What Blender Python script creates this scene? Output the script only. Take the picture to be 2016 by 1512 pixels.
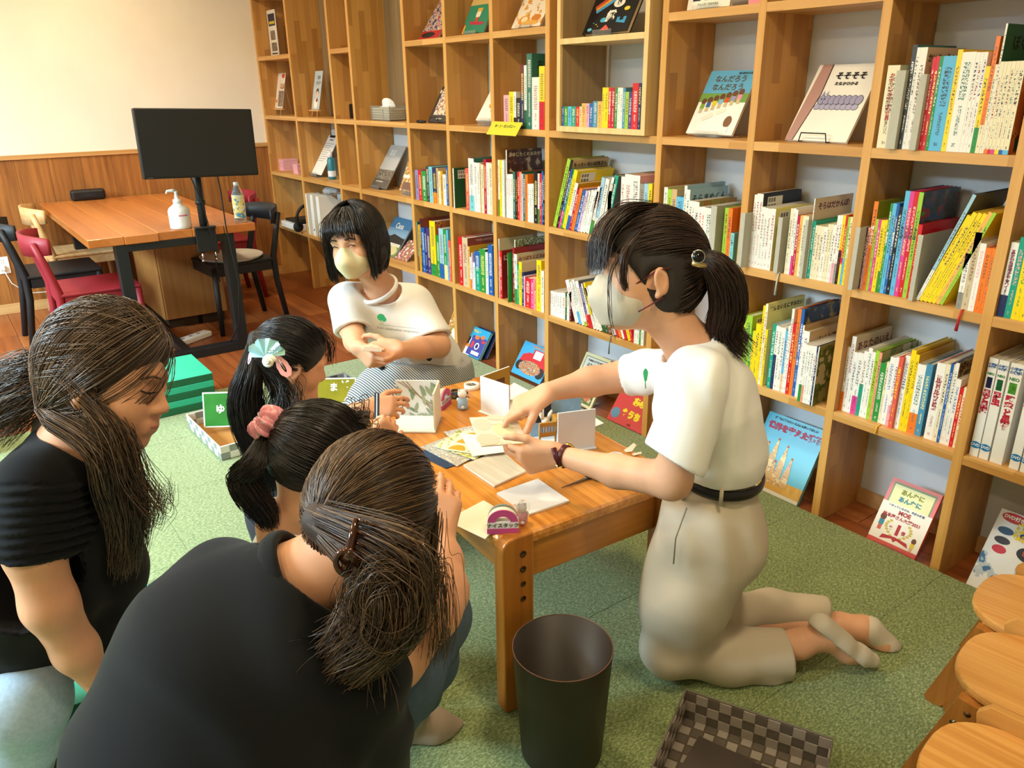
import bpy, bmesh, math, random
import numpy as np
from mathutils import Vector, Matrix, Euler
SC = bpy.context.scene
COL = SC.collection
for _o in list(bpy.data.objects): bpy.data.objects.remove(_o)
# ---------------------------------------------------------------- camera
W_, H_ = 2016, 1512
F_, YAW, PIT, ROL = 1534.39, math.radians(53.8767), math.radians(20.8456), math.radians(-0.77735)
CAM = np.array([6.3568, -2.2631, 1.4399])
def _rm():
    F = np.array([-math.sin(YAW)*math.cos(PIT), math.cos(YAW)*math.cos(PIT), -math.sin(PIT)])
    r = np.array([math.cos(YAW), math.sin(YAW), 0]); u = np.cross(r, F)
    return np.array([math.cos(ROL)*r+math.sin(ROL)*u, -math.sin(ROL)*r+math.cos(ROL)*u, F])
RM = _rm()
FH = np.array([-math.sin(YAW), math.cos(YAW), 0])
def ray(x, y): return np.array([(x-W_/2)/F_, -(y-H_/2)/F_, 1])@RM
def atz(x, y, z=0.028): d = ray(x, y); return CAM+d*(z-CAM[2])/d[2]
def aty(x, y, v=0.0): d = ray(x, y); return CAM+d*(v-CAM[1])/d[1]
def atx(x, y, v=0.0): d = ray(x, y); return CAM+d*(v-CAM[0])/d[0]
def atd(x, y, dist): d = ray(x, y); return CAM+d*dist/(d@FH)      # vertical plane at a horizontal distance
def zfor(X, Y, ypx):                                              # height over (X,Y) seen at image row ypx
    a = (np.array([X, Y, 0])-CAM)@RM.T; b = np.array([0, 0, 1.])@RM.T
    k = (H_/2-ypx)/F_
    return (k*a[2]-a[1])/(b[1]-k*b[2])
cd = bpy.data.cameras.new('camera'); cam = bpy.data.objects.new('camera', cd); COL.objects.link(cam)
cd.sensor_width = 36; cd.lens = F_*36/W_; cd.clip_start = 0.05
_m = Matrix([[RM[0][i], RM[1][i], -RM[2][i], CAM[i]] for i in range(3)]+[[0, 0, 0, 1]])
cam.matrix_world = _m; SC.camera = cam
# ---------------------------------------------------------------- world, lights, exposure
SC.view_settings.view_transform = 'Standard'; SC.view_settings.look = 'None'
SC.view_settings.gamma = 1; SC.view_settings.use_curve_mapping = False
SC.view_settings.exposure = 0.68
wd = bpy.data.worlds.new('world'); SC.world = wd; wd.use_nodes = True
wd.node_tree.nodes['Background'].inputs[0].default_value = (.75, .87, 1, 1)
wd.node_tree.nodes['Background'].inputs[1].default_value = 0.5
def area(name, loc, rot, sx, sy, power, col):
    l = bpy.data.lights.new(name, 'AREA'); l.shape = 'RECTANGLE'; l.size = sx; l.size_y = sy; l.energy = power; l.color = col
    o = bpy.data.objects.new(name, l); COL.objects.link(o); o.location = loc; o.rotation_euler = rot; return o
# daylight through the big window on the near left side of the room
area('window_daylight', (2.7, -5.7, 3.55), (math.radians(52), 0, 0), 3.6, 2.0, 1000, (.62, .86, 1))
LAMPS = [(x, y) for x in (0.9, 2.6, 4.3, 6.0) for y in (-3.0, -1.25)]
for x, y in LAMPS: area('downlight', (x, y, 2.545), (0, 0, 0), .22, .22, (10 if x < 1 else 14 if x < 5 else 11), (1, .79, .51))
# ---------------------------------------------------------------- helpers
def lin(c):
    if isinstance(c, str):
        c = c.lstrip('#'); c = [int(c[i:i+2], 16)/255 for i in (0, 2, 4)]
    return [x/12.92 if x <= .04045 else ((x+.055)/1.055)**2.4 for x in c[:3]]+[1]
MATS = {}
def newmat(name):
    m = bpy.data.materials.new(name); m.use_nodes = True
    return m, m.node_tree.nodes, m.node_tree.links, m.node_tree.nodes['Principled BSDF']
def mat(name, col='#888888', rough=.5, metal=0, spec=.5, trans=0, emit=None, estr=0, ior=1.45, alpha=1, coat=0, noise=0, nscale=40, bump=0, bscale=200, sheen=0, sss=0):
    if name in MATS: return MATS[name]
    m, n, l, b = newmat(name)
    b.inputs['Base Color'].default_value = lin(col); b.inputs['Roughness'].default_value = rough
    b.inputs['Metallic'].default_value = metal; b.inputs['IOR'].default_value = ior
    b.inputs['Specular IOR Level'].default_value = spec; b.inputs['Transmission Weight'].default_value = trans
    b.inputs['Alpha'].default_value = alpha; b.inputs['Coat Weight'].default_value = coat; b.inputs['Sheen Weight'].default_value = sheen
    if sss: b.inputs['Subsurface Weight'].default_value = sss; b.inputs['Subsurface Radius'].default_value = (.012, .005, .003); b.inputs['Subsurface Scale'].default_value = 1
    if emit: b.inputs['Emission Color'].default_value = lin(emit); b.inputs['Emission Strength'].default_value = estr
    if noise or bump:
        tc = n.new('ShaderNodeTexCoord')
        if noise:
            t = n.new('ShaderNodeTexNoise'); t.inputs['Scale'].default_value = nscale; t.inputs['Detail'].default_value = 4
            l.new(tc.outputs['Object'], t.inputs['Vector'])
            r = n.new('ShaderNodeMapRange'); r.inputs['From Min'].default_value = .3; r.inputs['From Max'].default_value = .7
            r.inputs['To Min'].default_value = 1-noise; r.inputs['To Max'].default_value = 1+noise
            l.new(t.outputs['Fac'], r.inputs['Value'])
            mx = n.new('ShaderNodeMix'); mx.data_type = 'RGBA'; mx.blend_type = 'MULTIPLY'; mx.inputs['Factor'].default_value = 1
            mx.inputs['A'].default_value = lin(col); l.new(r.outputs['Result'], mx.inputs['B']); l.new(mx.outputs['Result'], b.inputs['Base Color'])
        if bump:
            t = n.new('ShaderNodeTexNoise'); t.inputs['Scale'].default_value = bscale; t.inputs['Detail'].default_value = 3
            l.new(tc.outputs['Object'], t.inputs['Vector'])
            bp = n.new('ShaderNodeBump'); bp.inputs['Strength'].default_value = bump; bp.inputs['Distance'].default_value = .004
            l.new(t.outputs['Fac'], bp.inputs['Height']); l.new(bp.outputs['Normal'], b.inputs['Normal'])
    MATS[name] = m; return m
def wood(name, c1, c2, axis='X', stave=None, rough=.42, grain=.25, gscale=(1.2, 45, 45), rings=0, ringscale=30, coat=0, coord='Object'):
    """grain (and glued staves) run along `axis`; colour, grain and joints only"""
    if name in MATS: return MATS[name]
    m, n, l, b = newmat(name)
    tc = n.new('ShaderNodeTexCoord'); sep = n.new('ShaderNodeSeparateXYZ'); cmb = n.new('ShaderNodeCombineXYZ')
    if coord == 'World':
        g = n.new('ShaderNodeNewGeometry'); l.new(g.outputs['Position'], sep.inputs[0])
    else: l.new(tc.outputs['Object'], sep.inputs[0])
    oi = n.new('ShaderNodeObjectInfo')
    order = {'X': 'XYZ', 'Y': 'YXZ', 'Z': 'ZYX', 'z': 'ZXY'}[axis]
    for i, a in enumerate(order): l.new(sep.outputs[a], cmb.inputs[i])
    add = n.new('ShaderNodeVectorMath'); add.operation = 'ADD'; l.new(cmb.outputs[0], add.inputs[0])
    sc0 = n.new('ShaderNodeVectorMath'); sc0.operation = 'SCALE'; sc0.inputs[0].default_value = (7.3, 3.1, 5.7); l.new(oi.outputs['Random'], sc0.inputs['Scale']); l.new(sc0.outputs[0], add.inputs[1])
    vec = add.outputs[0]
    mp = n.new('ShaderNodeMapping'); mp.inputs['Scale'].default_value = gscale; l.new(vec, mp.inputs['Vector'])
    t = n.new('ShaderNodeTexNoise'); t.inputs['Scale'].default_value = 1; t.inputs['Detail'].default_value = 5; t.inputs['Roughness'].default_value = .6; l.new(mp.outputs[0], t.inputs['Vector'])
    fac = t.outputs['Fac']
    mix = n.new('ShaderNodeMix'); mix.data_type = 'RGBA'; mix.inputs['A'].default_value = lin(c1); mix.inputs['B'].default_value = lin(c2)
    if stave:
        # own stave pattern: row index by width, running offset by row, random tone per stave
        sp = n.new('ShaderNodeSeparateXYZ'); l.new(vec, sp.inputs[0])
        def M(op, a, bb=None, c=None):
            q = n.new('ShaderNodeMath'); q.operation = op
            for i, v in enumerate((a, bb, c)):
                if v is None: continue
                if isinstance(v, (int, float)): q.inputs[i].default_value = v
                else: l.new(v, q.inputs[i])
            return q.outputs[0]
        s2 = M('ADD', sp.outputs[1], sp.outputs[2])
        row = M('FLOOR', M('DIVIDE', s2, stave[1]))
        off = M('FRACT', M('MULTIPLY', row, .377))
        colx = M('FLOOR', M('ADD', M('DIVIDE', sp.outputs[0], stave[0]), off))
        wn = n.new('ShaderNodeTexWhiteNoise'); wn.noise_dimensions = '2D'
        cc = n.new('ShaderNodeCombineXYZ'); l.new(row, cc.inputs[0]); l.new(colx, cc.inputs[1]); l.new(cc.outputs[0], wn.inputs['Vector'])
        fac = M('ADD', M('MULTIPLY', wn.outputs['Value'], .75), M('MULTIPLY', M('SUBTRACT', t.outputs['Fac'], .5), grain*2.2))
        l.new(fac, mix.inputs['Factor'])
    elif rings:
        wv = n.new('ShaderNodeTexWave'); wv.wave_type = 'BANDS'; wv.bands_direction = 'Y'
        mp2 = n.new('ShaderNodeMapping'); mp2.inputs['Scale'].default_value = (.35, 1, 1); l.new(vec, mp2.inputs['Vector']); l.new(mp2.outputs[0], wv.inputs['Vector'])
        wv.inputs['Scale'].default_value = ringscale; wv.inputs['Distortion'].default_value = rings; wv.inputs['Detail'].default_value = 2; wv.inputs['Detail Scale'].default_value = .35
        ad = n.new('ShaderNodeMath'); ad.operation = 'MULTIPLY_ADD'; l.new(wv.outputs['Fac'], ad.inputs[0]); ad.inputs[1].default_value = .65
        sb = n.new('ShaderNodeMath'); sb.operation = 'MULTIPLY'; l.new(t.outputs['Fac'], sb.inputs[0]); sb.inputs[1].default_value = .45
        l.new(sb.outputs[0], ad.inputs[2]); l.new(ad.outputs[0], mix.inputs['Factor'])
    else:
        r = n.new('ShaderNodeMapRange'); r.inputs['From Min'].default_value = .3; r.inputs['From Max'].default_value = .7; l.new(fac, r.inputs['Value']); l.new(r.outputs[0], mix.inputs['Factor'])
    l.new(mix.outputs['Result'], b.inputs['Base Color'])
    b.inputs['Roughness'].default_value = rough; b.inputs['Coat Weight'].default_value = coat
    bp = n.new('ShaderNodeBump'); bp.inputs['Strength'].default_value = .08; bp.inputs['Distance'].default_value = .002; l.new(t.outputs['Fac'], bp.inputs['Height']); l.new(bp.outputs['Normal'], b.inputs['Normal'])
    MATS[name] = m; return m
# mesh builder: every call adds a shape; build() links it as ONE object
class MB:
    def __init__(s): s.v = []; s.f = []; s.mi = []; s.sm = []; s.mats = []
    def slot(s, m):
        if m not in s.mats: s.mats.append(m)
        return s.mats.index(m)
    def add(s, vs, fs, m=None, smooth=False):
        o = len(s.v); s.v += [tuple(map(float, v)) for v in vs]; k = s.slot(m) if m else 0
        for f in fs: s.f.append([o+i for i in f]); s.mi.append(k); s.sm.append(smooth)
        return s
    def box(s, lo, hi, m=None, bev=0, T=None):
        x0, y0, z0 = lo; x1, y1, z1 = hi
        if bev:
            b = min(bev, (x1-x0)/2.01, (y1-y0)/2.01, (z1-z0)/2.01)
            bm = bmesh.new(); bmesh.ops.create_cube(bm, size=1)
            for v in bm.verts: v.co = Vector(((x0+x1)/2+v.co.x*(x1-x0), (y0+y1)/2+v.co.y*(y1-y0), (z0+z1)/2+v.co.z*(z1-z0)))
            bmesh.ops.bevel(bm, geom=bm.edges[:], offset=b, segments=2, affect='EDGES', profile=.5)
            vs = [v.co.copy() for v in bm.verts]; bm.verts.index_update(); fs = [[v.index for v in f.verts] for f in bm.faces]; bm.free()
        else:
            vs = [(x0,y0,z0),(x1,y0,z0),(x1,y1,z0),(x0,y1,z0),(x0,y0,z1),(x1,y0,z1),(x1,y1,z1),(x0,y1,z1)]
            fs = [(0,3,2,1),(4,5,6,7),(0,1,5,4),(1,2,6,5),(2,3,7,6),(3,0,4,7)]
        if T is not None: vs = [T@Vector(v) for v in vs]
        return s.add(vs, fs, m)
    def tube(s, pts, r, m=None, n=10, cap=True, smooth=True, flat=1.0, up=None):
        pts = [np.array(p, float) for p in pts]; k = len(pts); rs = r if hasattr(r, '__len__') else [r]*k
        prev = None; vs = []
        for i, p in enumerate(pts):
            t = pts[min(i+1, k-1)]-pts[max(i-1, 0)]; t = t/(np.linalg.norm(t)+1e-12)
            if prev is None:
                a = np.array(up, float) if up is not None else (np.array([0, 0, 1.]) if abs(t[2]) < .9 else np.array([1., 0, 0]))
            else: a = prev
            u = a-t*(a@t); u /= np.linalg.norm(u)+1e-12; w = np.cross(t, u); prev = u
            for j in range(n):
                q = 2*math.pi*j/n; vs.append(p+rs[i]*(u*math.cos(q)*flat+w*math.sin(q)))
        fs = [[i*n+j, i*n+(j+1)%n, (i+1)*n+(j+1)%n, (i+1)*n+j] for i in range(k-1) for j in range(n)]
        if cap: fs += [list(range(n))[::-1], [(k-1)*n+j for j in range(n)]]
        return s.add(vs, fs, m, smooth)
    def lathe(s, prof, m=None, n=32, c=(0, 0, 0), smooth=True, sx=1, sy=1, capb=True, capt=True):
        vs = []; k = len(prof)
        for r, z in prof:
            for j in range(n): q = 2*math.pi*j/n; vs.append((c[0]+r*math.cos(q)*sx, c[1]+r*math.sin(q)*sy, c[2]+z))
        fs = [[i*n+j, i*n+(j+1)%n, (i+1)*n+(j+1)%n, (i+1)*n+j] for i in range(k-1) for j in range(n)]
        if capb: fs.append(list(range(n))[::-1])
        if capt: fs.append([(k-1)*n+j for j in range(n)])
        return s.add(vs, fs, m, smooth)
    def prism(s, poly, d0, d1, m=None, axis='Z', T=None, smooth=False):
        """polygon in 2-D extruded from d0 to d1 along axis"""
        n = len(poly)
        def P(a, b, d): return {'Z': (a, b, d), 'Y': (a, d, b), 'X': (d, a, b)}[axis]
        vs = [P(a, b, d0) for a, b in poly]+[P(a, b, d1) for a, b in poly]
        if T is not None: vs = [T@Vector(v) for v in vs]
        fs = [list(range(n))[::-1], list(range(n, 2*n))]+[[i, (i+1) % n, n+(i+1) % n, n+i] for i in range(n)]
        if axis == 'Y': fs = [f[::-1] for f in fs]
        return s.add(vs, fs, m, smooth)
    def build(s, name, m=None, parent=None, loc=None, rot=None, kind=None, label=None, cat=None, group=None):
        me = bpy.data.meshes.new(name); me.from_pydata(s.v, [], s.f)
        ms = s.mats if s.mats else ([m] if m else [])
        for q in ms: me.materials.append(q)
        me.polygons.foreach_set('material_index', s.mi); me.polygons.foreach_set('use_smooth', s.sm); me.update()
        return link(name, me, parent, loc, rot, kind, label, cat, group)
def link(name, me, parent=None, loc=None, rot=None, kind=None, label=None, cat=None, group=None):
    o = bpy.data.objects.new(name, me); COL.objects.link(o)
    if parent: o.parent = parent
    if loc is not None: o.location = loc
    if rot is not None: o.rotation_euler = rot
    tag(o, label, cat, group, kind); return o
def tag(o, label=None, cat=None, group=None, kind=None):
    if label: o['label'] = label
    if cat: o['category'] = cat
    if group: o['group'] = group
    if kind: o['kind'] = kind
    return o
def thing(name, label, cat, loc=(0, 0, 0), rz=0, group=None, rot=None):
    o = bpy.data.objects.new(name, None); COL.objects.link(o); o.empty_display_size = .1
    o.location = loc; o.rotation_euler = rot if rot is not None else (0, 0, rz); return tag(o, label, cat, group)
def bx(name, lo, hi, m, parent=None, bev=0, **k): return MB().box(lo, hi, m, bev).build(name, None, parent, **k)
_tc = {}
def text_mesh(body, size, m, vertical=False, bold=0):
    """flat lettering as a mesh (built-in font), centred"""
    key = (body, round(size, 5), m.name, vertical, bold)
    if key in _tc: return _tc[key]
    c = bpy.data.curves.new('t', 'FONT'); c.body = '\n'.join(body) if vertical else body
    c.align_x = 'CENTER'; c.align_y = 'CENTER'; c.size = size; c.resolution_u = 2; c.offset = bold
    if vertical: c.space_line = .92
    o = bpy.data.objects.new('t', c); COL.objects.link(o)
    bpy.context.view_layer.update()
    me = bpy.data.meshes.new_from_object(o.evaluated_get(bpy.context.evaluated_depsgraph_get()))
    bpy.data.objects.remove(o); bpy.data.curves.remove(c)
    me.materials.clear(); me.materials.append(m); _tc[key] = me; return me
def frame_mat(o, x, y, z):
    """matrix with the given axes at origin o"""
    return Matrix([[x[i], y[i], z[i], o[i]] for i in range(3)]+[[0, 0, 0, 1]])
def put_text(name, body, size, m, parent, T, vertical=False, bold=0):
    o = link(name, text_mesh(body, size, m, vertical, bold), parent); o.matrix_local = T; return o
rnd = random.Random(7)
INK = lambda c: mat('ink_'+c, c, .6)
# ---------------------------------------------------------------- the room
X1, Y1, ZC = 8.6, -4.2, 2.6           # far right, window side, ceiling
SHD = .255                              # bookcase depth
P_ = .42
UX = [0, 1.533, 3.127, 3.83, 5.439, 6.435, 7.413, 8.403, 10.004, 10.993, 11.987, 12.983, 13.98, 14.975]
UX = [x*P_ for x in UX]; TH = .0288
SZ = [0]+[k*P_-TH+.0002 for k in range(1, 7)]     # underside of shelf k (k=1 is the lowest)
def stop(k): return 0 if k == 0 else SZ[k]+TH  # top surface of shelf k
m_cream = mat('cream_wallpaper', '#f4ecdd', .85, noise=.03, nscale=3, bump=.25, bscale=350)
m_white = mat('white_plaster', '#d9dce0', .85, bump=.2, bscale=260)
m_wains = wood('wainscot_oak', '#b27436', '#7e4a1e', 'z', gscale=(1.6, 34, 34), rough=.5, coord='World')
m_trim = wood('trim_oak', '#d0a063', '#b98649', 'Y', rough=.5)
m_ceil = mat('ceiling_white', '#efece6', .9)
# floor planks
subfl = bx('floor', (-.02, Y1, -.05), (X1, SHD+.02, -.004), mat('subfloor_dark', '#3a2212', .8), kind='structure')
FLM = [wood('floor_%d' % i, a, b, 'X', gscale=(1.0, 22, 22), rough=.33) for i, (a, b) in enumerate([('#a45c2c', '#7c3f1b'), ('#8e4b22', '#6b3416'), ('#b26a36', '#8a4a22'), ('#9a5428', '#74391a')])]
_pl = {}
yy = SHD; row = 0; PW = .15
while yy > -3.2:
    x = -.02-rnd.random()*.7
    while x < (3.0 if yy < -.02 else 6.4):
        L = .9; a, b = max(x, -.02), x+L-.0022
        if b > 0:
            k = (round(b-a, 3), rnd.randrange(4))
            if k not in _pl:
                mb = MB().box((0, -PW+.0022, -.006), (b-a, 0, 0), FLM[k[1]], .0007)
                me = mb.build('plank_src'); _pl[k] = me.data; bpy.data.objects.remove(me)
            link('plank', _pl[k], subfl, (a, yy, 0))
        x += L
    yy -= PW; row += 1
# carpet of square tiles lying on the wooden floor
def carpet_mat(name, c1, c2, c3):
    m, n, l, b = newmat(name)
    g = n.new('ShaderNodeNewGeometry')
    t = n.new('ShaderNodeTexNoise'); t.inputs['Scale'].default_value = 210; t.inputs['Detail'].default_value = 3; t.inputs['Roughness'].default_value = .7
    mp = n.new('ShaderNodeMapping'); mp.inputs['Scale'].default_value = (1, .5, 1); mp.inputs['Rotation'].default_value = (0, 0, .6); l.new(g.outputs['Position'], mp.inputs['Vector']); l.new(mp.outputs[0], t.inputs['Vector'])
    r = n.new('ShaderNodeValToRGB'); e = r.color_ramp.elements; e[0].position = .34; e[0].color = lin(c1); e[1].position = .68; e[1].color = lin(c3)
    q = e.new(.5); q.color = lin(c2); l.new(t.outputs['Fac'], r.inputs['Fac']); l.new(r.outputs['Color'], b.inputs['Base Color'])
    b.inputs['Roughness'].default_value = .95; b.inputs['Sheen Weight'].default_value = .3
    bp = n.new('ShaderNodeBump'); bp.inputs['Strength'].default_value = .7; bp.inputs['Distance'].default_value = .004; l.new(t.outputs['Fac'], bp.inputs['Height']); l.new(bp.outputs['Normal'], b.inputs['Normal'])
    return m
m_carp = carpet_mat('green_carpet', '#55693a', '#7a8a55', '#a9b787')
CZ = .028
carp = thing('carpet_tiles', 'green tufted carpet tiles covering the reading corner floor', 'carpet', (0, 0, 0))
_ct = None
ys = [-.004-.3255-.5*i for i in range(-1, 8)]
for ix in range(12):
    for iy in range(8):
        x0 = 2.5+.5*ix; ya = min(-.006, ys[iy]); yb = ys[iy+1]
        if x0+.5 > X1-.02 or yb < Y1: continue
        bx('carpet_tile', (x0, yb+.0006, .0005), (x0+.4992, ya-.0002, CZ), m_carp, carp, .0012)
# left wall: plaster above, oak panelling below
wl = bx('wall_left', (-.14, Y1, 0), (0, SHD+.1, ZC), m_cream, kind='structure')
ZR = 1.056
y = SHD
while y > -3.4:
    bx('panel', (.0, y-.1985, .07), (.009, y, ZR-.03), m_wains, wl, .0012); y -= .2
bx('trim_1', (.0, -3.4, ZR-.03), (.02, 0, ZR), m_trim, bev=.002, kind='structure')
bx('baseboard_left', (.0, -3.4, 0), (.014, 0, .07), wood('baseboard_oak', '#d6ac74', '#c2935a', 'Y', rough=.5), bev=.002, kind='structure')
# wall behind the bookcase
wb = bx('wall_back', (-.14, SHD+.003, -.02), (X1+.12, SHD+.12, ZC), m_white, kind='structure')
bx('baseboard_back', (1.6, SHD-.012, 0), (X1, SHD+.002, .055), MATS['baseboard_oak'], kind='structure')
bx('wall_right', (X1, Y1, -.02), (X1+.12, SHD, ZC), m_cream, kind='structure')
bx('ceiling', (-.14, Y1-.12, ZC), (X1+.12, SHD+.12, ZC+.1), m_ceil, kind='structure')
# window wall beside the camera with a wide window
wf = MB()
for lo, hi in [((-.14, -.12, -.02), (.85, 0, ZC)), ((4.65, -.12, -.02), (X1+.12, 0, ZC)), ((.85, -.12, -.02), (4.65, 0, .3)), ((.85, -.12, 2.5), (4.65, 0, ZC))]:
    wf.box((lo[0], lo[1]+Y1, lo[2]), (hi[0], hi[1]+Y1, hi[2]), m_cream)
wf.build('wall_front', kind='structure')
wn = MB()
for x in (.85, 2.1, 3.35, 4.59): wn.box((x, Y1-.08, .3), (x+.06, Y1-.02, 2.5), mat('window_frame_white', '#e8e8e4', .4))
wn.box((.85, Y1-.08, .3), (4.65, Y1-.02, .36), MATS['window_frame_white']).box((.85, Y1-.08, 2.44), (4.65, Y1-.02, 2.5), MATS['window_frame_white'])
wn.build('window_1', kind='structure')
for x, y in LAMPS:
    t = thing('ceiling_downlight', 'round recessed warm downlight in the ceiling', 'lamp', (x, y, ZC), group='ceiling downlights')
    MB().lathe([(.075, -.001), (.09, -.012), (.125, -.012), (.13, 0)], mat('lamp_rim', '#eeeae2', .4), 28).build('rim', None, t)
    MB().lathe([(.074, -.006), (.074, -.003)], mat('lamp_glow', '#fff1d8', .5, emit='#ffd9a0', estr=4), 24).build('diffuser', None, t)
# ---------------------------------------------------------------- the bookcase
m_up = wood('bookcase_upright', '#b27c3c', '#dba65c', 'Z', stave=(.34, .042), grain=.3, gscale=(2.2, 60, 60), coord='World')
m_sh = wood('bookcase_board', '#c08a45', '#e2b06a', 'X', stave=(.42, .045), grain=.3, gscale=(2.2, 60, 60), coord='World')
m_eg = wood('bookcase_edge', '#dba75c', '#c9924a', 'Z', grain=.3, gscale=(2, 50, 50), coord='World')
NR = 5
case = thing('bookcase', 'tall oak grid bookcase running along the whole wall', 'bookcase')
for i, x in enumerate(UX):
    mb = MB().box((x, .003, 0), (x+TH, SHD, ZC-.002), m_up, .0012); mb.box((x+.0004, 0, 0), (x+TH-.0004, .0028, ZC-.002), m_eg)
    mb.build('upright', None, case)
for c in range(len(UX)-1):
    xa, xb = UX[c]+TH, UX[c+1]
    for k in range(1, 6):
        if c in (1, 3) and k in (4, 5): continue
        if c == 7 and k == 4: continue
        mb = MB().box((xa, .003, SZ[k]), (xb, SHD, SZ[k]+TH), m_sh, .0012); mb.box((xa, .0004, SZ[k]+.0004), (xb, .0028, SZ[k]+TH-.0004), m_sh)
        mb.build('shelf_board', None, case)
    if c == 0: pass
# grey-brown plank backs seen behind the tall cells
m_gplank = wood('grey_oak_back', '#9a8464', '#7d694c', 'z', gscale=(1.5, 40, 40), coord='World')
for c, f0 in ((1, .62), (3, .45)):
    xa, xb = UX[c]+TH, UX[c+1]
    bx('back_panel', (xa, SHD-.012, stop(3)+.001), (xb, SHD-.001, ZC-.003), m_gplank, case)
# pale pine frame standing in the wide cell
m_pine = wood('pale_pine', '#ecd09c', '#dcb878', 'Z', gscale=(2, 30, 30), coord='World')
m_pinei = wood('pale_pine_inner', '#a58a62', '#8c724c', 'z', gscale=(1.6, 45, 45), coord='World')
bxl = aty(1095, 262, -.03)[0]; bxr = aty(1268, 268, -.03)[0]; bz = stop(3)+.0008
ins = thing('pine_box_shelf', 'pale pine open box shelf standing in the wide bookcase cell', 'shelf')
bt = .022; BY = -.03
MB().box((bxl, BY, bz), (bxl+bt, SHD-.02, bz+.94), m_pine, .001).build('side_panel', None, ins)
MB().box((bxr-bt, BY, bz), (bxr, SHD-.02, bz+.94), m_pine, .001).build('side_panel', None, ins)
zmid = zfor((bxl+bxr)/2, BY, 76)
for z in (bz, zmid-bt/2, bz+.92): MB().box((bxl+bt, BY, z), (bxr-bt, SHD-.02, z+bt), m_pine, .001).build('shelf_board', None, ins)
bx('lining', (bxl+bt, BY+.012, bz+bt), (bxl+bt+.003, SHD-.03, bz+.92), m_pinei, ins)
# ---------------------------------------------------------------- books standing on the shelves
PAL = dict(w='#eeeae2', cr='#eadfbe', r='#cf1f26', cm='#b3183c', dr='#8f1d22', co='#dd5a4c', sa='#ef9a80', o='#ef7a24', lo='#f2b25a', pe='#f6c69a', y='#f3d314', mu='#d2a01c', py='#f0e48a',
           li='#9cc83a', g='#2f8f3e', dg='#1d5a35', te='#179a80', tg='#2f6f62', cy='#7cc9d2', sk='#5fb4e0', lb='#9cc4d8', b='#1f5fae', st='#4a8fb0', n='#1d2c5c', pu='#4b3a82', la='#8d87bd', lc='#cbb8d8',
           pk='#e7a9b4', mg='#d8408f', br='#7a5236', ta='#c9aa7d', be='#cdbb9a', gr='#8f9188', gy='#5a5c5c', ch='#3a3a3c', k='#17171a', wh='#f6f4ee', kh='#a8a184', nv='#26324a', ol='#8f8a24', fr='#c9c6b4', mr='#6a1c24', br2='#8a3d2c')
CN = dict(w='white', cr='cream', r='red', cm='crimson', dr='dark red', co='coral', sa='salmon', o='orange', lo='light orange', pe='peach', y='yellow', mu='mustard', py='pale yellow', li='lime', g='green', dg='dark green', te='teal',
          tg='bottle green', cy='pale turquoise', sk='sky blue', lb='pale blue', b='blue', st='steel blue', n='navy', pu='purple', la='lavender', lc='lilac', pk='pink', mg='magenta', br='brown', ta='tan', be='beige', gr='grey',
          gy='dark grey', ch='charcoal', k='black', wh='bright white', kh='khaki', nv='slate', ol='olive', fr='frosted', mr='maroon', br2='brick red')
DARK = set('r cm dr g dg te tg b st n pu br gy ch k nv mr mg co br2 ol'.split())
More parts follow.
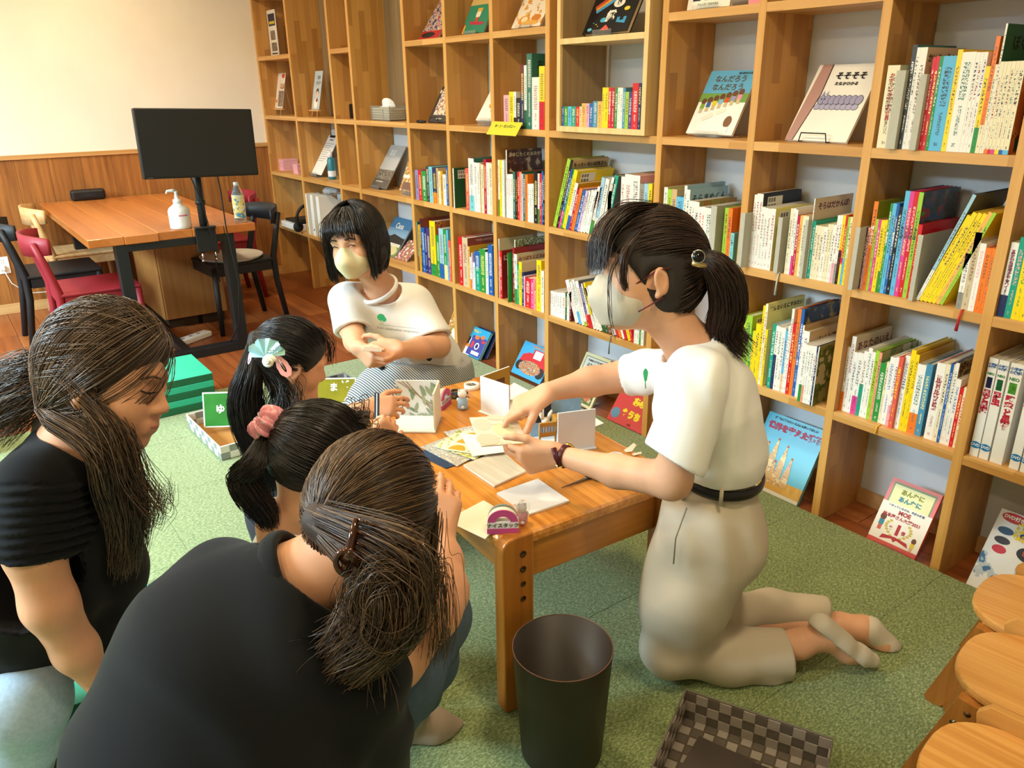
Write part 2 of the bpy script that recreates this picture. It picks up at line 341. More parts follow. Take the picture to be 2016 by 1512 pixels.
def spine_mat(c1, c2, ink, split):
    nm = 'spine_%s_%s_%s_%.2f' % (c1, c2, ink, split)
    if nm in MATS: return MATS[nm]
    m, n, l, b = newmat(nm)
    uv = n.new('ShaderNodeUVMap'); sp = n.new('ShaderNodeSeparateXYZ'); l.new(uv.outputs[0], sp.inputs[0])
    oi = n.new('ShaderNodeObjectInfo')
    def M(op, a, bb=None, c=None):
        q = n.new('ShaderNodeMath'); q.operation = op
        for i, v in enumerate((a, bb, c)):
            if v is None: continue
            if isinstance(v, (int, float)): q.inputs[i].default_value = v
            else: l.new(v, q.inputs[i])
        return q.outputs[0]
    u, v = sp.outputs[0], sp.outputs[1]
    band = M('MULTIPLY', M('GREATER_THAN', u, .24), M('LESS_THAN', u, .76))
    rr = oi.outputs['Random']
    top = M('MULTIPLY_ADD', rr, .1, .83); mid = M('MULTIPLY_ADD', rr, .22, .36)
    title = M('MULTIPLY', M('LESS_THAN', v, top), M('GREATER_THAN', v, mid))
    auth = M('MULTIPLY', M('LESS_THAN', v, M('SUBTRACT', mid, .06)), M('GREATER_THAN', v, .17))
    pub = M('MULTIPLY', M('LESS_THAN', v, .09), M('GREATER_THAN', v, .05))
    geo = n.new('ShaderNodeNewGeometry')
    tx = n.new('ShaderNodeTexNoise'); tx.inputs['Scale'].default_value = 330; tx.inputs['Detail'].default_value = 1
    l.new(geo.outputs['Position'], tx.inputs['Vector'])
    gl = M('GREATER_THAN', tx.outputs['Fac'], .5)
    pos = n.new('ShaderNodeSeparateXYZ'); l.new(geo.outputs['Position'], pos.inputs[0])
    cell = M('GREATER_THAN', M('FRACT', M('MULTIPLY', pos.outputs[2], 105)), .2)
    band2 = M('MULTIPLY', M('GREATER_THAN', u, .36), M('LESS_THAN', u, .64))
    big = M('MULTIPLY', M('MULTIPLY', title, band), M('MULTIPLY', gl, cell))
    small = M('MULTIPLY', M('MULTIPLY', M('MAXIMUM', auth, pub), band2), gl)
    fac = M('MAXIMUM', big, M('MULTIPLY', small, .75))
    mx0 = n.new('ShaderNodeMix'); mx0.data_type = 'RGBA'; mx0.inputs['A'].default_value = lin(PAL[c1]); mx0.inputs['B'].default_value = lin(PAL[c2])
    l.new(M('MULTIPLY', M('LESS_THAN', v, split), M('GREATER_THAN', u, -.5)), mx0.inputs['Factor'])
    mx = n.new('ShaderNodeMix'); mx.data_type = 'RGBA'; l.new(fac, mx.inputs['Factor']); l.new(mx0.outputs['Result'], mx.inputs['A']); mx.inputs['B'].default_value = lin(PAL[ink])
    l.new(mx.outputs['Result'], b.inputs['Base Color']); b.inputs['Roughness'].default_value = .32
    MATS[nm] = m; return m
def art_mat(name, base, cols, scale=22, band=.48):
    """printed cover picture: blotches of several printed colours on a ground colour"""
    if name in MATS: return MATS[name]
    m, n, l, b = newmat(name)
    tc = n.new('ShaderNodeTexCoord'); t = n.new('ShaderNodeTexNoise'); t.inputs['Scale'].default_value = scale; t.inputs['Detail'].default_value = 3; l.new(tc.outputs['Object'], t.inputs['Vector'])
    r = n.new('ShaderNodeValToRGB'); r.color_ramp.interpolation = 'CONSTANT'; e = r.color_ramp.elements
    e[0].position = 0; e[0].color = lin(base); e[1].position = band; e[1].color = lin(cols[0])
    for i, c in enumerate(cols[1:]): q = e.new(min(.97, band+.05*(i+1))); q.color = lin(c)
    l.new(t.outputs['Fac'], r.inputs['Fac']); l.new(r.outputs['Color'], b.inputs['Base Color']); b.inputs['Roughness'].default_value = .3
    MATS[name] = m; return m
m_pages = mat('book_pages', '#d9cfb8', .9, noise=.08, nscale=300)
m_frost = mat('frosted_plastic', '#c9c7b8', .55, trans=.25, noise=.05, nscale=30)
def cov_mat(c): return mat('cover_'+c, PAL[c], .34) if c in PAL else MATS[c]
ORD = 'zero first second third fourth fifth sixth seventh eighth ninth tenth eleventh twelfth thirteenth fourteenth fifteenth sixteenth seventeenth eighteenth nineteenth twentieth twenty-first twenty-second twenty-third twenty-fourth twenty-fifth twenty-sixth twenty-seventh twenty-eighth twenty-ninth thirtieth thirty-first thirty-second thirty-third thirty-fourth thirty-fifth'.split()
def book_mesh(w, d, h, ms, mc):
    bt = min(.0022, w*.2); mb = MB()
    me = bpy.data.meshes.new('book')
    v = []; f = []; mi = []; uv = []
    def bxs(lo, hi, front):
        o = len(v); x0, y0, z0 = lo; x1, y1, z1 = hi
        v.extend([(x0,y0,z0),(x1,y0,z0),(x1,y1,z0),(x0,y1,z0),(x0,y0,z1),(x1,y0,z1),(x1,y1,z1),(x0,y1,z1)])
        for q in [(0,3,2,1),(4,5,6,7),(0,1,5,4),(1,2,6,5),(2,3,7,6),(3,0,4,7)]:
            f.append([o+i for i in q]); fr = front and q == (0,1,5,4); mi.append(0 if front else 1)
            uv.extend([(0,0),(1,0),(1,1),(0,1)] if fr else [(-1, v[o+i][2]/h) for i in q])
    bxs((0, 0, 0), (w, bt*1.2, h), True)
    bxs((0, bt*1.2, 0), (bt, d, h), False); bxs((w-bt, bt*1.2, 0), (w, d, h), False)
    me.from_pydata(v, [], f); me.materials.append(ms); me.materials.append(mc); me.polygons.foreach_set('material_index', mi)
    ul = me.uv_layers.new(name='UVMap'); ul.data.foreach_set('uv', [c for q in uv for c in q]); me.update()
    return me, bt
def make_book(x, y, z, w, h, d, lean, c1, c2, ink, split, cover, label, group, name='picture_book', text=None, tcol='#222222', vtext=None, vcol='#222222', barcode=False):
    me, bt = book_mesh(w, d, h, spine_mat(c1, c2, ink, split), cov_mat(cover))
    o = link(name, me, None, (x, y, z+.0004), (0, lean, 0), None, label, 'book', group)
    p = MB().box((bt+.0002, bt*1.3, .003), (w-bt-.0002, d-.004, h-.004), m_pages).build('pages', None, o)
    if text:    # title on the right-hand cover, reading away from the spine, near the top
        s = min(.04, (d-.02)/max(1, len(text))*1.0)
        put_text('cover_title', text, s, INK(tcol), o, frame_mat((w+.0006, d*.5, h-s*1.15), (0, 1, 0), (0, 0, 1), (1, 0, 0)), bold=.0006)
    if vtext:
        s = min(w*.82, .62*h/len(vtext))
        put_text('spine_title', vtext, s, INK(vcol), o, frame_mat((w*.5, -.0006, h*.62), (1, 0, 0), (0, 0, 1), (0, -1, 0)), vertical=True, bold=.0004)
    if barcode:
        q = MB().box((w, d*.12, h-.055), (w+.0005, d*.5, h-.012), mat('label_white', '#e8e6de', .5))
        for i in range(12):
            if i % 4 != 3: q.box((w+.0005, d*.14+i*.0035, h-.03), (w+.0008, d*.14+i*.0035+.0022, h-.016), INK('#222222'))
        for i in range(12):
            if i % 5 != 3: q.box((w+.0005, d*.14+i*.0035, h-.05), (w+.0008, d*.14+i*.0035+.0022, h-.037), INK('#222222'))
        q.build('barcode_sticker', None, o)
    return o
def cell(c, k, org, sc, where, books, end, yf=.01, base=None, mode='b', depth=.215, kind='picture_book'):
    """books: (x, ytop, colours[, dict]) in zoomed-photo units; x is the spine's lower left corner"""
    zb = stop(k) if base is None else base
    def px(x, y): return org[0]+x/sc, org[1]+y/sc
    def xw(x, y, yy): 
        q = aty(*px(x, y), yy); return q
    out = []
    for i, bk in enumerate(books):
        x, yt, col = bk[:3]; kw = dict(bk[3]) if len(bk) > 3 else {}
        if col is None: out.append((x, None)); continue
        out.append((x, bk))
    # bottom row in photo for X: solve x pixel on line through shelf top at plane yf
    def Xb(x, yy):
        # find X so that (X, yy, zb) projects to pixel column
        px0 = org[0]+x/sc; a = (np.array([0, yy, zb])-CAM)@RM.T; b = np.array([1., 0, 0])@RM.T; kx = (px0-W_/2)/F_
        return (kx*a[2]-a[0])/(b[0]-kx*b[2])
    n = 0; xs = []
    for i, bk in enumerate(books):
        kw = bk[3] if len(bk) > 3 and isinstance(bk[3], dict) else {}
        yy = kw.get('yf', yf)
        xs.append(Xb(bk[0], yy) if (mode == 'b' or kw.get('m') == 'b') else xw(bk[0], bk[1], yy)[0])
    xe = Xb(end, yf) if mode == 'b' else aty(org[0]+end/sc, org[1]+books[-1][1]/sc, yf)[0]
    xs.append(xe); xlim = UX[c+1]-.0006
    prev_end = -1e9
    for i, bk in enumerate(books):
        if bk[2] is None: continue
        kw = dict(bk[3]) if len(bk) > 3 else {}; yy = kw.pop('yf', yf); kw.pop('m', None); xt = kw.pop('xt', None); dd = kw.pop('d', depth); wmin = kw.pop('w', None); lead = kw.pop('lead', None)
        x = max(xs[i], prev_end+.0003, UX[c]+TH+.0004 if kw.get('in', 1) else -9); kw.pop('in', None)
        w = wmin if wmin else max(.0035, min(.06, xs[i+1]-x-.0004))
        if x+w > xlim and yy > -.01: w = max(.003, xlim-x)
        cs = bk[2].split('/'); c1 = cs[0]; c2 = cs[1] if len(cs) > 1 and cs[1] else c1
        cover = kw.pop('cv', c1); ink = kw.pop('ink', None) or (['w', 'py', 'w'][n % 3] if c1 in DARK else ['ch', 'dr', 'n', 'ch', 'br', 'tg'][n % 6])
        split = kw.pop('sp', .3 if len(cs) > 1 else 0.)
        if xt is None:
            h = zfor(x, yy, org[1]+bk[1]/sc)-zb; lean = 0
        else:
            q = aty(org[0]+xt/sc, org[1]+bk[1]/sc, yy); h = math.hypot(q[0]-x, q[2]-zb); lean = math.atan2(q[0]-x, q[2]-zb)
        h = max(.06, min(h, P_-TH-.004 if base is None else .9)); n += 1
        tall = 'thin' if w < .008 else ('thick' if w > .018 else 'slim')
        dz = w*math.sin(-lean) if lean < 0 else 0
        if c1 == 'fr':
            lab = 'frosted plastic index divider, %s item from left, %s' % (ORD[n], where)
            t = tag(MB().box((0, 0, 0), (w, .0012, h), m_frost).box((w-.0012, .0012, 0), (w, .17, h), m_frost).build('index_divider', None, None, (x, yy, zb+.0004), None, None, lab, 'divider', 'frosted index dividers'))
        else:
            lab = '%s %s-spined book, %s item from left, %s' % (tall, CN[c1], ORD[n], where)
            lean_ = lean
            cosl = math.cos(lean)
            ww = max(.003, w*cosl) if lean else w
            zl = ww*math.sin(lean) if lean > 0 else 0     # leaning right: lowest corner is the right one
            make_book(x, yy, zb+zl, ww, h, dd, lean, c1, c2, ink, split, cover, lab, 'books '+where, kind, **kw)
        prev_end = x+w
    return
art_mat('art_baseball', '#232b33', ['#3a4a38', '#284a7a', '#8f2a2a', '#4a8a3a'], 14, .45)
art_mat('art_brown', '#4a2a20', ['#5e3428', '#7a5638', '#c7b592'], 26, .5)
art_mat('art_map', '#16305c', ['#22447a', '#8a7a3a', '#b09848'], 22, .5)
art_mat('art_forest', '#c8b898', ['#6a7a38', '#4f6230', '#8f8a50'], 16, .42)
art_mat('art_stones', '#8a7a5c', ['#5a4c38', '#b0a080', '#3c342a'], 60, .42)
art_mat('art_field', '#8f8a3c', ['#b08a30', '#6a7a2a', '#a8702a'], 26, .45)
art_mat('art_speck', '#5c6a44', ['#8fa070', '#c8d0b0'], 120, .5)
art_mat('art_lion', '#b5622e', ['#c97a3c', '#8a3a20', '#2a4a4a'], 18, .5)
B3 = 'upper right shelf'
cell(10, 3, (1700, 40), 5.4, 'shelf just right of the white cat-row book', [
    (135,480,'cr',dict(vtext='かがくいひろしの世界',vcol='#a83a3a')),(230,535,'fr',dict(yf=-.012)),(358,262,'ch',dict(cv='tg')),(405,290,'w',dict(cv='w')),(438,290,'w',dict(cv='be',text='かいじゅうのこう')),(480,575,'fr',dict(w=.018,yf=-.012)),(578,395,'r'),(612,382,'r'),(650,382,'g'),(685,382,'sk',dict(cv='kh')),
    (820,312,'y',dict(cv='y')),(872,340,'w',dict(cv='mu')),(1010,340,'w'),(1050,340,'w',dict(ink='dr')),(1088,338,'w',dict(ink='pu')),(1130,490,'y/g'),(1180,170,'o/cr',dict(cv='o',sp=.25)),(1225,470,'cr'),(1252,35,'w',dict(cv='dg',text='ぼくの',tcol='#101010')),
    (1272,440,'cr/o',dict(sp=.05)),(1310,440,'cr/r',dict(sp=.05)),(1345,438,'cr/mg',dict(sp=.05)),(1385,436,'cr/y',dict(sp=.05)),(1430,434,'cr/b',dict(sp=.05)),(1470,432,'cr/sk',dict(sp=.05,cv='art_lion'))], 1530, yf=.004)
cell(10, 2, (1660, 340), 5.04, 'shelf holding the leaning yellow books', [
    (42,540,'fr',dict(yf=-.03,**{'in':0},w=.014)),(122,545,'k'),(142,545,'pk'),(182,285,'o',dict(cv='ol',vtext='ぼくのふとん',vcol='#f4f0e4')),(222,460,'li'),(247,465,'mg'),(275,470,'y'),(315,470,'y/g'),(335,305,'g',dict(vtext='ぼくのおふろ',vcol='#f4f0e4')),(358,305,'sk'),(395,310,'b',dict(vtext='ぼくのトイレ',vcol='#f4f0e4')),(420,335,'k'),
    (455,180,'sk/sk',dict(cv='art_baseball',vtext='しごとば',vcol='#23303a')),(500,185,'mg',dict(vtext='しごとば',vcol='#23303a')),(540,190,'r',dict(vtext='しごとば',vcol='#23303a')),(582,195,'li',dict(cv='art_baseball',vtext='しごとば',vcol='#23303a')),(624,515,'r',dict(cv='r',w=.012)),(640,615,'fr',dict(yf=-.012,w=.013)),
    (700,225,'lb/w',dict(xt=1288,cv='gy')),(750,430,'y',dict(xt=1232)),(785,405,'y',dict(xt=1288)),(830,410,'y',dict(xt=1343)),(870,415,'y',dict(xt=1393)),(912,400,'lo',dict(xt=1448)),(950,405,'li',dict(xt=1488,cv='y')),(985,0,None),
    (1110,800,'w/gr',dict(ink='gy')),(1165,590,'be',dict(ink='br')),(1230,700,'w',dict(ink='pk')),(1290,745,'o'),(1350,750,'o')], 1388, yf=.006)
cell(9, 2, (1460, 360), 6.87, 'shelf under the white cat-row book', [
    (-72,405,'fr',dict(yf=-.035,w=.018,**{'in':0})),(85,160,'w',dict(ink='dr')),(120,145,'w',dict(ink='dr')),(157,150,'w',dict(cv='k',barcode=True,ink='dr')),(200,325,'w'),(240,340,'w'),(280,350,'w/w',dict(ink='dr')),(325,350,'w',dict(cv='py',barcode=True)),(380,0,None),(422,465,'fr',dict(yf=-.01,w=.016)),(520,0,None),
    (572,345,'cr'),(610,345,'w'),(640,365,'w/mg'),(668,440,'cm'),(705,440,'lo'),(740,445,'cr'),(772,500,'fr',dict(yf=-.012,w=.011)),(820,215,'w',dict(cv='be',text='そらはだかんぼ!',tcol='#5c1a4a')),(868,515,'te',dict(cv='te')),(915,575,'cr'),(950,580,'cr'),(990,590,'cr'),(1030,595,'w'),(1075,560,'cr'),(1110,560,'cr'),(1145,570,'w'),
    (1182,440,'w/pk'),(1222,440,'w/gr'),(1252,440,'y/k',dict(ink='r',sp=.5)),(1290,440,'r/y',dict(ink='py')),(1320,460,'li/sk',dict(sp=.4)),(1350,465,'cr/y',dict(sp=.4))], 1382, yf=.006)
cell(9, 1, (1440, 580), 6.05, 'shelf above the cathedral book', [
    (60,330,'w'),(85,335,'y'),(100,240,'li',dict(cv='li',barcode=True)),(180,430,'g'),(200,430,'y'),(228,345,'y',dict(ink='n')),(285,130,'y'),(312,110,'cr',dict(cv='py',text='どんないえにすみたい',tcol='#2a2a22')),(340,415,'y',dict(cv='py',barcode=True)),(366,0,None),(415,350,'te',dict(cv='lb')),(455,370,'w/n',dict(sp=.55)),(490,385,'w'),(530,395,'w'),(565,430,'sk/pe'),(590,375,'w'),(610,170,'w',dict(cv='w')),(637,340,'r'),(675,170,'o'),(715,170,'b',dict(cv='art_map')),(750,365,'w',dict(cv='ta')),(768,430,'w',dict(cv='ta',text='かける',tcol='#23304a')),
    (780,585,'w/g',dict(yf=-.012)),(815,600,'w/sa',dict(yf=-.012)),(843,605,'w',dict(yf=-.012)),(873,610,'w',dict(yf=-.012)),(903,615,'w',dict(yf=-.012)),(930,615,'n',dict(yf=-.012)),(948,620,'w',dict(yf=-.012,cv='art_forest'))], 990, yf=.014)
cell(10, 1, (1640, 620), 5.4, 'shelf above the red-and-white award book', [
    (55,340,'w/o'),(92,225,'w',dict(cv='be',text='あなたのいえ',tcol='#6a1c34')),(135,395,'w'),(176,400,'w/mg'),(231,385,'w/te',dict(sp=.5)),(272,350,'w'),(311,395,'w'),(346,380,'li'),(384,400,'sa',dict(cv='art_forest')),(409,505,'g'),(470,500,'cr'),(496,445,'w',dict(ink='b')),(552,450,'w/pk'),(580,445,'co',dict(yf=.02,ink='y')),(641,430,'w'),(691,370,'y'),(739,420,'y',dict(cv='mu',text='ひとはね',tcol='#2a2010')),(776,520,'w/o'),(860,520,'st',dict(ink='py')),(925,0,None),(960,505,'w',dict(vtext='ルドルフとスノーホワイト'[0:4]+'と',vcol='#9c1c2a',cv='pk')),(1050,520,'cr'),(1095,520,'b'),(1125,525,'cr'),(1140,510,'w',dict(cv='art_stones')),(1176,680,'w',dict(ink='b')),(1226,775,'r'),(1266,770,'cr',dict(ink='r'))], 1300, yf=.03)
cell(7, 2, (1080, 300), 5.04, 'shelf below the pine box', [
    (45,75,'li/li',dict(xt=190,ink='k')),(76,80,'k',dict(xt=222,cv='ta',text='もったいないばあさん',tcol='#141414')),(97,175,'b/mg',dict(xt=225)),(118,175,'g',dict(xt=240)),(136,185,'y',dict(xt=258,cv='y',barcode=True)),(170,310,'w/b',dict(xt=265,cv='mu')),(200,370,'cm',dict(xt=285)),(223,365,'o',dict(xt=310)),(253,385,'b',dict(xt=345)),(281,390,'lc',dict(xt=370)),(311,390,'w',dict(xt=395)),(333,385,'w',dict(xt=430)),(361,390,'w',dict(xt=460)),(400,350,'w/g',dict(xt=490)),
    (436,255,'lb/w',dict(xt=530)),(470,270,'w',dict(xt=570)),(505,260,'w',dict(xt=630)),(540,235,'te',dict(xt=660,cv='gy')),(575,380,'fr',dict(w=.022)),(700,240,'w',dict(ink='dr')),(735,215,'w/r',dict(ink='dr',cv='be')),(800,225,'w/r',dict(sp=.6,cv='pk')),(880,310,'gr'),(925,310,'lb'),(965,310,'y')], 1000, yf=.01)
cell(8, 2, (1080, 300), 5.04, 'shelf behind the kneeling woman hair tie', [
    (1115,345,'w',dict(cv='be')),(1150,365,'li'),(1190,365,'ta',dict(cv='ta')),(1240,440,'sk/y'),(1310,330,'w/sk',dict(cv='lb')),(1335,370,'w',dict(cv='lb',text='そらまめくん',tcol='#18243a')),(1365,480,'w'),(1392,485,'w'),(1418,490,'w',dict(cv='art_field')),(1460,540,'w',dict(ink='r')),(1490,540,'w',dict(ink='r')),(1520,550,'w',dict(cv='lb')),(1575,530,'fr',dict(w=.026,yf=-.01)),(1710,550,'li'),(1745,555,'o'),(1785,800,'cy')], 1820, yf=.01)
cell(7, 1, (1070, 520), 8.4, 'shelf in front of the beige face mask', [
    (105,440,'w'),(131,445,'w'),(161,455,'w'),(191,460,'w'),(225,470,'w'),(260,470,'w'),(300,470,'w',dict(ink='r')),(356,470,'dg'),(386,480,'w'),(426,455,'mr'),(455,0,None),(530,270,'w',dict(xt=360,ink='r')),(590,300,'w/sk',dict(xt=435)),(640,265,'w',dict(xt=465)),(682,290,'w/li',dict(xt=520,sp=.1,cv='gy',barcode=True)),(735,330,'pu/r',dict(xt=580)),(778,330,'w/r',dict(xt=610)),(830,320,'y/w',dict(xt=640,cv='y')),(880,400,'w',dict(xt=680)),(926,365,'w',dict(xt=725,ink='dr')),(985,480,'y/dg',dict(xt=800)),(1040,530,'k/dg',dict(xt=880)),(1078,530,'br',dict(xt=925)),(1150,600,'w',dict(xt=985,ink='dr')),(1215,640,'w/r',dict(xt=1060)),(1262,690,'o',dict(xt=1120)),(1310,700,'b/w',dict(xt=1170)),(1347,720,'w/r',dict(xt=1225)),(1402,730,'y',dict(xt=1290)),(1450,740,'r',dict(xt=1345)),(1490,760,'w'),(1535,760,'w'),(1575,760,'g'),(1605,760,'w')], 1650, yf=.012)
cell(4, 2, (810, 310), 10.8, 'shelf beside the grey magazine', [
    (105,265,'la'),(170,270,'r'),(236,285,'g'),(340,185,'ch'),(396,195,'cy'),(470,215,'n/o',dict(ink='y')),(556,225,'ta'),(596,290,'cr'),(640,290,'mu',dict(cv='mu')),(690,360,'w'),(755,205,'b',dict(ink='y'))], 800, yf=.012)
cell(5, 2, (810, 310), 10.8, 'shelf beginning with the green back cover', [
    (905,230,'w',dict(cv='dg',barcode=True,w=.009,yf=-.01)),(1000,0,None),(1168,225,'co'),(1240,15,'w/cy',dict(cv='tg')),(1350,105,'w',dict(cv='dg')),(1416,115,'w'),(1470,120,'ta'),(1500,145,'cr',dict(cv='g')),(1556,40,'cm'),(1612,110,'w',dict(ink='mg')),(1667,120,'cr',dict(cv='g'))], 1730, yf=.006)
cell(6, 2, (960, 280), 8.4, 'shelf with the brown shop picture book', [
    (140,460,'o'),(182,290,'w/g'),(207,295,'y',dict(ink='tg')),(246,300,'w',dict(ink='gr')),(286,300,'gr'),(316,130,'w',dict(cv='art_brown',w=.007,text='ふゆじたくのおみせ',tcol='#e0d2a8')),(332,530,'w'),(357,530,'w',dict(ink='r')),(386,530,'w',dict(ink='r')),(425,490,'tg'),(462,495,'k',dict(ink='mu')),(498,490,'r'),(531,495,'sa',dict(cv='dg')),(566,525,'lc'),(590,520,'tg'),(626,535,'o',dict(ink='dr')),(665,690,'w'),(697,690,'w'),(730,690,'w'),(765,490,'k'),(830,520,'w/g'),(858,520,'r'),(892,480,'b'),(918,400,'k')], 943, yf=.012)
cell(4, 1, (740, 410), 9.45, 'shelf beside the blue house magazine', [
    (690,260,'cy/dr'),(722,255,'dg',dict(cv='dg')),(757,310,'n'),(795,305,'mu',dict(cv='mu')),(862,195,'nv',dict(cv='br2',w=.012)),(882,360,'b'),(938,365,'n'),(975,365,'pu'),(1040,230,'y/g',dict(cv='art_lion',sp=.22)),(1150,500,'g'),(1205,370,'lb/b'),(1285,395,'g/py'),(1345,400,'sk'),(1375,600,'co')], 1418, yf=.012)
cell(5, 1, (890, 440), 7.96, 'shelf with the brick red storybook', [
    (120,205,'r'),(182,215,'be',dict(cv='br2',ink='dr',text='TOMIE dePAOLA',tcol='#c89a8a')),(262,360,'lo',dict(cv='mu')),(291,525,'w/o'),(318,460,'lc'),(336,610,'w'),(370,430,'b/te',dict(sp=.6)),(446,390,'g',dict(cv='dg')),(535,450,'w',dict(ink='g')),(576,330,'b',dict(cv='b'))], 650, yf=.008)
cell(6, 1, (890, 440), 7.96, 'shelf with the green black-capped book', [
    (690,460,'dr'),(712,240,'w',dict(cv='be',w=.005)),(730,430,'r',dict(cv='dr',text='にほんの絵本',tcol='#e8d8c8')),(790,0,None),(876,460,'g/k',dict(sp=.05,yf=-.012)),(945,255,'w',dict(cv='art_speck',w=.006,yf=.03)),(955,385,'dr',dict(yf=.01)),(982,480,'w/g',dict(cv='be',text='みつばちとどろぼう',tcol='#8a2a22')),(1022,650,'te'),(1053,600,'y',dict(cv='be')),(1096,770,'n'),(1126,820,'lc'),(1146,845,'r'),(1236,870,'mg'),(1276,830,'sa'),(1326,570,'y',dict(cv='y')),(1396,740,'w')], 1438, yf=.008)
zb7 = bz+bt
cell(7, 3, (1090, 130), 10.6, 'row of small books inside the pine box', [
    (150,845,'b'),(216,845,'g'),(296,845,'sk'),(366,845,'te'),(456,850,'r'),(531,845,'pe'),(581,780,'lo'),(661,785,'pk'),(736,780,'b/b'),(811,735,'st'),(906,740,'lo'),(1001,450,'y'),(1046,455,'y'),(1126,455,'r',dict(vtext='クリスマスえほん',vcol='#f6efe0')),(1186,455,'cm'),(1261,455,'g'),(1316,455,'w'),(1371,455,'w'),(1421,455,'st'),(1476,540,'li'),(1546,540,'pu'),(1616,360,'r'),(1741,360,'n')], 1800, yf=-.018, base=zb7, depth=.15, kind='small_book')
cell(6, 3, (930, 90), 5.29, 'shelf behind the yellow name card', [
    (330,515,'pk'),(386,480,'y',dict(ink='k')),(432,480,'w/k',dict(ink='k')),(458,545,'k'),(505,200,'mr/n',dict(sp=.55)),(541,205,'w/dg',dict(cv='dg',sp=.3)),(568,85,'tg',dict(cv='tg',text='おさかな',tcol='#10201c')),(622,330,'w',dict(cv='ta')),(695,215,'y/r',dict(cv='lo',sp=.45))], 752, yf=.006)
cell(11, 2, (1660, 340), 5.04, 'shelf above the thick white encyclopedias', [
    (1515,690,'w/n',dict(vtext='まちのおばけずかんハイ!',vcol='#8a2a4a')),(1590,640,'te',dict(ink='pk')),(1657,655,'y',dict(ink='g')),(1737,660,'y/y'),(1800,660,'w'),(1850,680,'r'),(1890,670,'b'),(1940,690,'w')], 1990, yf=.01)
# thick white encyclopedias on the lower right shelf
zb = stop(1)
for i, (xa, xb, yt, t1, art, dvd) in enumerate([(1262,1312,285,'星と星座','#161c40',1),(1312,1366,305,'昆虫','#1f5a34',1),(1370,1440,325,'野菜と果物','#4a8a30',0),(1472,1528,345,'魚','#3a3a40',1),(1530,1590,360,'鳥','#2c5a8a',1),(1596,1650,375,'恐竜','#5a4a2a',1)]):
    def Xb(x, yy=.02):
        px0 = 1440+x/2.7; a = (np.array([0, yy, zb])-CAM)@RM.T; b = np.array([1., 0, 0])@RM.T; kx = (px0-W_/2)/F_
        return (kx*a[2]-a[0])/(b[0]-kx*b[2])
    x, w = Xb(xa), Xb(xb)-Xb(xa)-.003
    h = .3; yy = .02
    lab = 'thick white encyclopedia with red title %s, %s from left on the lower right shelf' % (['star','insect','vegetable','fish','bird','dinosaur'][i], ORD[i+1])
    me, btt = book_mesh(w, .2, h, mat('encyclopedia_white', '#eceae4', .25), mat('encyclopedia_white', '#eceae4', .25))
    o = link('encyclopedia', me, None, (x, yy, zb+.0004), None, None, lab, 'book', 'white encyclopedias')
    MB().box((btt, btt*1.3, .003), (w-btt, .196, h-.004), m_pages).build('pages', None, o)
    S_ = lambda z: frame_mat((w*.5, -.0006, z), (1, 0, 0), (0, 0, 1), (0, -1, 0))
    put_text('series_title', '小学館\nの図鑑', w*.32, INK('#1c5a9c'), o, S_(h-.022), bold=.0004)
    put_text('series_mark', 'NEO', w*.38, INK('#2a7a3c'), o, S_(h-.046), bold=.0005)
    MB().box((w*.2, -.0005, h-.088), (w*.8, 0, h-.056), mat('spine_art_%d' % i, art, .3, noise=.5, nscale=90)).build('spine_picture', None, o)
    s = min(w*.85, .11/len(t1)); put_text('spine_title', t1, s, INK('#b81c34'), o, S_(h-.094-.5*s*len(t1)*.95), vertical=True, bold=.0016)
    if dvd:
        MB().prism([(w*.5+.0145*math.cos(a*.3142), .036+.0105*math.sin(a*.3142)) for a in range(20)], -.0008, 0, mat('dvd_blue', '#1f7ab8', .3), 'Y').build('disc_mark', None, o)
        put_text('disc_text', 'DVD', .0115, INK('#f0f0ee'), o, frame_mat((w*.5, -.0012, .036), (1, 0, 0), (0, 0, 1), (0, -1, 0)), bold=.0003)
# ---------------------------------------------------------------- face-out books, stands and small things on the shelves
m_acr = mat('clear_acrylic', '#e8ecee', .06, trans=.92, ior=1.2)
def paint(parent, w, h, items, name='cover_picture', z=0, o=(0, 0)):
    """flat printed shapes on a sheet lying in its own x/y plane (0..w, 0..h)"""
    mb = MB(); k = 0; few = sum(i[0] != 'txt' for i in items) <= 4
    for it in items:
        a = it[0]
        if a == 'txt':
            _, u, v, s, body, col = it[:6]; k += 1
            put_text('title', body, s*h, INK(col), parent, Matrix.Translation((o[0]+u*w, o[1]+v*h, z+.0012+.00002*k)), bold=it[6] if len(it) > 6 else .0006)
            continue
        k += 1; zz = z+.00025*min(k, 3)+.00002*k
        if a == 'rect': _, u0, v0, u1, v1, col = it; P = [(u0, v0), (u1, v0), (u1, v1), (u0, v1)]
        elif a == 'ell': _, u, v, ru, rv, col = it; P = [(u+ru*math.cos(q*math.pi/9), v+rv*math.sin(q*math.pi/9)) for q in range(18)]
        elif a == 'poly': P = it[1]; col = it[2]
        mm = MATS[col] if col in MATS else INK(col)
        mb.add([(o[0]+p[0]*w, o[1]+p[1]*h, zz) for p in P], [list(range(len(P)))], mm)
        if few: mb.build(name, None, parent); mb = MB()
    if mb.v: mb.build(name, None, parent)
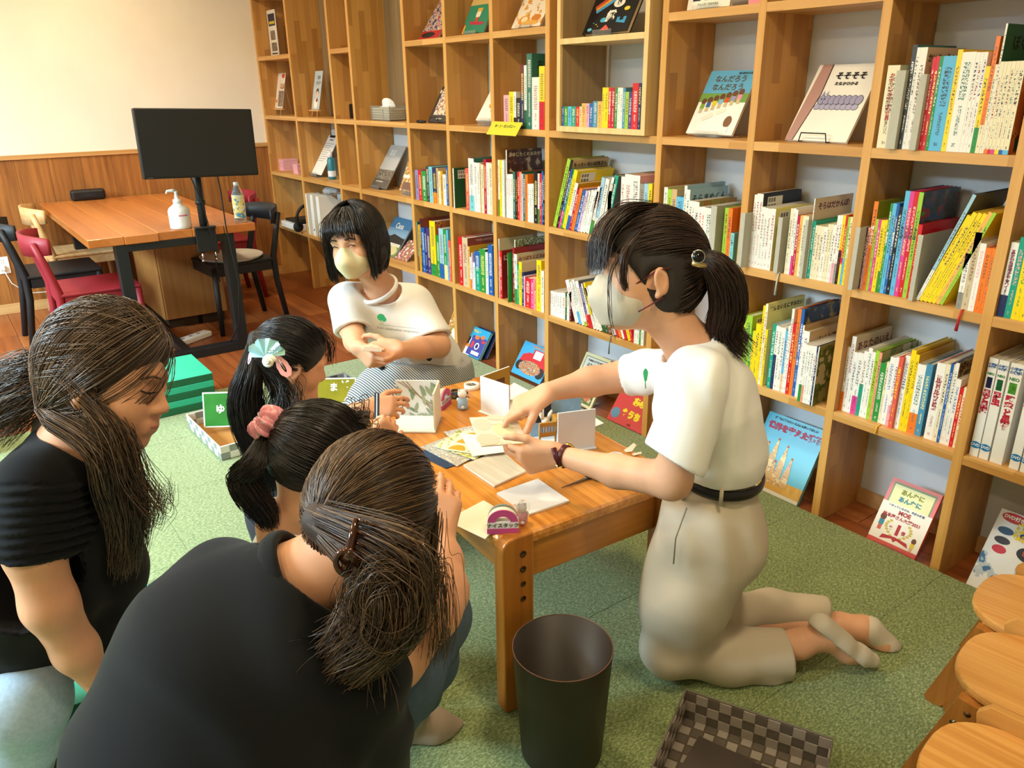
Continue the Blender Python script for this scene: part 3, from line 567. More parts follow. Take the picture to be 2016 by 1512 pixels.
def display(bl, br, tl, k, label, base, items, y0=.07, thick=.009, name='picture_book', stand='acrylic', spine='#cfc8b8', wd=None, side=None, cat='book', ymax=None, sl=None):
    zs = stop(k)
    X0 = aty(*bl, y0)[0]; z0 = max(zs+.006, zfor(X0, y0, bl[1])); Xr = aty(*br, y0)[0] if br else X0+wd
    T = atx(*tl, X0); ty, tz = T[1]-y0, T[2]-z0
    if ty < .02: ty = .02
    lim = (ymax or SHD-.012)-y0-thick
    if ty > lim: tz *= 1; ty = lim
    a = math.atan2(ty, tz); h = math.hypot(ty, tz); w = Xr-X0
    n = Vector((0, -math.cos(a), math.sin(a))); up = Vector((0, math.sin(a), math.cos(a)))
    mc = mat('cov_'+base, base, .3) if base.startswith('#') else MATS[base]
    mb = MB().box((0, 0, -thick), (w, h, -thick*.82), mc).box((0, 0, -thick*.18), (w, h, 0), mc).box((0, 0, -thick*.82), (thick*.2, h, -thick*.18), mat('cov_'+(side or base), side or base, .3) if (side or base).startswith('#') else mc)
    o = mb.build(name, None, None, None, None, None, label, cat); o.matrix_world = frame_mat((X0, y0, z0+thick*math.sin(a)*0), (1, 0, 0), up, n)
    MB().box((thick*.25, .003, -thick*.8), (w-.003, h-.003, -thick*.2), m_pages).build('pages', None, o)
    paint(o, w, h, items)
    if stand:
        t = thing('book_stand', sl or ('clear stand under the '+label)[:90], 'stand', (X0+w*.5, y0, zs+.0004))
        ms = m_acr if stand == 'acrylic' else mat('black_wire', '#141414', .4, metal=.6)
        hz = z0-zs; sw = min(.11, w*.6)/2
        # foot plate, lip and back plate of the stand
        nb = Vector((0, math.sin(a), math.cos(a))); bk = thick/math.cos(a)+.002
        if stand == 'acrylic':
            MB().box((-sw, -.012, 0), (sw, .1, .0025), ms, .0006).build('foot', None, t)
            MB().box((-sw, -.014, .0025), (sw, -.0115, max(.012, hz+.012)), ms, .0006).build('lip', None, t)
            q = [Vector((s, bk+.004+math.sin(a)*l, .003+math.cos(a)*l)) for l in (0, min(.12, h*.7)) for s in (-sw, sw)]; q2 = [v+Vector((0, .0025, 0)) for v in q]
            MB().add(q+q2, [(0, 1, 3, 2), (5, 4, 6, 7), (0, 4, 5, 1), (2, 3, 7, 6), (0, 2, 6, 4), (1, 5, 7, 3)], ms).build('back_plate', None, t)
        else:
            for s in (-1, 1):
                MB().tube([(s*sw*.8, -.012, .03), (s*sw*.9, -.013, .004), (s*sw*.9, .09, .003), (s*sw*.8, bk+.006+math.sin(a)*.1, math.cos(a)*.1)], .0018, ms, 8).build('wire_leg', None, t)
            MB().tube([(-sw*.8, -.012, .03), (sw*.8, -.012, .03)], .0018, ms, 8).build('wire_bar', None, t)
    return o
KID = lambda u, v, s, body, leg: [('ell', u, v+s*1.5, s*.55, s*.5, '#6a4028'), ('rect', u-s*.45, v+s*.35, u+s*.45, v+s*1.1, body), ('rect', u-s*.35, v-s*.35, u+s*.35, v+s*.35, leg)]
it = [('rect', 0, .62, 1, 1, '#5fa8cf'), ('rect', 0, .5, 1, .64, '#6f9a44'), ('txt', .5, .86, .115, 'なんだろう', '#5a4a2c'), ('txt', .5, .73, .115, 'なんだろう', '#5a4a2c'), ('txt', .78, .95, .035, 'ヨシタケシンスケ', '#2a2a2a')]
for i, c in enumerate(['#7aa02a', '#3a5aa0', '#e0c21c', '#8ab4cc', '#cf4a2c', '#9a86b8', '#e08aa8']): it += KID(.12+.12*i, .36+.025*i, .1, c, '#c9b48a')
it += [('poly', [(.25, .2), (.45, .28), (.4, .33), (.2, .25)], '#e6e0d0'), ('poly', [(.5, .3), (.68, .37), (.64, .41), (.46, .35)], '#e6e0d0'), ('ell', .8, .2, .08, .09, '#7a5236'), ('rect', .72, .02, .86, .12, '#e9efe6')]
display((1350, 262), (1440, 266), (1402, 140), 3, 'sky-blue and white picture book of children at a crossing', '#f2efe6', it, side='#5aa0cc', sl='clear acrylic stand under the sky-blue crossing picture book')
it = [('poly', [(0, 0), (.12, 0), (.24, .6), (.22, 1), (.06, 1)], '#b58a80'), ('poly', [(.12, 0), (.135, 0), (.255, .6), (.24, 1), (.22, 1), (.24, .6)], '#3a2a28'), ('txt', .6, .84, .1, 'そそそそ', '#1a1a1a', .0012), ('txt', .58, .74, .05, 'たなかひかる', '#2a2a2a')]
for i in range(8):
    it += [('ell', .3+.085*i, .53, .06, .065, '#3a3648'), ('ell', .3+.085*i, .53, .053, .058, '#9a96b4'), ('ell', .28+.085*i, .44, .055, .04, '#3a3648'), ('ell', .28+.085*i, .44, .05, .035, '#a8a4c0')]
it += [('poly', [(.27, .58), (.29, .65), (.32, .6)], '#9a96b4'), ('poly', [(.33, .6), (.37, .65), (.37, .58)], '#9a96b4'), ('ell', .3, .54, .01, .01, '#1a1a1a'), ('ell', .35, .54, .01, .01, '#1a1a1a')]
display((1545, 275), (1665, 284), (1615, 128), 3, 'white picture book showing a row of lilac cats beside a trunk', '#f0ece2', it, stand='wire', sl='black wire stand holding the white cat-row picture book')
art_mat('art_kids', '#e4d8c0', ['#b03a3a', '#3a6a8a', '#d0a03a', '#2a2a2a'], 60, .52)
art_mat('art_town', '#2c3a7a', ['#3a4a8a', '#e8e0d0', '#8a3a2a', '#e8e4da', '#b52a2a'], 34, .4)
art_mat('art_animals', '#f0e6d4', ['#f0e0d8', '#d99a3c', '#e8b860', '#c97a2a'], 24, .5)
art_mat('art_food', '#e8dcc0', ['#b04a2a', '#d08a4a', '#7a9a3a', '#a02a2a', '#f0e8d8'], 40, .44)
art_mat('art_flowers', '#efe2d2', ['#d88a9a', '#b0405a', '#5a7a3a', '#c8a070', '#7a2a2a'], 42, .42)
display((842, 240), None, (872, 170), 3, 'dark grey picture book with a pale illustrated panel on stand', '#3a3a3e', [('rect', .14, .2, .95, .93, 'art_kids'), ('ell', .05, .85, .05, .05, '#e8d8c8'), ('txt', .6, .1, .05, 'Merry House', '#cfcabc')], wd=.17, sl='black low stand under the dark grey picture book', stand='wire')
display((936.5, 236.5), None, (966, 178), 3, 'white picture book with red figures on a clear stand', '#efe9de', [('ell', .6, .72, .3, .14, '#c4272a'), ('ell', .45, .5, .14, .1, '#d8963a'), ('ell', .62, .48, .1, .1, '#3a6a3a'), ('rect', .5, .3, .8, .38, '#2a2a2a')], wd=.18, sl='clear stand under the white picture book with red figures')
display((824, 82.5), None, (866, 0), 4, 'dark blue night town picture book on the upper shelf', 'art_town', [('rect', 0, 0, 1, .2, '#b8262a'), ('ell', .4, .1, .35, .07, '#221c1c')], wd=.2, stand=None)
display((907, 68), None, (932, 0), 4, 'green picture book of a dark-haired figure in a red boat', '#2f8a70', [('rect', 0, .82, 1, 1, '#cfae6a'), ('rect', 0, 0, .05, .3, '#c42a2a'), ('rect', .05, 0, .1, .25, '#e0c21c'), ('poly', [(.2, .36), (.9, .3), (.8, .22), (.3, .26)], '#b02a4a'), ('ell', .5, .55, .1, .14, '#e8dcc8'), ('rect', .4, .62, .62, .72, '#d8a83a'), ('rect', .44, .32, .56, .46, '#c8482a')], wd=.2, sl='clear stand under the green boat picture book')
display((1006, 56.5), (1062.5, 52), (1031, 0), 4, 'pale picture book of orange animals on the upper shelf', 'art_animals', [('ell', .35, .25, .2, .16, '#d8963a'), ('ell', .36, .27, .11, .1, '#f0dcb8'), ('ell', .75, .3, .16, .12, '#cf7f2c'), ('ell', .6, .14, .3, .08, '#e0aa4c')], sl='clear stand under the pale picture book of orange animals')
# black picture encyclopedia in the pine box
zsave = SZ[4]; SZ[4] = zmid+bt/2-TH
it = [('poly', [(.1, .62), (.42, .9), (.46, .84), (.14, .56)], '#e8a02a'), ('poly', [(.12, .56), (.46, .84), (.5, .78), (.16, .5)], '#4a9ad8'), ('poly', [(.08, .68), (.38, .96), (.42, .9), (.1, .62)], '#d84a3a'), ('ell', .6, .72, .12, .11, '#f0ece4'), ('txt', .6, .72, .13, '図', '#16161a', .001), ('txt', .52, .38, .3, '鑑', '#f2eee6', .002), ('ell', .38, .32, .07, .06, '#4ab0d8'), ('ell', .82, .56, .06, .05, '#e8d23a'), ('poly', [(.68, .24), (.68, .36), (.74, .36), (.74, .28), (.82, .28), (.82, .36), (.88, .36), (.88, .2)], '#3a9ad0'), ('poly', [(.38, .06), (.48, .2), (.6, .06)], '#e05a4a'), ('ell', .14, .1, .05, .04, '#5ac0d8'), ('ell', .25, .22, .015, .012, '#e8d23a'), ('ell', .18, .26, .012, .012, '#5ac0d8'), ('ell', .3, .17, .012, .012, '#e8d23a')]
display((1146, 68), (1233.6, 62.5), (1177, -10), 4, 'black illustrated encyclopedia with bright icons in the pine box', '#1c1c20', it, y0=.05, thick=.022, side='#2a2a2c', sl='clear stand under the black illustrated encyclopedia')
SZ[4] = zsave
display((1351.7, 26.4), (1435, 21), (1366, -60), 4, 'white picture book with black window shapes on the top shelf', '#ece8de', [('rect', .12, .2, .3, .6, '#1c2230'), ('rect', .4, .2, .6, .6, '#1c2230'), ('rect', .7, .2, .9, .6, '#1c2230'), ('txt', .5, .1, .07, 'びっくりどうぶつえん', '#8a9a8a')], y0=.05, thick=.014, sl='clear stand under the white book with black windows')
pg = thing('pig_card', 'pink pig-face card standing on the top shelf', 'card', (0, 0, 0))
c0 = aty(1473, 12, .04); c1 = aty(1502, 12, .04); pw = c1[0]-c0[0]
MB().box((c0[0], .038, stop(4)+.0005), (c1[0], .043, stop(4)+.07), mat('pig_pink', '#e9919a', .5), .002).build('card', None, pg)
MB().prism([(c0[0]+pw*.5+pw*.3*math.cos(q*.35), stop(4)+.033+.011*math.sin(q*.35)) for q in range(18)], .0366, .0378, mat('pig_snout', '#d8606e', .5), 'Y').build('snout', None, pg)
bx('white_leaflet', (aty(1578, 0, .05)[0], .05, stop(4)+.0005), (aty(1640, 0, .05)[0], .054, stop(4)+.2), mat('paper_white', '#ebe8df', .7), label='white printed leaflet standing on the top shelf near the corner', cat='leaflet')
# magazines left of the books
art_mat('art_rubble', '#5a544c', ['#6a6258', '#8a8478', '#b0aa9e', '#3a342e'], 60, .42)
display((724.5, 365), (759, 371), (770.5, 284), 2, 'grey architecture magazine leaning on a clear stand', '#b9babb', [('rect', 0, 0, 1, .22, '#5c544c'), ('rect', 0, .2, 1, .42, 'art_rubble'), ('txt', .5, .84, .26, 'au', '#e4e4e2', .002), ('txt', .5, .14, .04, 'a world to discover', '#d8d4cc')], thick=.006, name='magazine', cat='magazine', side='#d0cfcc', sl='clear stand under the grey architecture magazine')
display((786, 374), None, (803, 318), 2, 'white magazine with red-brown pictures beside the grey magazine', 'art_food', [('rect', .1, .05, .9, .3, '#7a5a4c'), ('rect', 0, .45, 1, .55, '#efe8dc')], wd=.2, thick=.006, name='magazine', cat='magazine', sl='clear stand under the red-brown picture magazine')
display((738, 500), (777, 506), (788, 424), 1, 'house magazine with blue sky cover below the grey magazine', '#7ea3bf', [('rect', 0, .72, 1, 1, '#4a7ea8'), ('rect', 0, .4, 1, .5, '#4a5a6a'), ('rect', 0, 0, 1, .4, '#6f7f4a'), ('poly', [(.2, .42), (.45, .56), (1, .48), (1, .3), (.25, .3)], '#2a2826'), ('rect', .3, .25, .95, .33, '#cfcabc'), ('ell', .7, .14, .25, .12, '#c8bc8a'), ('txt', .5, .78, .2, 'Casa', '#f0ede2', .0012)], thick=.008, name='magazine', cat='magazine', side='#8a8a88', stand=None)
display((777, 520), None, (806, 472), 1, 'flower picture magazine tucked beside the house magazine', 'art_flowers', [], wd=.16, thick=.006, name='magazine', cat='magazine', stand=None)
# lowest row, standing on the wooden floor
display((872, 680), None, (893, 611), 0, 'food photograph magazine behind the seated woman in white', 'art_food', [('ell', .6, .4, .3, .2, '#e8ded0')], wd=.2, y0=.05, name='magazine', cat='magazine', stand=None)
it = [('rect', .02, .02, .5, .6, '#eeeade'), ('rect', .34, .05, .98, .72, '#3f3f92'), ('txt', .45, .87, .11, 'でんしゃ', '#f0d23a', .0012), ('ell', .55, .68, .1, .07, '#e8722c'), ('ell', .78, .74, .09, .07, '#e8722c'), ('ell', .68, .4, .1, .12, '#e4e2ea'), ('ell', .68, .4, .06, .08, '#2a2a5a'), ('ell', .24, .55, .07, .09, '#1c1c1e'), ('rect', .18, .3, .3, .48, '#1c1c1e'), ('ell', .3, .33, .08, .06, '#e08030'), ('rect', .42, .3, .52, .52, '#d83a3a'), ('rect', .55, .1, .9, .22, '#d8d6e4'), ('ell', .88, .6, .09, .05, '#c42c3a')]
display((901.5, 691.5), (941.7, 709), (925.8, 638.7), 0, 'bright blue train picture book leaning in the lowest cell', '#2f9fd0', it, y0=.03, thick=.018, side='#243a6a', stand=None, ymax=.19)
display((917, 690), (957, 708), (938, 640), 0, 'navy picture book tucked behind the train picture book', '#1c2f5a', [], y0=.075, thick=.012, stand=None)
art_mat('art_crowd', '#8a6a4a', ['#d8a05a', '#b04a2a', '#5a7aa8', '#e0c890', '#2a2420'], 70, .42)
it = [('poly', [(.12, .62), (.3, .72), (.86, .72), (.98, .5), (.98, .3), (.06, .3)], '#c0242c'), ('rect', .42, .62, .78, .86, '#c0242c'), ('rect', .47, .6, .73, .83, '#d8dee6'), ('ell', .15, .3, .12, .14, '#221c1c'), ('ell', .86, .26, .13, .16, '#221c1c'), ('ell', .5, .3, .36, .2, 'art_crowd'), ('txt', .5, .92, .08, 'みんなで! いえ', '#d8963a', .001)]
display((1005.7, 731.7), (1062, 760.6), (1034.6, 670), 0, 'blue picture book with a red tractor and crowd', '#3f9fd8', it, y0=.04, thick=.01, side='#3a80b0', stand=None)
it = [('rect', .08, .06, .92, .94, '#2c2c2c'), ('rect', .1, .07, .9, .93, '#d8d8cc'), ('rect', .1, .07, .9, .42, 'art_forest'), ('txt', .5, .87, .05, 'THREE LITTLE PIGS', '#2a2a2a'), ('txt', .5, .78, .08, 'ぶたのいえ', '#2a2a2a'), ('ell', .3, .62, .13, .11, '#e2a6ae'), ('ell', .5, .5, .2, .1, '#e2a6ae'), ('ell', .7, .2, .14, .08, '#c8704a'), ('ell', .4, .18, .1, .07, '#efe8d8')]
display((1114.7, 790), (1161.7, 810), (1155, 692), 0, 'cream-framed picture book with a pink pig behind the arm', '#d9d4a8', it, y0=.04, thick=.01, sl='clear stand under the cream pig picture book')
it = [('txt', .62, .82, .15, 'いい', '#ecd828', .004), ('txt', .62, .56, .17, 'あの', '#ecd828', .004), ('txt', .55, .26, .17, 'おうち', '#ecd828', .004), ('ell', .14, .2, .12, .12, '#5a8ab0'), ('txt', .6, .06, .04, 'くろだ', '#3a1414')]
display((1194.4, 824), (1262, 856), (1236, 742), 0, 'red picture book with big yellow lettering beside the arm', '#c4232c', it, y0=.02, thick=.01, stand=None)
art_mat('art_spires', '#c8963a', ['#d8aa4c', '#a8742a', '#e0c078'], 40, .45)
it = [('rect', 0, .0, 1, .2, '#d2a24a'), ('txt', .5, .95, .035, '子どもに教えたい 大人にも知ってほしい', '#1c2a30', .0004), ('txt', .53, .84, .098, '世界を変えた建物', '#b03a5a', .002)]
for i, (u, hh) in enumerate([(.2, .6), (.34, .68), (.52, .63), (.66, .5), (.08, .44), (.42, .4)]):
    it += [('poly', [(u-.075, .12), (u+.075, .12), (u+.05, hh-.2), (u+.012, hh), (u-.012, hh), (u-.05, hh-.2)], 'art_spires'), ('ell', u, hh+.015, .018, .016, '#c05a2c')]
it += [('poly', [(.7, .05), (.78, .2), (.86, .05)], '#d8b05a'), ('poly', [(.84, .04), (.92, .22), (1, .04)], '#d8b05a'), ('rect', 0, 0, 1, .045, '#dcdcd4')]
display((1456.7, 963), (1568, 995), (1516, 809), 0, 'large turquoise book with golden cathedral spires on its cover', '#4cacca', it, y0=.03, thick=.016, side='#3a8aa4', stand=None)
it = [('rect', .07, .5, .93, .95, '#8a9a7c'), ('rect', .1, .52, .9, .92, '#e6e8b4'), ('txt', .5, .83, .085, 'あんなに', '#8a9034', .001), ('txt', .5, .72, .085, 'あんなに', '#4a8a9a', .001), ('rect', 0, .07, 1, .64, '#efece6'), ('txt', .5, .6, .038, 'つまっているのは、家族の時間', '#3a5a7a', .0003), ('txt', .5, .53, .085, 'MOE', '#a8343c', .001), ('txt', .48, .45, .062, '絵本屋さん大賞2021', '#a8343c', .0006)]
for s in (-1, 1):
    for q in range(7): it.append(('ell', .5+s*(.1+.15*math.sin(q*.42)), .18+.035*q, .035, .017, '#c8b85a'))
it += [('txt', .5, .28, .2, '1', '#b0283a', .003), ('txt', .36, .28, .06, '第', '#b0283a'), ('txt', .62, .27, .06, '位', '#b0283a'), ('poly', [(.25, .16), (.5, .18), (.75, .16), (.8, .1), (.55, .14), (.5, .1), (.45, .14), (.22, .09)], '#b8323c')]
it += KID(.14, .24, .11, '#3a8aa8', '#c8645a')+KID(.86, .1, .085, '#e0c83a', '#d8b090')
display((1705.6, 1059), (1801, 1098), (1759.6, 938.4), 0, 'red and white award-banded picture book on a clear stand', '#cf4a3c', it, y0=.02, thick=.012, side='#a8403a', sl='clear acrylic stand under the red award picture book', ymax=.19)
art_mat('art_trains', '#e4e6ea', ['#b8c4d0', '#3a6a9a', '#8ab0c8', '#2a2a3a'], 16, .5)
it = [('rect', 0, .0, 1, .45, 'art_trains'), ('rect', .34, .74, 1, .92, '#22449a'), ('txt', .62, .79, .2, '新幹線', '#f2d22c', .004), ('ell', .2, .93, .16, .06, '#c83a3a'), ('txt', .2, .93, .055, 'DVD付き', '#f4ecd8'), ('ell', .16, .76, .1, .045, '#3a5a7a'), ('ell', .17, .64, .1, .045, '#3c3c44'), ('ell', .18, .53, .09, .05, '#c4344a'), ('ell', .55, .58, .17, .09, '#2a2a34'), ('txt', .55, .58, .06, 'ひみつ', '#e86a3a')]
display((1901, 1152), None, (1973, 1000), 0, 'train picture book with yellow kanji at the lower right corner', '#e6e6e4', it, wd=.22, y0=.03, thick=.014, stand=None)
# easels with cards in the far left cells
def easel(px, py, k, label, elabel, w, h, base, items, y0=.11, lift=.05):
    zs = stop(k); p0 = aty(px, py, y0); x0 = p0[0]; z0 = zs+lift; me = wood('easel_beech', '#dcb27a', '#c89a5c', 'Z')
    t = thing('mini_easel', elabel, 'easel', (x0+w/2, y0, zs+.0004))
    for s in (-1, 1): MB().tube([(s*w*.36, -.03, 0), (s*w*.12, .03, lift+h*.8)], .004, me, 6).build('leg', None, t)
    MB().tube([(0, .085, 0), (0, .04, lift+h*.75)], .004, me, 6).build('back_leg', None, t)
    MB().box((-w*.62, -.034, lift-.012), (w*.62, -.012, lift-.003), me, .001).build('ledge', None, t)
    a = .22; up = Vector((0, math.sin(a), math.cos(a))); n = Vector((0, -math.cos(a), math.sin(a)))
    o = MB().box((0, 0, -.003), (w, h, 0), mat('cov_'+base, base, .4)).build('display_card', None, None, label=label, cat='card'); o.matrix_world = frame_mat((x0, y0-.02, z0), (1, 0, 0), up, n)
    paint(o, w, h, items)
easel(546, 208, 3, 'white card with orange dot and photos on wooden easel', 'small wooden easel in the leftmost bookcase column', .15, .26, '#efe9dd', [('ell', .75, .92, .2, .07, '#d2542c'), ('rect', .35, .05, 1, .5, 'art_rubble'), ('ell', .14, .2, .1, .05, '#e0662c'), ('rect', .5, .55, 1, .7, 'art_food')])
easel(618, 210, 3, 'pale blue card with a girl drawing on wooden easel', 'small wooden easel holding the pale blue card', .13, .26, '#b4c6d0', [('txt', .6, .83, .1, '生活', '#3a4a56'), ('txt', .6, .68, .1, 'づくり', '#3a4a56'), ('ell', .6, .45, .18, .1, '#221c1c'), ('ell', .6, .4, .15, .08, '#e6c0a8'), ('ell', .52, .16, .3, .13, '#ece8dc'), ('ell', .6, .24, .12, .05, '#8a2c3a')])
q = aty(534, 110, .1); o = thing('notice_card', 'tall white notice with dark header on the upper left shelf', 'sign', (q[0], .1, stop(4)+.0004))
b_ = MB().box((0, 0, 0), (.165, .004, .32), mat('paper_white', '#ebe8df', .7)).build('sheet', None, o)
pp = link('print', bpy.data.meshes.new('p'), o); pp.matrix_local = frame_mat((0, -.0006, 0), (1, 0, 0), (0, 0, 1), (0, -1, 0))
paint(pp, .165, .32, [('rect', .12, .66, .92, .92, '#3a3844'), ('rect', .2, .7, .86, .76, '#d8c23a'), ('rect', .25, .36, .8, .56, 'art_rubble'), ('rect', .25, .12, .9, .3, 'art_rubble'), ('rect', .2, .05, .9, .08, '#4a4a4a')], 'print_blocks')
# acrylic box of paper towels
q = aty(730, 235, .05); t = thing('paper_towel_box', 'clear box of folded cream paper towels with one pulled up', 'tissue box', (q[0], .05, stop(3)+.0005))
MB().box((0, 0, 0), (.25, .12, .003), m_acr).box((0, 0, 0), (.003, .12, .085), m_acr).box((.247, 0, 0), (.25, .12, .085), m_acr).box((.003, 0, .003), (.247, .003, .085), m_acr).box((.003, .117, .003), (.247, .12, .085), m_acr).build('clear_case', None, t)
for i in range(5): MB().box((.012, .008, .004+.014*i), (.15, .112, .016+.014*i), mat('towel_cream', '#f0e6cc', .9), .004).build('folded_towel', None, t)
for i in range(5): MB().box((.158, .008, .004+.013*i), (.24, .112, .0155+.013*i), mat('towel_cream', '#f0e6cc', .9), .004).build('folded_towel', None, t)
mb = MB(); n_ = 9
vs = []
for i in range(n_):
    for j in range(6):
        u, v = i/(n_-1), j/5; hgt = .075+.085*math.sin(math.pi*min(1, u*1.1)**.8)*(.35+.65*u)*v
        vs.append((.03+.15*u, .06+.02*math.sin(u*6+v*3)*v+(v-.5)*.02, hgt))
mb.add(vs, [(i*6+j, (i+1)*6+j, (i+1)*6+j+1, i*6+j+1) for i in range(n_-1) for j in range(5)], mat('towel_white', '#e8eef2', .9), True).build('pulled_towel', None, t)
# pink slips, clipboard, files, laptop corner
for i, (px, w, h, dy, lab) in enumerate([(550, .1, .085, .07, 'tall stack of pink paper slips in the left column'), (577, .09, .07, .05, 'squarer stack of pink paper slips beside the tall one')]):
    q = aty(px, 333, dy); t = thing('slip_stack', lab, 'paper', (q[0], dy, stop(2)+.0004), group='pink paper stacks')
    for k in range(9): MB().box((rnd.uniform(-.003, .003), rnd.uniform(-.003, .003), h/9*k), (w+rnd.uniform(-.003, .003), .12, h/9*(k+1)-.0008), mat('pink_paper', '#e6a9ae', .85)).build('paper_bundle', None, t)
display((607, 340), (632, 341), (648, 265), 2, 'clipboard with a white printed form leaning in the left column', '#ece9e2', [('txt', .6, .88, .05, 'お知らせ', '#3a3a3a')]+[('rect', .12, .78-.055*i, .9-.1*(i % 3), .79-.055*i, '#8a8a88') for i in range(9)]+[('rect', .35, .94, .75, 1.0, '#1c1c1e')], thick=.004, name='clipboard', cat='clipboard', side='#5a4632', sl='clear stand under the clipboard')
q = aty(654, 345, .1); t = thing('spray_bottle', 'teal and white spray can standing behind the clipboard', 'bottle', (q[0], .1, stop(2)+.0004))
MB().lathe([(.026, 0), (.028, .01), (.028, .13), (.02, .15)], mat('can_teal', '#2c7a8a', .3), 20).build('body', None, t); MB().lathe([(.012, .15), (.013, .185), (.008, .19)], mat('can_cap', '#e8e8e4', .4), 16).build('cap', None, t); MB().lathe([(.0285, .02), (.0285, .06)], mat('can_label', '#dfe6ea', .4), 20, capb=False, capt=False).build('label_band', None, t)
for i, px in enumerate((606, 617, 628)):
    q = aty(px, 460, .004); w = .05
    t = thing('file_box', 'white upright file box, %s from the bookcase end panel' % ORD[i+1], 'file box', (q[0]+(.002*i), .004, stop(1)+.0004), group='white file boxes')
    MB().prism([(0, 0), (.23, 0), (.23, .2), (.1, .3), (0, .3)], 0, w, mat('file_white', '#e9e5da', .5), 'X').build('body', None, t)
    MB().lathe([(.008, -.0004), (.008, .0006)], INK('#2a2622'), 14).build('finger_hole', None, t, (w*.5, -.0003, .045), (math.radians(90), 0, 0))
q = aty(640, 372, .1)
mb = MB()
bm = bmesh.new(); bmesh.ops.create_icosphere(bm, subdivisions=3, radius=1)
vs = []
for v in bm.verts:
    c = v.co; k = 1+.12*math.sin(c.x*9+c.y*5)+.08*math.sin(c.z*13+c.x*7); vs.append((q[0]+.09+c.x*.085*k, .12+c.y*.07*k, stop(1)+.335+c.z*.03*k))
bm.verts.index_update(); mb.add(vs, [[v.index for v in f.verts] for f in bm.faces], mat('plastic_bag', '#d8dadb', .2, trans=.35), True); bm.free()
mb.build('plastic_bag', label='crumpled clear plastic bag lying on the white file boxes', cat='bag')
q = atx(545, 440, .3); xw = .33
t = thing('paper_pile', 'white stack of large paper under the black router', 'paper', (.16, -.02, stop(1)+.0004))
for k in range(4): MB().box((rnd.uniform(0, .006), rnd.uniform(0, .006), .011*k), (.33, .23, .011*k+.0105), mat('paper_white', '#ebe8df', .7)).build('paper_bundle', None, t)
t = thing('black_device', 'flat black device on top of the white paper pile', 'device', (.19, .01, stop(1)+.0456))
MB().box((0, 0, 0), (.28, .19, .02), mat('black_plastic', '#151517', .45), .003).build('body', None, t); MB().box((.1, .04, .02), (.24, .14, .026), mat('black_plastic', '#151517', .45), .003).build('lid', None, t)
t = thing('headphones', 'black headphones leaning against the bookcase upright', 'headphones', (.57, .05, stop(1)+.0004))
MB().tube([(.0, .09*math.cos(a), .105+.095*math.sin(a)) for a in np.linspace(-.6, math.pi+.6, 18)], .012, mat('black_plastic', '#151517', .45), 8).build('headband', None, t)
for s in (-1, 1): MB().lathe([(.0, 0), (.036, .003), (.04, .014), (.036, .028), (.0, .03)], mat('black_soft', '#1b1b1d', .8), 20, capb=False, capt=False).build('ear_pad', None, t, (-.02+.01*s, .08*s, .042), (0, math.radians(90), 0))
# yellow name card clipped to the shelf edge
pa = [aty(964, 236, -.02), aty(1024, 243, -.02)]; xl, xr = aty(958, 264, -.05)[0], aty(1016, 270, -.05)[0]
t = thing('shelf_sign', 'bright yellow-green name card tilted over the shelf edge', 'sign', (xl, -.052, stop(3)-.028))
a = math.radians(35); o = MB().box((0, 0, -.002), (xr-xl, .07, 0), mat('sign_yellow', '#d3d23a', .12, coat=1)).build('plate', None, t); o.matrix_local = frame_mat((0, 0, 0), (1, 0, 0), (0, math.sin(a), math.cos(a)), (0, -math.cos(a), math.sin(a)))
put_text('lettering', 'キ・ン・カンパニー', .018, INK('#1c1c14'), o, Matrix.Translation(((xr-xl)*.5, .045, .0008)), bold=.0006)
q = aty(822, 240, .03); t = thing('black_marker', 'black marker lying in front of the dark grey picture book', 'pen', (q[0], .03, stop(3)+.0085)); MB().tube([(0, 0, 0), (.055, 0, 0)], .008, mat('black_plastic', '#151517', .45), 10).build('barrel', None, t); MB().tube([(.055, 0, 0), (.085, 0, 0)], [.007, .006], mat('black_soft', '#1b1b1d', .8), 10).build('cap', None, t)
q = aty(684, 236, .1); t = thing('glass_ornament', 'small dark ornament with a gold ring in the narrow cell', 'ornament', (q[0], .1, stop(3)+.0004)); MB().prism([(-.02, 0), (.05, 0), (.05, .09)], 0, .03, mat('orn_dark', '#2a2622', .4), 'Y').build('body', None, t); MB().tube([(.02+.014*math.cos(k*.5), -.003, .045+.026*math.sin(k*.5)) for k in range(14)], .0022, mat('gold', '#c9a24a', .25, metal=1), 6).build('ring', None, t)
# bookmark ribbons hanging over shelf edges
def ribbon(name, px, col, k, ylen, label):
    p = aty(px[0], px[1], -.003); z = stop(k)
    MB().tube([(p[0], .02, z+.002), (p[0], -.004, z+.001), (p[0]-.002, -.006, z-.02), (p[0]-.004, -.007, z-ylen)], [.0012, .0014, .0016, .0026], mat('ribbon_'+col, col, .6), 6, flat=2.0, up=(1, 0, 0)).build(name, label=label, cat='ribbon')
ribbon('bookmark_ribbon', (1893, 615), '#c0282c', 2, .06, 'red bookmark ribbon hanging over the shelf edge')
ribbon('bookmark_ribbon', (1532, 550), '#b8bcae', 2, .075, 'grey tassel hanging from the shelf with white books')
ribbon('bookmark_ribbon', (1725, 850), '#e0aa2a', 1, .02, 'yellow bookmark ribbon over the lower right shelf edge')
ribbon('bookmark_ribbon', (1202, 665), '#7a8478', 1, .08, 'thin dark green cord hanging below the face mask')
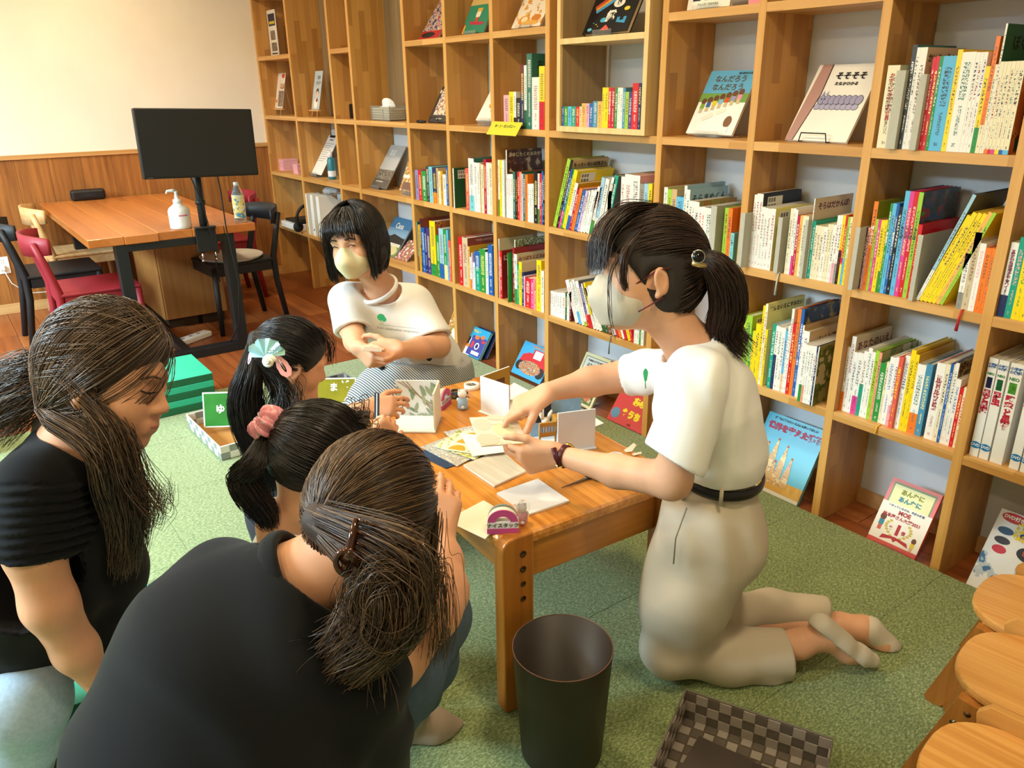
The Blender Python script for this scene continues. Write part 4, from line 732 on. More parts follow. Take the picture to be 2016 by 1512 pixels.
# ---------------------------------------------------------------- dining corner by the left wall
m_iron = mat('black_iron', '#15171a', .5)
m_tt = wood('dining_top', '#c87a38', '#a55a24', 'X', stave=(2.4, .11), grain=.45, gscale=(1.5, 30, 30), rough=.3, coat=.2)
tb = thing('dining_table', 'long orange-brown wooden table with black iron frame legs', 'table', (0, 0, 0))
yb = [-1.655, -1.48, -1.31, -1.13, -.96, -.785]
for i in range(5): MB().box((.03, yb[i]+.0004, .69), (1.85+.008*math.sin(i*2), yb[i+1]-.0004, .735), m_tt, .004).build('top_plank', None, tb)
for xf in (.28, 1.77):
    for y in (-1.53, -.97): MB().box((xf, y, 0), (xf+.075, y+.06, .69), m_iron, .002).build('leg', None, tb)
    MB().box((xf, -1.47, 0), (xf+.075, -.97, .05), m_iron, .002).build('bottom_bar', None, tb)
    MB().box((xf, -1.47, .65), (xf+.075, -.97, .69), m_iron, .002).build('top_bar', None, tb)
MB().box((.355, -1.27, .0), (1.77, -1.22, .045), m_iron, .002).build('stretcher', None, tb)
cb = thing('under_table_cabinet', 'plain oak cabinet box standing under the long table', 'cabinet', (0, 0, .0005))
m_cab = wood('cabinet_oak', '#b07c40', '#946331', 'Z', gscale=(1, 30, 30))
MB().box((.45, -1.20, .06), (1.12, -.8, .66), m_cab, .003).build('body', None, cb); MB().box((1.121, -1.19, .065), (1.138, -.81, .655), m_cab, .002).build('front_panel', None, cb)
MB().box((.47, -1.18, 0), (1.1, -.82, .06), mat('plinth_dark', '#3a281a', .7)).build('plinth', None, cb); MB().box((1.138, -1.115, .57), (1.142, -1.075, .61), mat('sticker_grey', '#cfc8bc', .5), .001).build('sticker', None, cb)
def chair(col, label, loc, rz, mname, pinned=False):
    t = thing('dining_chair', label, 'chair', (loc[0], loc[1], .0005), rz, 'dining chairs around the long table'); m = col
    # faces local +y
    MB().box((-.21, -.19, .425), (.21, .22, .445), m, .008).build('seat', None, t)
    for y0, y1 in ((-.19, -.165), (.19, .215)): MB().box((-.185, y0, .37), (.185, y1, .425), m, .003).build('apron', None, t)
    for s in (-1, 1):
        MB().box((s*.19-.0125, -.165, .37), (s*.19+.0125, .19, .425), m, .003).build('side_rail', None, t)
        MB().tube([(s*.19, .2, .425), (s*.2, .21, 0)], [.02, .016], m, 8).build('leg', None, t)
        MB().tube([(s*.195, -.235, 0), (s*.19, -.19, .3), (s*.19, -.185, .45), (s*.19, -.225, .62), (s*.185, -.255, .72)], [.017, .02, .021, .019, .014], m, 8).build('leg', None, t)
    vs = []; n = 13
    for i in range(n):
        u = i/(n-1)*2-1; y = -.245-.055*(1-u*u)+.05*abs(u)**3
        hh = .055*(1-.25*u**4)
        for dy in (0, .016):
            for dz in (-hh, hh): vs.append((u*.225, y+dy, .70+dz-.0))
    f = []
    for i in range(n-1):
        a = i*4; b = a+4; f += [(a, a+1, b+1, b), (a+2, b+2, b+3, a+3), (a+1, a+3, b+3, b+1), (a, b, b+2, a+2)]
    f += [(0, 2, 3, 1), ((n-1)*4, (n-1)*4+1, (n-1)*4+3, (n-1)*4+2)]
    MB().add(vs, f, m, True).build('backrest', None, t)
    return t
m_blk = mat('chair_black', '#16171a', .55); m_red = mat('chair_red', '#8f1f2c', .5); m_bee = wood('chair_beech', '#dcb682', '#c89c62', 'X', rough=.5)
chair(m_red, 'red wooden chair pushed in nearest on the left of the table', (1.5, -1.63), 0, 'red')
chair(m_blk, 'black wooden chair between the red and beech chairs', (.88, -1.72), 0, 'black')
chair(m_bee, 'natural beech chair nearest the panelled wall', (.3, -1.5), 0, 'beech')
chair(m_blk, 'black wooden chair on the bookcase side holding a round grey tray', (1.28, -.76), math.pi+.06, 'black')
chair(m_red, 'red wooden chair behind the monitor pole by the wall', (.5, -.62), math.pi, 'red')
t = thing('round_tray', 'round pale grey tray lying on the black chair seat', 'tray', (1.3, -.78, .4465)); MB().lathe([(.0, 0), (.19, 0), (.205, .016), (.2, .018), (.188, .006), (0, .006)], mat('tray_grey', '#c3bfb6', .5), 40, capb=False, capt=False, sx=1, sy=.95).build('dish', None, t)
MB().tube([(.205, -.03, .016), (.225, -.02, .017), (.225, .02, .017), (.205, .03, .016)], .006, mat('tray_grey', '#c3bfb6', .5), 8).build('handle', None, t)
# monitor on a clamp pole
mon = thing('monitor', 'large black monitor on a pole clamped to the table edge', 'monitor', (1.9, -1.07, .735))
T = Matrix.Translation((1.945, -1.055, 1.186))@Euler((math.radians(-2), math.radians(-4), math.radians(3))).to_matrix().to_4x4()
Tl = Matrix.Translation((-1.9, 1.07, -.735))@T
MB().box((-.03, -.3, -.172), (.012, .3, .172), mat('monitor_case', '#101113', .5), .006, Tl).build('case', None, mon)
MB().box((.0125, -.291, -.16), (.0135, .291, .165), mat('monitor_screen', '#1c1f22', .3), 0, Tl).build('screen', None, mon)
MB().box((-.06, -.06, -.06), (-.03, .06, .06), mat('monitor_case', '#101113', .5), .004, Tl).build('mount_plate', None, mon)
MB().tube([(-.045, 0, -.1), (-.035, .0, .45)], .021, m_iron, 16).build('pole', None, mon)
MB().lathe([(.026, 0), (.026, .02)], m_iron, 16).build('collar', None, mon, (-.042, 0, .13))
MB().box((-.035, -.055, -.13), (-.022, .055, .012), m_iron, .004).box((-.035, -.055, .001), (.0, .055, .012), m_iron, .003).build('clamp_bracket', None, mon)
for dy in (-.035, .035):
    MB().lathe([(.006, 0), (.006, .03)], mat('chrome', '#c8c8c8', .2, metal=1), 10).build('clamp_screw', None, mon, (-.02, dy, -.165))
    MB().lathe([(.012, 0), (.004, .012)], mat('chrome', '#c8c8c8', .2, metal=1), 10).build('clamp_foot', None, mon, (-.02, dy, -.178))
bx_ = MB().tube([(-.03, -.06, .36), (-.01, -.03, .25), (-.01, .0, .15), (.0, .02, -.02), (.0, .03, -.3)], .003, mat('cable_black', '#0e0e10', .5), 6).build('cable', None, mon)
MB().tube([(.01, .09, .33), (.02, .1, .2), (.022, .1, 0), (.05, .12, -.3), (.02, .1, -.55), (-.1, .05, -.715), (-.2, .0, -.73)], .0038, mat('cable_black', '#0e0e10', .5), 6).build('cable', None, mon)
put_text('case_mark', 'I-O DATA', .006, INK('#8a8a8a'), mon, Tl@frame_mat((.0128, -.27, -.166), (0, 1, 0), (0, 0, 1), (1, 0, 0)))
# things on the table
t = thing('sanitizer_bottle', 'white pump bottle of hand sanitizer on the table edge', 'bottle', (1.78, -1.17, .7355))
MB().lathe([(.0, 0), (.052, .0), (.056, .006), (.056, .095), (.05, .11), (.024, .13), (.02, .137), (0, .137)], mat('bottle_white', '#e9e6e2', .35), 28, capb=False, capt=False, sx=1, sy=1).build('body', None, t)
MB().lathe([(.022, .137), (.022, .155), (.012, .158), (.008, .19), (.01, .192), (.01, .2)], mat('pump_white', '#f1efec', .35), 18).build('pump', None, t)
MB().tube([(0, 0, .2), (0, -.02, .204), (0, -.045, .203), (0, -.05, .19)], [.009, .008, .006, .005], mat('pump_white', '#f1efec', .35), 8).build('nozzle', None, t)
vs = [(.0565*math.cos(a), .0565*math.sin(a), z) for z in (.015, .09) for a in np.linspace(-.9, .75, 12)]
lb = MB().add(vs, [(i, i+1, 13+i, 12+i) for i in range(11)], mat('label_pinkish', '#f0e6e8', .4), True).build('paper_label', None, t)
MB().add([(.057*math.cos(a), .057*math.sin(a), z) for z in (.07, .078) for a in np.linspace(-.3, .6, 8)], [(i, i+1, 9+i, 8+i) for i in range(7)], INK('#d07a96')).build('label_stripe', None, t)
t = thing('drink_bottle', 'plastic lemon drink bottle with blue and yellow label', 'bottle', (1.75, -.83, .7355))
MB().lathe([(.0, 0), (.03, 0), (.034, .01), (.031, .04), (.034, .08), (.033, .15), (.02, .185), (.014, .2), (.014, .21)], mat('pet_clear', '#dfe9ec', .08, trans=.85, ior=1.2), 24, capb=False, capt=False).build('body', None, t)
art_mat('art_lemon', '#4a9ccc', ['#f0d23a', '#f4ecc8', '#f0d23a', '#e8eef0'], 38, .44)
MB().lathe([(.0345, .02), (.0325, .04), (.0352, .08), (.0345, .15)], MATS['art_lemon'], 24, capb=False, capt=False).build('label_sleeve', None, t)
MB().lathe([(.015, .2), (.0155, .218), (.0, .22)], mat('cap_white', '#f0f0ee', .4), 18, capt=False).build('cap', None, t)
put_text('label_text', 'ZERO\nSODA', .014, INK('#e8f0f4'), t, frame_mat((.0358, -.004, .13), (0, 1, 0), (0, 0, 1), (1, 0, 0)), bold=.0005)
t = thing('speaker_bar', 'flat black portable speaker lying by the panelled wall', 'speaker', (.06, -1.35, .7355)); MB().box((0, -.11, 0), (.05, .11, .075), mat('black_plastic', '#151517', .45), .018).build('body', None, t); MB().box((.0505, -.05, .025), (.0515, .05, .05), mat('black_soft', '#1b1b1d', .8)).build('badge', None, t)
# wall socket with plug, power strip
t = thing('wall_socket', 'white wall socket with a plugged-in white cord', 'socket', (.0095, -1.945, .34)); MB().box((0, -.036, -.058), (.007, .036, .058), mat('socket_white', '#ece9e2', .4), .003).build('plate', None, t); MB().box((.007, -.025, -.03), (.03, .005, .0), mat('socket_white', '#ece9e2', .4), .003).build('plug', None, t)
for dz in (.03, .012): MB().box((.0071, -.008, dz), (.0075, -.006, dz+.01), INK('#3a3a3a')).box((.0071, .004, dz), (.0075, .006, dz+.01), INK('#3a3a3a')).build('slot', None, t)
MB().tube([(.025, -.01, -.02), (.05, .02, -.12), (.06, .1, -.2), (.04, .3, -.22), (.2, .4, -.3), (.4, .5, -.335)], .003, mat('cord_white', '#e4e0d8', .5), 6).build('cord', None, t)
t = thing('power_strip', 'white power strip lying on the floor under the table', 'power strip', (1.48, -1.14, .0005), .5); MB().box((-.035, -.13, 0), (.035, .13, .035), mat('socket_white', '#ece9e2', .4), .008).build('body', None, t)
for k in range(3): MB().lathe([(.012, 0), (.012, .001)], INK('#9a9690'), 14).build('outlet', None, t, (0, -.07+.06*k, .035))
MB().tube([(0, -.13, .015), (-.03, -.2, .006), (-.02, -.3, .006), (-.2, -.4, .006)], .005, mat('cord_white', '#e4e0d8', .5), 6).build('cord', None, t)
# ---------------------------------------------------------------- low table and the craft things
ZT = .506
m_pt = wood('pine_top', '#e6a24a', '#b5691f', 'X', rough=.28, coat=.3, gscale=(.8, 62, 62))
m_pa = wood('pine_apron', '#c98432', '#a9641f', 'X', rough=.32, gscale=(2, 40, 40), coat=.2)
m_pl = wood('pine_leg', '#c47d2c', '#a05c1c', 'Z', rough=.32, gscale=(2, 40, 40), coat=.2)
TB = Matrix.Translation((4.7035, -1.1145, 0))@Matrix.Rotation(math.radians(-3.6), 4, 'Z')
low = thing('low_table', 'low pine craft table with honey grain and bolted slab legs', 'table', (4.7035, -1.1145, CZ), math.radians(-3.6))
hx, hy = .465, .275; zt = ZT-CZ
r_ = .05; P = []
for cx, cy, a0 in ((hx-r_, hy-r_, 0), (-hx+r_, hy-r_, 90), (-hx+r_, -hy+r_, 180), (hx-r_, -hy+r_, 270)):
    for k in range(7): a = math.radians(a0+k*15); P.append((cx+r_*math.cos(a), cy+r_*math.sin(a)))
# table top with rounded rim
mb = MB(); n = len(P); prof = [(-.008, -.032), (-.001, -.026), (0, -.014), (-.002, -.005), (-.009, 0)]
vs = []
for off, z in prof:
    for x, y in P:
        L = math.hypot(x, y); vs.append((x+off*x/L, y+off*y/L, zt+z))
f = [[i*n+j, i*n+(j+1) % n, (i+1)*n+(j+1) % n, (i+1)*n+j] for i in range(len(prof)-1) for j in range(n)]+[list(range(n))[::-1], [(len(prof)-1)*n+j for j in range(n)]]
mb.add(vs, f, m_pt).build('table_top', None, low)
for s in (-1, 1):
    MB().box((-hx+.07, s*(hy-.045)-.011, zt-.12), (hx-.07, s*(hy-.045)+.011, zt-.031), m_pa, .002).build('apron', None, low)
    MB().box((s*(hx-.022)-.012, -hy+.085, zt-.125), (s*(hx-.022)+.012, hy-.085, zt-.012), wood('pine_apron_y', '#c98432', '#a9641f', 'Y', rough=.32, gscale=(2, 40, 40), coat=.2), .003).build('end_board', None, low)
    for q in (-1, 1):
        # slab leg with a rounded top corner, face towards the table end
        y0, y1 = (-hy+.0, -hy+.085) if q < 0 else (hy-.085, hy)
        rr = .03; pts = [(y0, 0), (y1, 0), (y1, zt+.001), (y1, zt+.001)]
        if q < 0: pts = [(y0+.006, 0), (y1-.006, 0), (y1, .008), (y1, zt+.002)]+[(y0+rr-rr*math.sin(a), zt+.002-rr+rr*math.cos(a)) for a in np.linspace(0, math.pi/2, 7)]+[(y0, .008)]
        else: pts = [(y0+.006, 0), (y1-.006, 0), (y1, .008)]+[(y1-rr+rr*math.cos(a), zt+.002-rr+rr*math.sin(a)) for a in np.linspace(0, math.pi/2, 7)]+[(y0, zt+.002), (y0, .008)]
        xa, xb = (hx-.034, hx+.004) if s > 0 else (-hx-.004, -hx+.034)
        lg = MB().prism(pts, xa, xb, m_pl, 'X').build('leg', None, low)
        bv = lg.modifiers.new('b', 'BEVEL'); bv.width = .005; bv.segments = 3; bv.limit_method = 'ANGLE'
        for k, zz in enumerate((zt-.045, zt-.085, zt-.125, zt-.165)):
            yc = (y0+y1)/2+.012*q*-1
            MB().lathe([(.0, 0), (.0085, 0), (.0085, .0012), (.0055, .0012), (.005, .0004), (0, .0004)] if k < 2 else [(0, .0002), (.007, .0002), (.0075, .0008)], mat('bolt_bronze', '#5a3c1e', .35, metal=.7 if k < 2 else 0), 16, capb=False, capt=False).build('bolt', None, lg, ((xb if s > 0 else xa)+.0002*s, yc, zz), (0, math.radians(90*s), 0))
m_bw = mat('board_white', '#f0eee8', .5); m_bw2 = mat('board_cool_white', '#e9edf2', .45)
def quad_board(name, label, cat, px, z, th, m, group=None, edge=None):
    """flat board whose four visible corners lie on the plane z (top face)"""
    c = [atz(x, y, z) for x, y in px]; o0 = c[0]
    v = [(p[0]-o0[0], p[1]-o0[1], d) for d in (-th, 0) for p in c]; k = len(c)
    ar = sum(v[i][0]*v[(i+1) % k][1]-v[(i+1) % k][0]*v[i][1] for i in range(k))
    fs = [list(range(k))[::-1], list(range(k, 2*k))]+[[i, (i+1) % k, k+(i+1) % k, k+i] for i in range(k)]
    if ar < 0: fs = [q[::-1] for q in fs]
    mb = MB(); mb.add(v, [fs[1]], m); mb.add(v, [fs[0]]+fs[2:], edge or m_bw)
    return mb.build(name, None, None, (o0[0], o0[1], z), None, None, label, cat, group)
def leaf_art():
    it = []; R = random.Random(3)
    for k in range(26):
        u, v, a, s = R.uniform(.02, .98), R.uniform(.02, .98), R.uniform(-2.4, -.6), R.uniform(.24, .36)
        P = []
        for q in range(9):
            tt = q/8; wdt = .28*math.sin(math.pi*tt)**.8
            P.append((u+s*(math.cos(a)*tt-math.sin(a)*wdt*.5), v+s*(math.sin(a)*tt+math.cos(a)*wdt*.5)))
        for q in range(7, 0, -1):
            tt = q/8; wdt = -.28*math.sin(math.pi*tt)**.8
            P.append((u+s*(math.cos(a)*tt-math.sin(a)*wdt*.5), v+s*(math.sin(a)*tt+math.cos(a)*wdt*.5)))
        P = [(min(1, max(0, x)), min(1, max(0, y))) for x, y in P]
        it.append(('poly', P, ['#8fa487', '#a9b89c', '#7c937a', '#9aab8e'][k % 4]))
    for s in range(3): it.insert(0, ('poly', [(.05+.1*s, .98), (.08+.1*s, .98), (.9, .3-.1*s), (.88, .28-.1*s)], '#a08a72'))
    return it
# leaf-patterned corner stand
q0 = [atz(767, 849, ZT+.006), atz(857, 850, ZT+.006), atz(872, 811, ZT+.006), atz(785, 800, ZT+.006)]
ct = thing('corner_display', 'small corner display board papered with green willow leaves', 'craft board', (float(q0[0][0]), float(q0[0][1]), ZT+.0006))
def loc_(p, z): return (p[0]-q0[0][0], p[1]-q0[0][1], z)
ex = (q0[1]-q0[0]); bw = np.linalg.norm(ex[:2]); ex = ex/np.linalg.norm(ex); ey = np.array([-ex[1], ex[0], 0]); bd = .125
def fm(o, x, y, z): return frame_mat(o, x, y, z)
MB().box((0, 0, 0), (bw, bd, .005), m_bw2, .0006).build('base_board', None, ct).matrix_local = fm((0, 0, 0), ex, ey, (0, 0, 1))
ob = MB().box((0, bd-.005, .0052), (bw-.006, bd, .118), m_bw2, .0006).build('back_panel', None, ct); ob.matrix_local = fm((0, 0, 0), ex, ey, (0, 0, 1))
lp = link('leaf_paper', bpy.data.meshes.new('lp'), ob); lp.matrix_local = frame_mat((0, bd-.0054, .0055), (1, 0, 0), (0, 0, 1), (0, -1, 0)); paint(lp, bw-.007, .112, leaf_art(), 'leaf_pattern')
MB().box((bw-.0055, .012, .0052), (bw, bd, .118), mat('board_birch', '#e6dcc6', .5), .0006).build('side_panel', None, ct).matrix_local = fm((0, 0, 0), ex, ey, (0, 0, 1))
# second corner stand, seen from behind
c2 = atz(947, 812, ZT); c2r = atz(1000, 832, ZT); e2 = (c2r-c2)/np.linalg.norm(c2r-c2); n2 = np.array([-e2[1], e2[0], 0]); w2 = .125
ct2 = thing('corner_display', 'white corner display board seen from behind, mustard paper inside', 'craft board', (float(c2[0]), float(c2[1]), ZT+.0006))
F2 = fm((0, 0, 0), e2, n2, (0, 0, 1))
MB().box((-.006, -.006, 0), (w2, w2, .005), m_bw2, .0006).build('base_board', None, ct2).matrix_local = F2
MB().box((0, 0, .0052), (w2-.004, .005, .118), m_bw2, .0006).build('side_panel', None, ct2).matrix_local = F2
MB().box((0, .0052, .0052), (.0045, w2, .118), m_bw2, .0006).build('end_panel', None, ct2).matrix_local = F2
mp_ = mat('mustard_paper', '#b58a2e', .6)
MB().box((.0047, .0054, .0054), (.0055, w2-.001, .117), mp_).build('mustard_lining', None, ct2).matrix_local = F2
MB().box((.0056, .05, .015), (.0062, .1, .09), mat('mini_door', '#6a4630', .6)).build('printed_door', None, ct2).matrix_local = F2
MB().tube([(.02, .09, .008), (.018, .095, .03), (.016, .1, .045)], .006, mat('mini_red', '#8c2228', .6), 8).build('red_miniature', None, ct2).matrix_local = F2
# third stand: a room with bunk bed and rabbit
c3 = atz(1098, 893, ZT); c3r = atz(1150, 886, ZT); e3 = (c3r-c3); e3[2] = 0; e3 /= np.linalg.norm(e3); n3 = np.array([-e3[1], e3[0], 0]); 
ct3 = thing('corner_display', 'white corner display board with sky-blue paper and bunk bed', 'craft board', (float(c3[0]), float(c3[1]), ZT+.0006))
F3 = fm((0, 0, 0), e3, n3, (0, 0, 1)); w3 = np.linalg.norm((c3r-c3)[:2])+.035
MB().box((-.05, -.006, 0), (w3, .12, .005), m_bw2, .0006).build('base_board', None, ct3).matrix_local = F3
MB().box((0, 0, .0052), (w3-.004, .005, .118), m_bw2, .0006).build('side_panel', None, ct3).matrix_local = F3
MB().box((-.045, .112, .0052), (w3-.004, .117, .118), mat('sky_paper', '#8fb6d6', .6, noise=.1, nscale=60), .0006).build('back_panel', None, ct3).matrix_local = F3
MB().box((-.03, .105, .05), (.015, .1115, .11), mat('mini_black', '#1c1e22', .5)).build('mini_bookcase', None, ct3).matrix_local = F3
MB().box((-.012, .1045, .06), (-.006, .105, .1), m_bw2).build('mini_strip', None, ct3).matrix_local = F3
mo = wood('mini_oak', '#c9943c', '#a87428', 'X')
for x in (-.045, .0): MB().tube([(x, .02, .005), (x, .02, .085)], .003, mo, 8).build('bed_post', None, ct3).matrix_local = F3
for z in (.045, .075): MB().box((-.045, .017, z), (.0, .023, z+.012), mo, .001).build('bed_rail', None, ct3).matrix_local = F3
for k in range(5): MB().box((-.04+.008*k, .019, .057), (-.037+.008*k, .021, .075), mo).build('bed_slat', None, ct3).matrix_local = F3
MB().box((.015, .06, .05), (.05, .1, .075), mo, .002).build('mini_chest', None, ct3).matrix_local = F3
for dx in (-.012, .012):
    MB().tube([(-.022+dx*.6, .04, .088), (-.022+dx, .04, .1), (-.022+dx*1.5, .04, .112)], [.005, .006, .003], mat('rabbit_cream', '#efe2cc', .8), 8).build('rabbit_ear', None, ct3).matrix_local = F3
MB().lathe([(0, -.012), (.009, -.008), (.012, 0), (.009, .008), (0, .012)], MATS['rabbit_cream'], 14, capb=False, capt=False).build('rabbit_head', None, ct3).matrix_local = F3@Matrix.Translation((-.022, .04, .082))
# loose boards and papers
zz = ZT+.0058
quad_board('white_board', 'white square board under the sky-blue corner display', 'craft board', [(1146, 806), (1189, 833), (1150, 848), (1110, 822)], zz, .005, m_bw)
quad_board('white_board', 'white square board behind the raised hand near the far corner', 'craft board', [(968, 790), (1012, 753), (1042, 769), (1000, 803)], zz, .005, m_bw)
m_wg = wood('printed_woodgrain', '#dcd4c2', '#bdb29c', 'X', rough=.5, gscale=(4, 60, 60))
quad_board('woodgrain_board', 'square board with pale printed wood grain under the held board', 'craft board', [(912, 915), (985, 885), (1036, 927), (973, 956)], zz, .005, m_wg)
quad_board('white_board', 'glossy white square board near the front table edge', 'craft board', [(978, 970), (1059, 942), (1121, 985), (1040, 1012)], zz, .005, mat('board_gloss', '#e6e9ee', .15, noise=.03, nscale=20))
quad_board('cream_paper', 'sheet of cream textured paper on the front table corner', 'paper', [(877, 1024), (952, 985), (1000, 1012), (955, 1061)], ZT+.0016, .001, mat('cream_textured', '#e8dfc6', .85, bump=.5, bscale=300))
# fan of wallpaper samples
art_mat('art_night', '#26405f', ['#2c4868', '#35527a', '#c8c8b8'], 60, .6)
art_mat('art_sprig', '#e8e4c4', ['#c8c048', '#8a9a5a', '#e8dc70'], 60, .52)
art_mat('art_weave', '#b8b2a6', ['#8a8a86', '#d0cabc'], 80, .5)
art_mat('art_stripe', '#cfcfd0', ['#8a94a0', '#e8e8e4'], 70, .5)
smp = [([(817, 893), (880, 868), (945, 900), (878, 922)], 'art_night', 'dark blue starry wallpaper sample at the bottom of the pile'),
       ([(828, 880), (905, 850), (960, 885), (900, 918)], 'art_weave', 'grey-brown woven wallpaper sample in the pile'),
       ([(873, 850), (930, 838), (985, 880), (930, 905)], 'art_stripe', 'grey striped wallpaper sample in the pile'),
       ([(853, 878), (905, 846), (975, 878), (935, 905)], 'art_sprig', 'yellow-green sprig wallpaper sample in the pile'),
       ([(905, 852), (985, 862), (993, 890), (930, 898)], 'paper_white', 'white wallpaper sample with a black edge in the pile')]
for i, (pp, mm, lab) in enumerate(smp): quad_board('wallpaper_sample', lab, 'paper', pp, ZT+.0012+.0013*(i+1)+(0.006 if i > 3 else 0), .0008, MATS[mm], 'wallpaper samples', MATS[mm])
def dome_card(px, z, lab, cols):
    c = [atz(x, y, z) for x, y in px]; x = (c[1]-c[0]); y = (c[3]-c[0]); w, h = np.linalg.norm(x), np.linalg.norm(y); x = x/w; y = y-x*(y@x); y /= np.linalg.norm(y)
    o = MB().box((0, 0, -.0008), (w, h, 0), mat('sample_cream', '#ece3c2', .7)).build('wallpaper_sample', None, None, None, None, None, lab, 'paper', 'wallpaper samples'); o.matrix_world = frame_mat(c[0], x, y, np.cross(x, y))
    it = []
    for (u, v), cc in zip(((.25, .08), (.72, .05), (.3, .55), (.78, .55)), cols): it.append(('poly', [(u+.2*math.cos(a), v+.34*math.sin(a)) for a in np.linspace(0, math.pi, 14)], cc))
    paint(o, w, h, it, 'dome_pattern')
dome_card([(875, 885), (958, 897), (975, 880), (902, 858)], ZT+.0095, 'cream wallpaper sample with mustard and tan domes on top', ['#c09a2c', '#c8b098', '#c09a2c', '#d8857c'])
dome_card([(893, 868), (970, 880), (985, 862), (908, 846)], ZT+.0075, 'cream wallpaper sample with coral and mustard domes below', ['#c09a2c', '#d8706c', '#c09a2c', '#d8706c'])
# tape dispensers, rolls, dolls, scissors
def tape_box(px, rz, lab, text):
    p = atz(*px, ZT); t = thing('tape_dispenser', lab, 'tape', (float(p[0]), float(p[1]), ZT+.0006), rz)
    mp_ = mat('tape_pink', '#c44a86', .4); w, d = .07, .024
    MB().box((-w/2, -d/2, 0), (w/2, d/2, .03), mat('tape_carton', '#e2dcdc', .5), .001).build('carton', None, t)
    MB().box((-w/2-.0004, -d/2-.0006, 0), (w/2+.0004, -d/2, .014), mp_).box((-w/2-.0006, -d/2, 0), (-w/2, d/2, .014), mp_).build('pink_band', None, t)
    arc = [(-.034*math.cos(a), .03+.03*math.sin(a)) for a in np.linspace(0, math.pi, 20)]; inn = [(-.017*math.cos(a), .03+.014*math.sin(a)) for a in np.linspace(0, math.pi, 20)]
    n = 20; pts = arc+inn[::-1]
    vs = [(x, -d/2-.0002, z) for x, z in arc]+[(x, -d/2-.0002, z) for x, z in inn]+[(x, -d/2+.003, z) for x, z in arc]+[(x, -d/2+.003, z) for x, z in inn]
    fs = [(i, i+1, n+i+1, n+i) for i in range(n-1)]+[(2*n+i, i+2*n+n, 2*n+n+i+1, 2*n+i+1) for i in range(n-1)]+[(i, 2*n+i, 2*n+i+1, i+1) for i in range(n-1)]+[(n+i, n+i+1, 3*n+i+1, 3*n+i) for i in range(n-1)]
    MB().add(vs, fs, mp_).build('pink_face', None, t)
    vs = [(x*.96, y, .03+(z-.03)*.96) for y in (-d/2+.0035, d/2-.001) for x, z in arc]; vs += [(x, y, z) for y in (-d/2+.0035, d/2-.001) for x, z in inn]
    fs = [(i, i+1, n+i+1, n+i) for i in range(n-1)]+[(2*n+i, 3*n+i, 3*n+i+1, 2*n+i+1) for i in range(n-1)]+[(n+i, n+i+1, 3*n+i+1, 3*n+i) for i in range(n-1)]+[(i, 2*n+i, 2*n+i+1, i+1) for i in range(n-1)]
    MB().add(vs, fs, mat('tape_roll_cream', '#dfe0cc', .4), True).build('tape_roll', None, t)
    MB().tube([(-.03*math.cos(a), d/2-.001, .03+.031*math.sin(a)) for a in np.linspace(0, math.pi, 16)], .003, mat('tape_core_grey', '#8a8d84', .5), 6).build('back_cover', None, t)
    put_text('lettering', text, .012, INK('#2a1c22'), t, frame_mat((0, -d/2-.0008, .021), (1, 0, 0), (0, 0, 1), (0, -1, 0)), bold=.0003)
    return t
tape_box((990, 1046), math.radians(54+2), 'pink tape dispenser standing on the front table corner', 'ナイスタック')
tape_box((873, 800), math.radians(125), 'pink tape dispenser beside the leaf display board', 'ナイスタック')
def tape_roll(px, r, lab, w=.015):
    p = atz(*px, ZT); t = thing('tape_roll', lab, 'tape', (float(p[0]), float(p[1]), ZT+.0006))
    MB().lathe([(r*.55, 0), (r, 0), (r, w), (r*.72, w), (r*.72, w*.3)], mat('tape_white', '#eceae2', .45), 36, capb=False, capt=False).build('roll', None, t)
    MB().lathe([(0, .004), (r*.71, .004), (r*.71, w*.7), (r*.55, w*.85), (0, w*.8)], mat('tape_hub', '#8c8478', .5), 36, capb=False, capt=False).build('hub', None, t)
    for k in range(4): MB().box((-.002, r*.2, w*.84), (.002, r*.5, w*.88), INK('#3a342c')).build('hub_slot', None, t, None, (0, 0, k*math.pi/2+.6))
tape_roll((1213, 906), .021, 'white tape roll lying near the elbow on the low table')
tape_roll((929, 765), .026, 'large white tape roll lying behind the bear doll', .016)
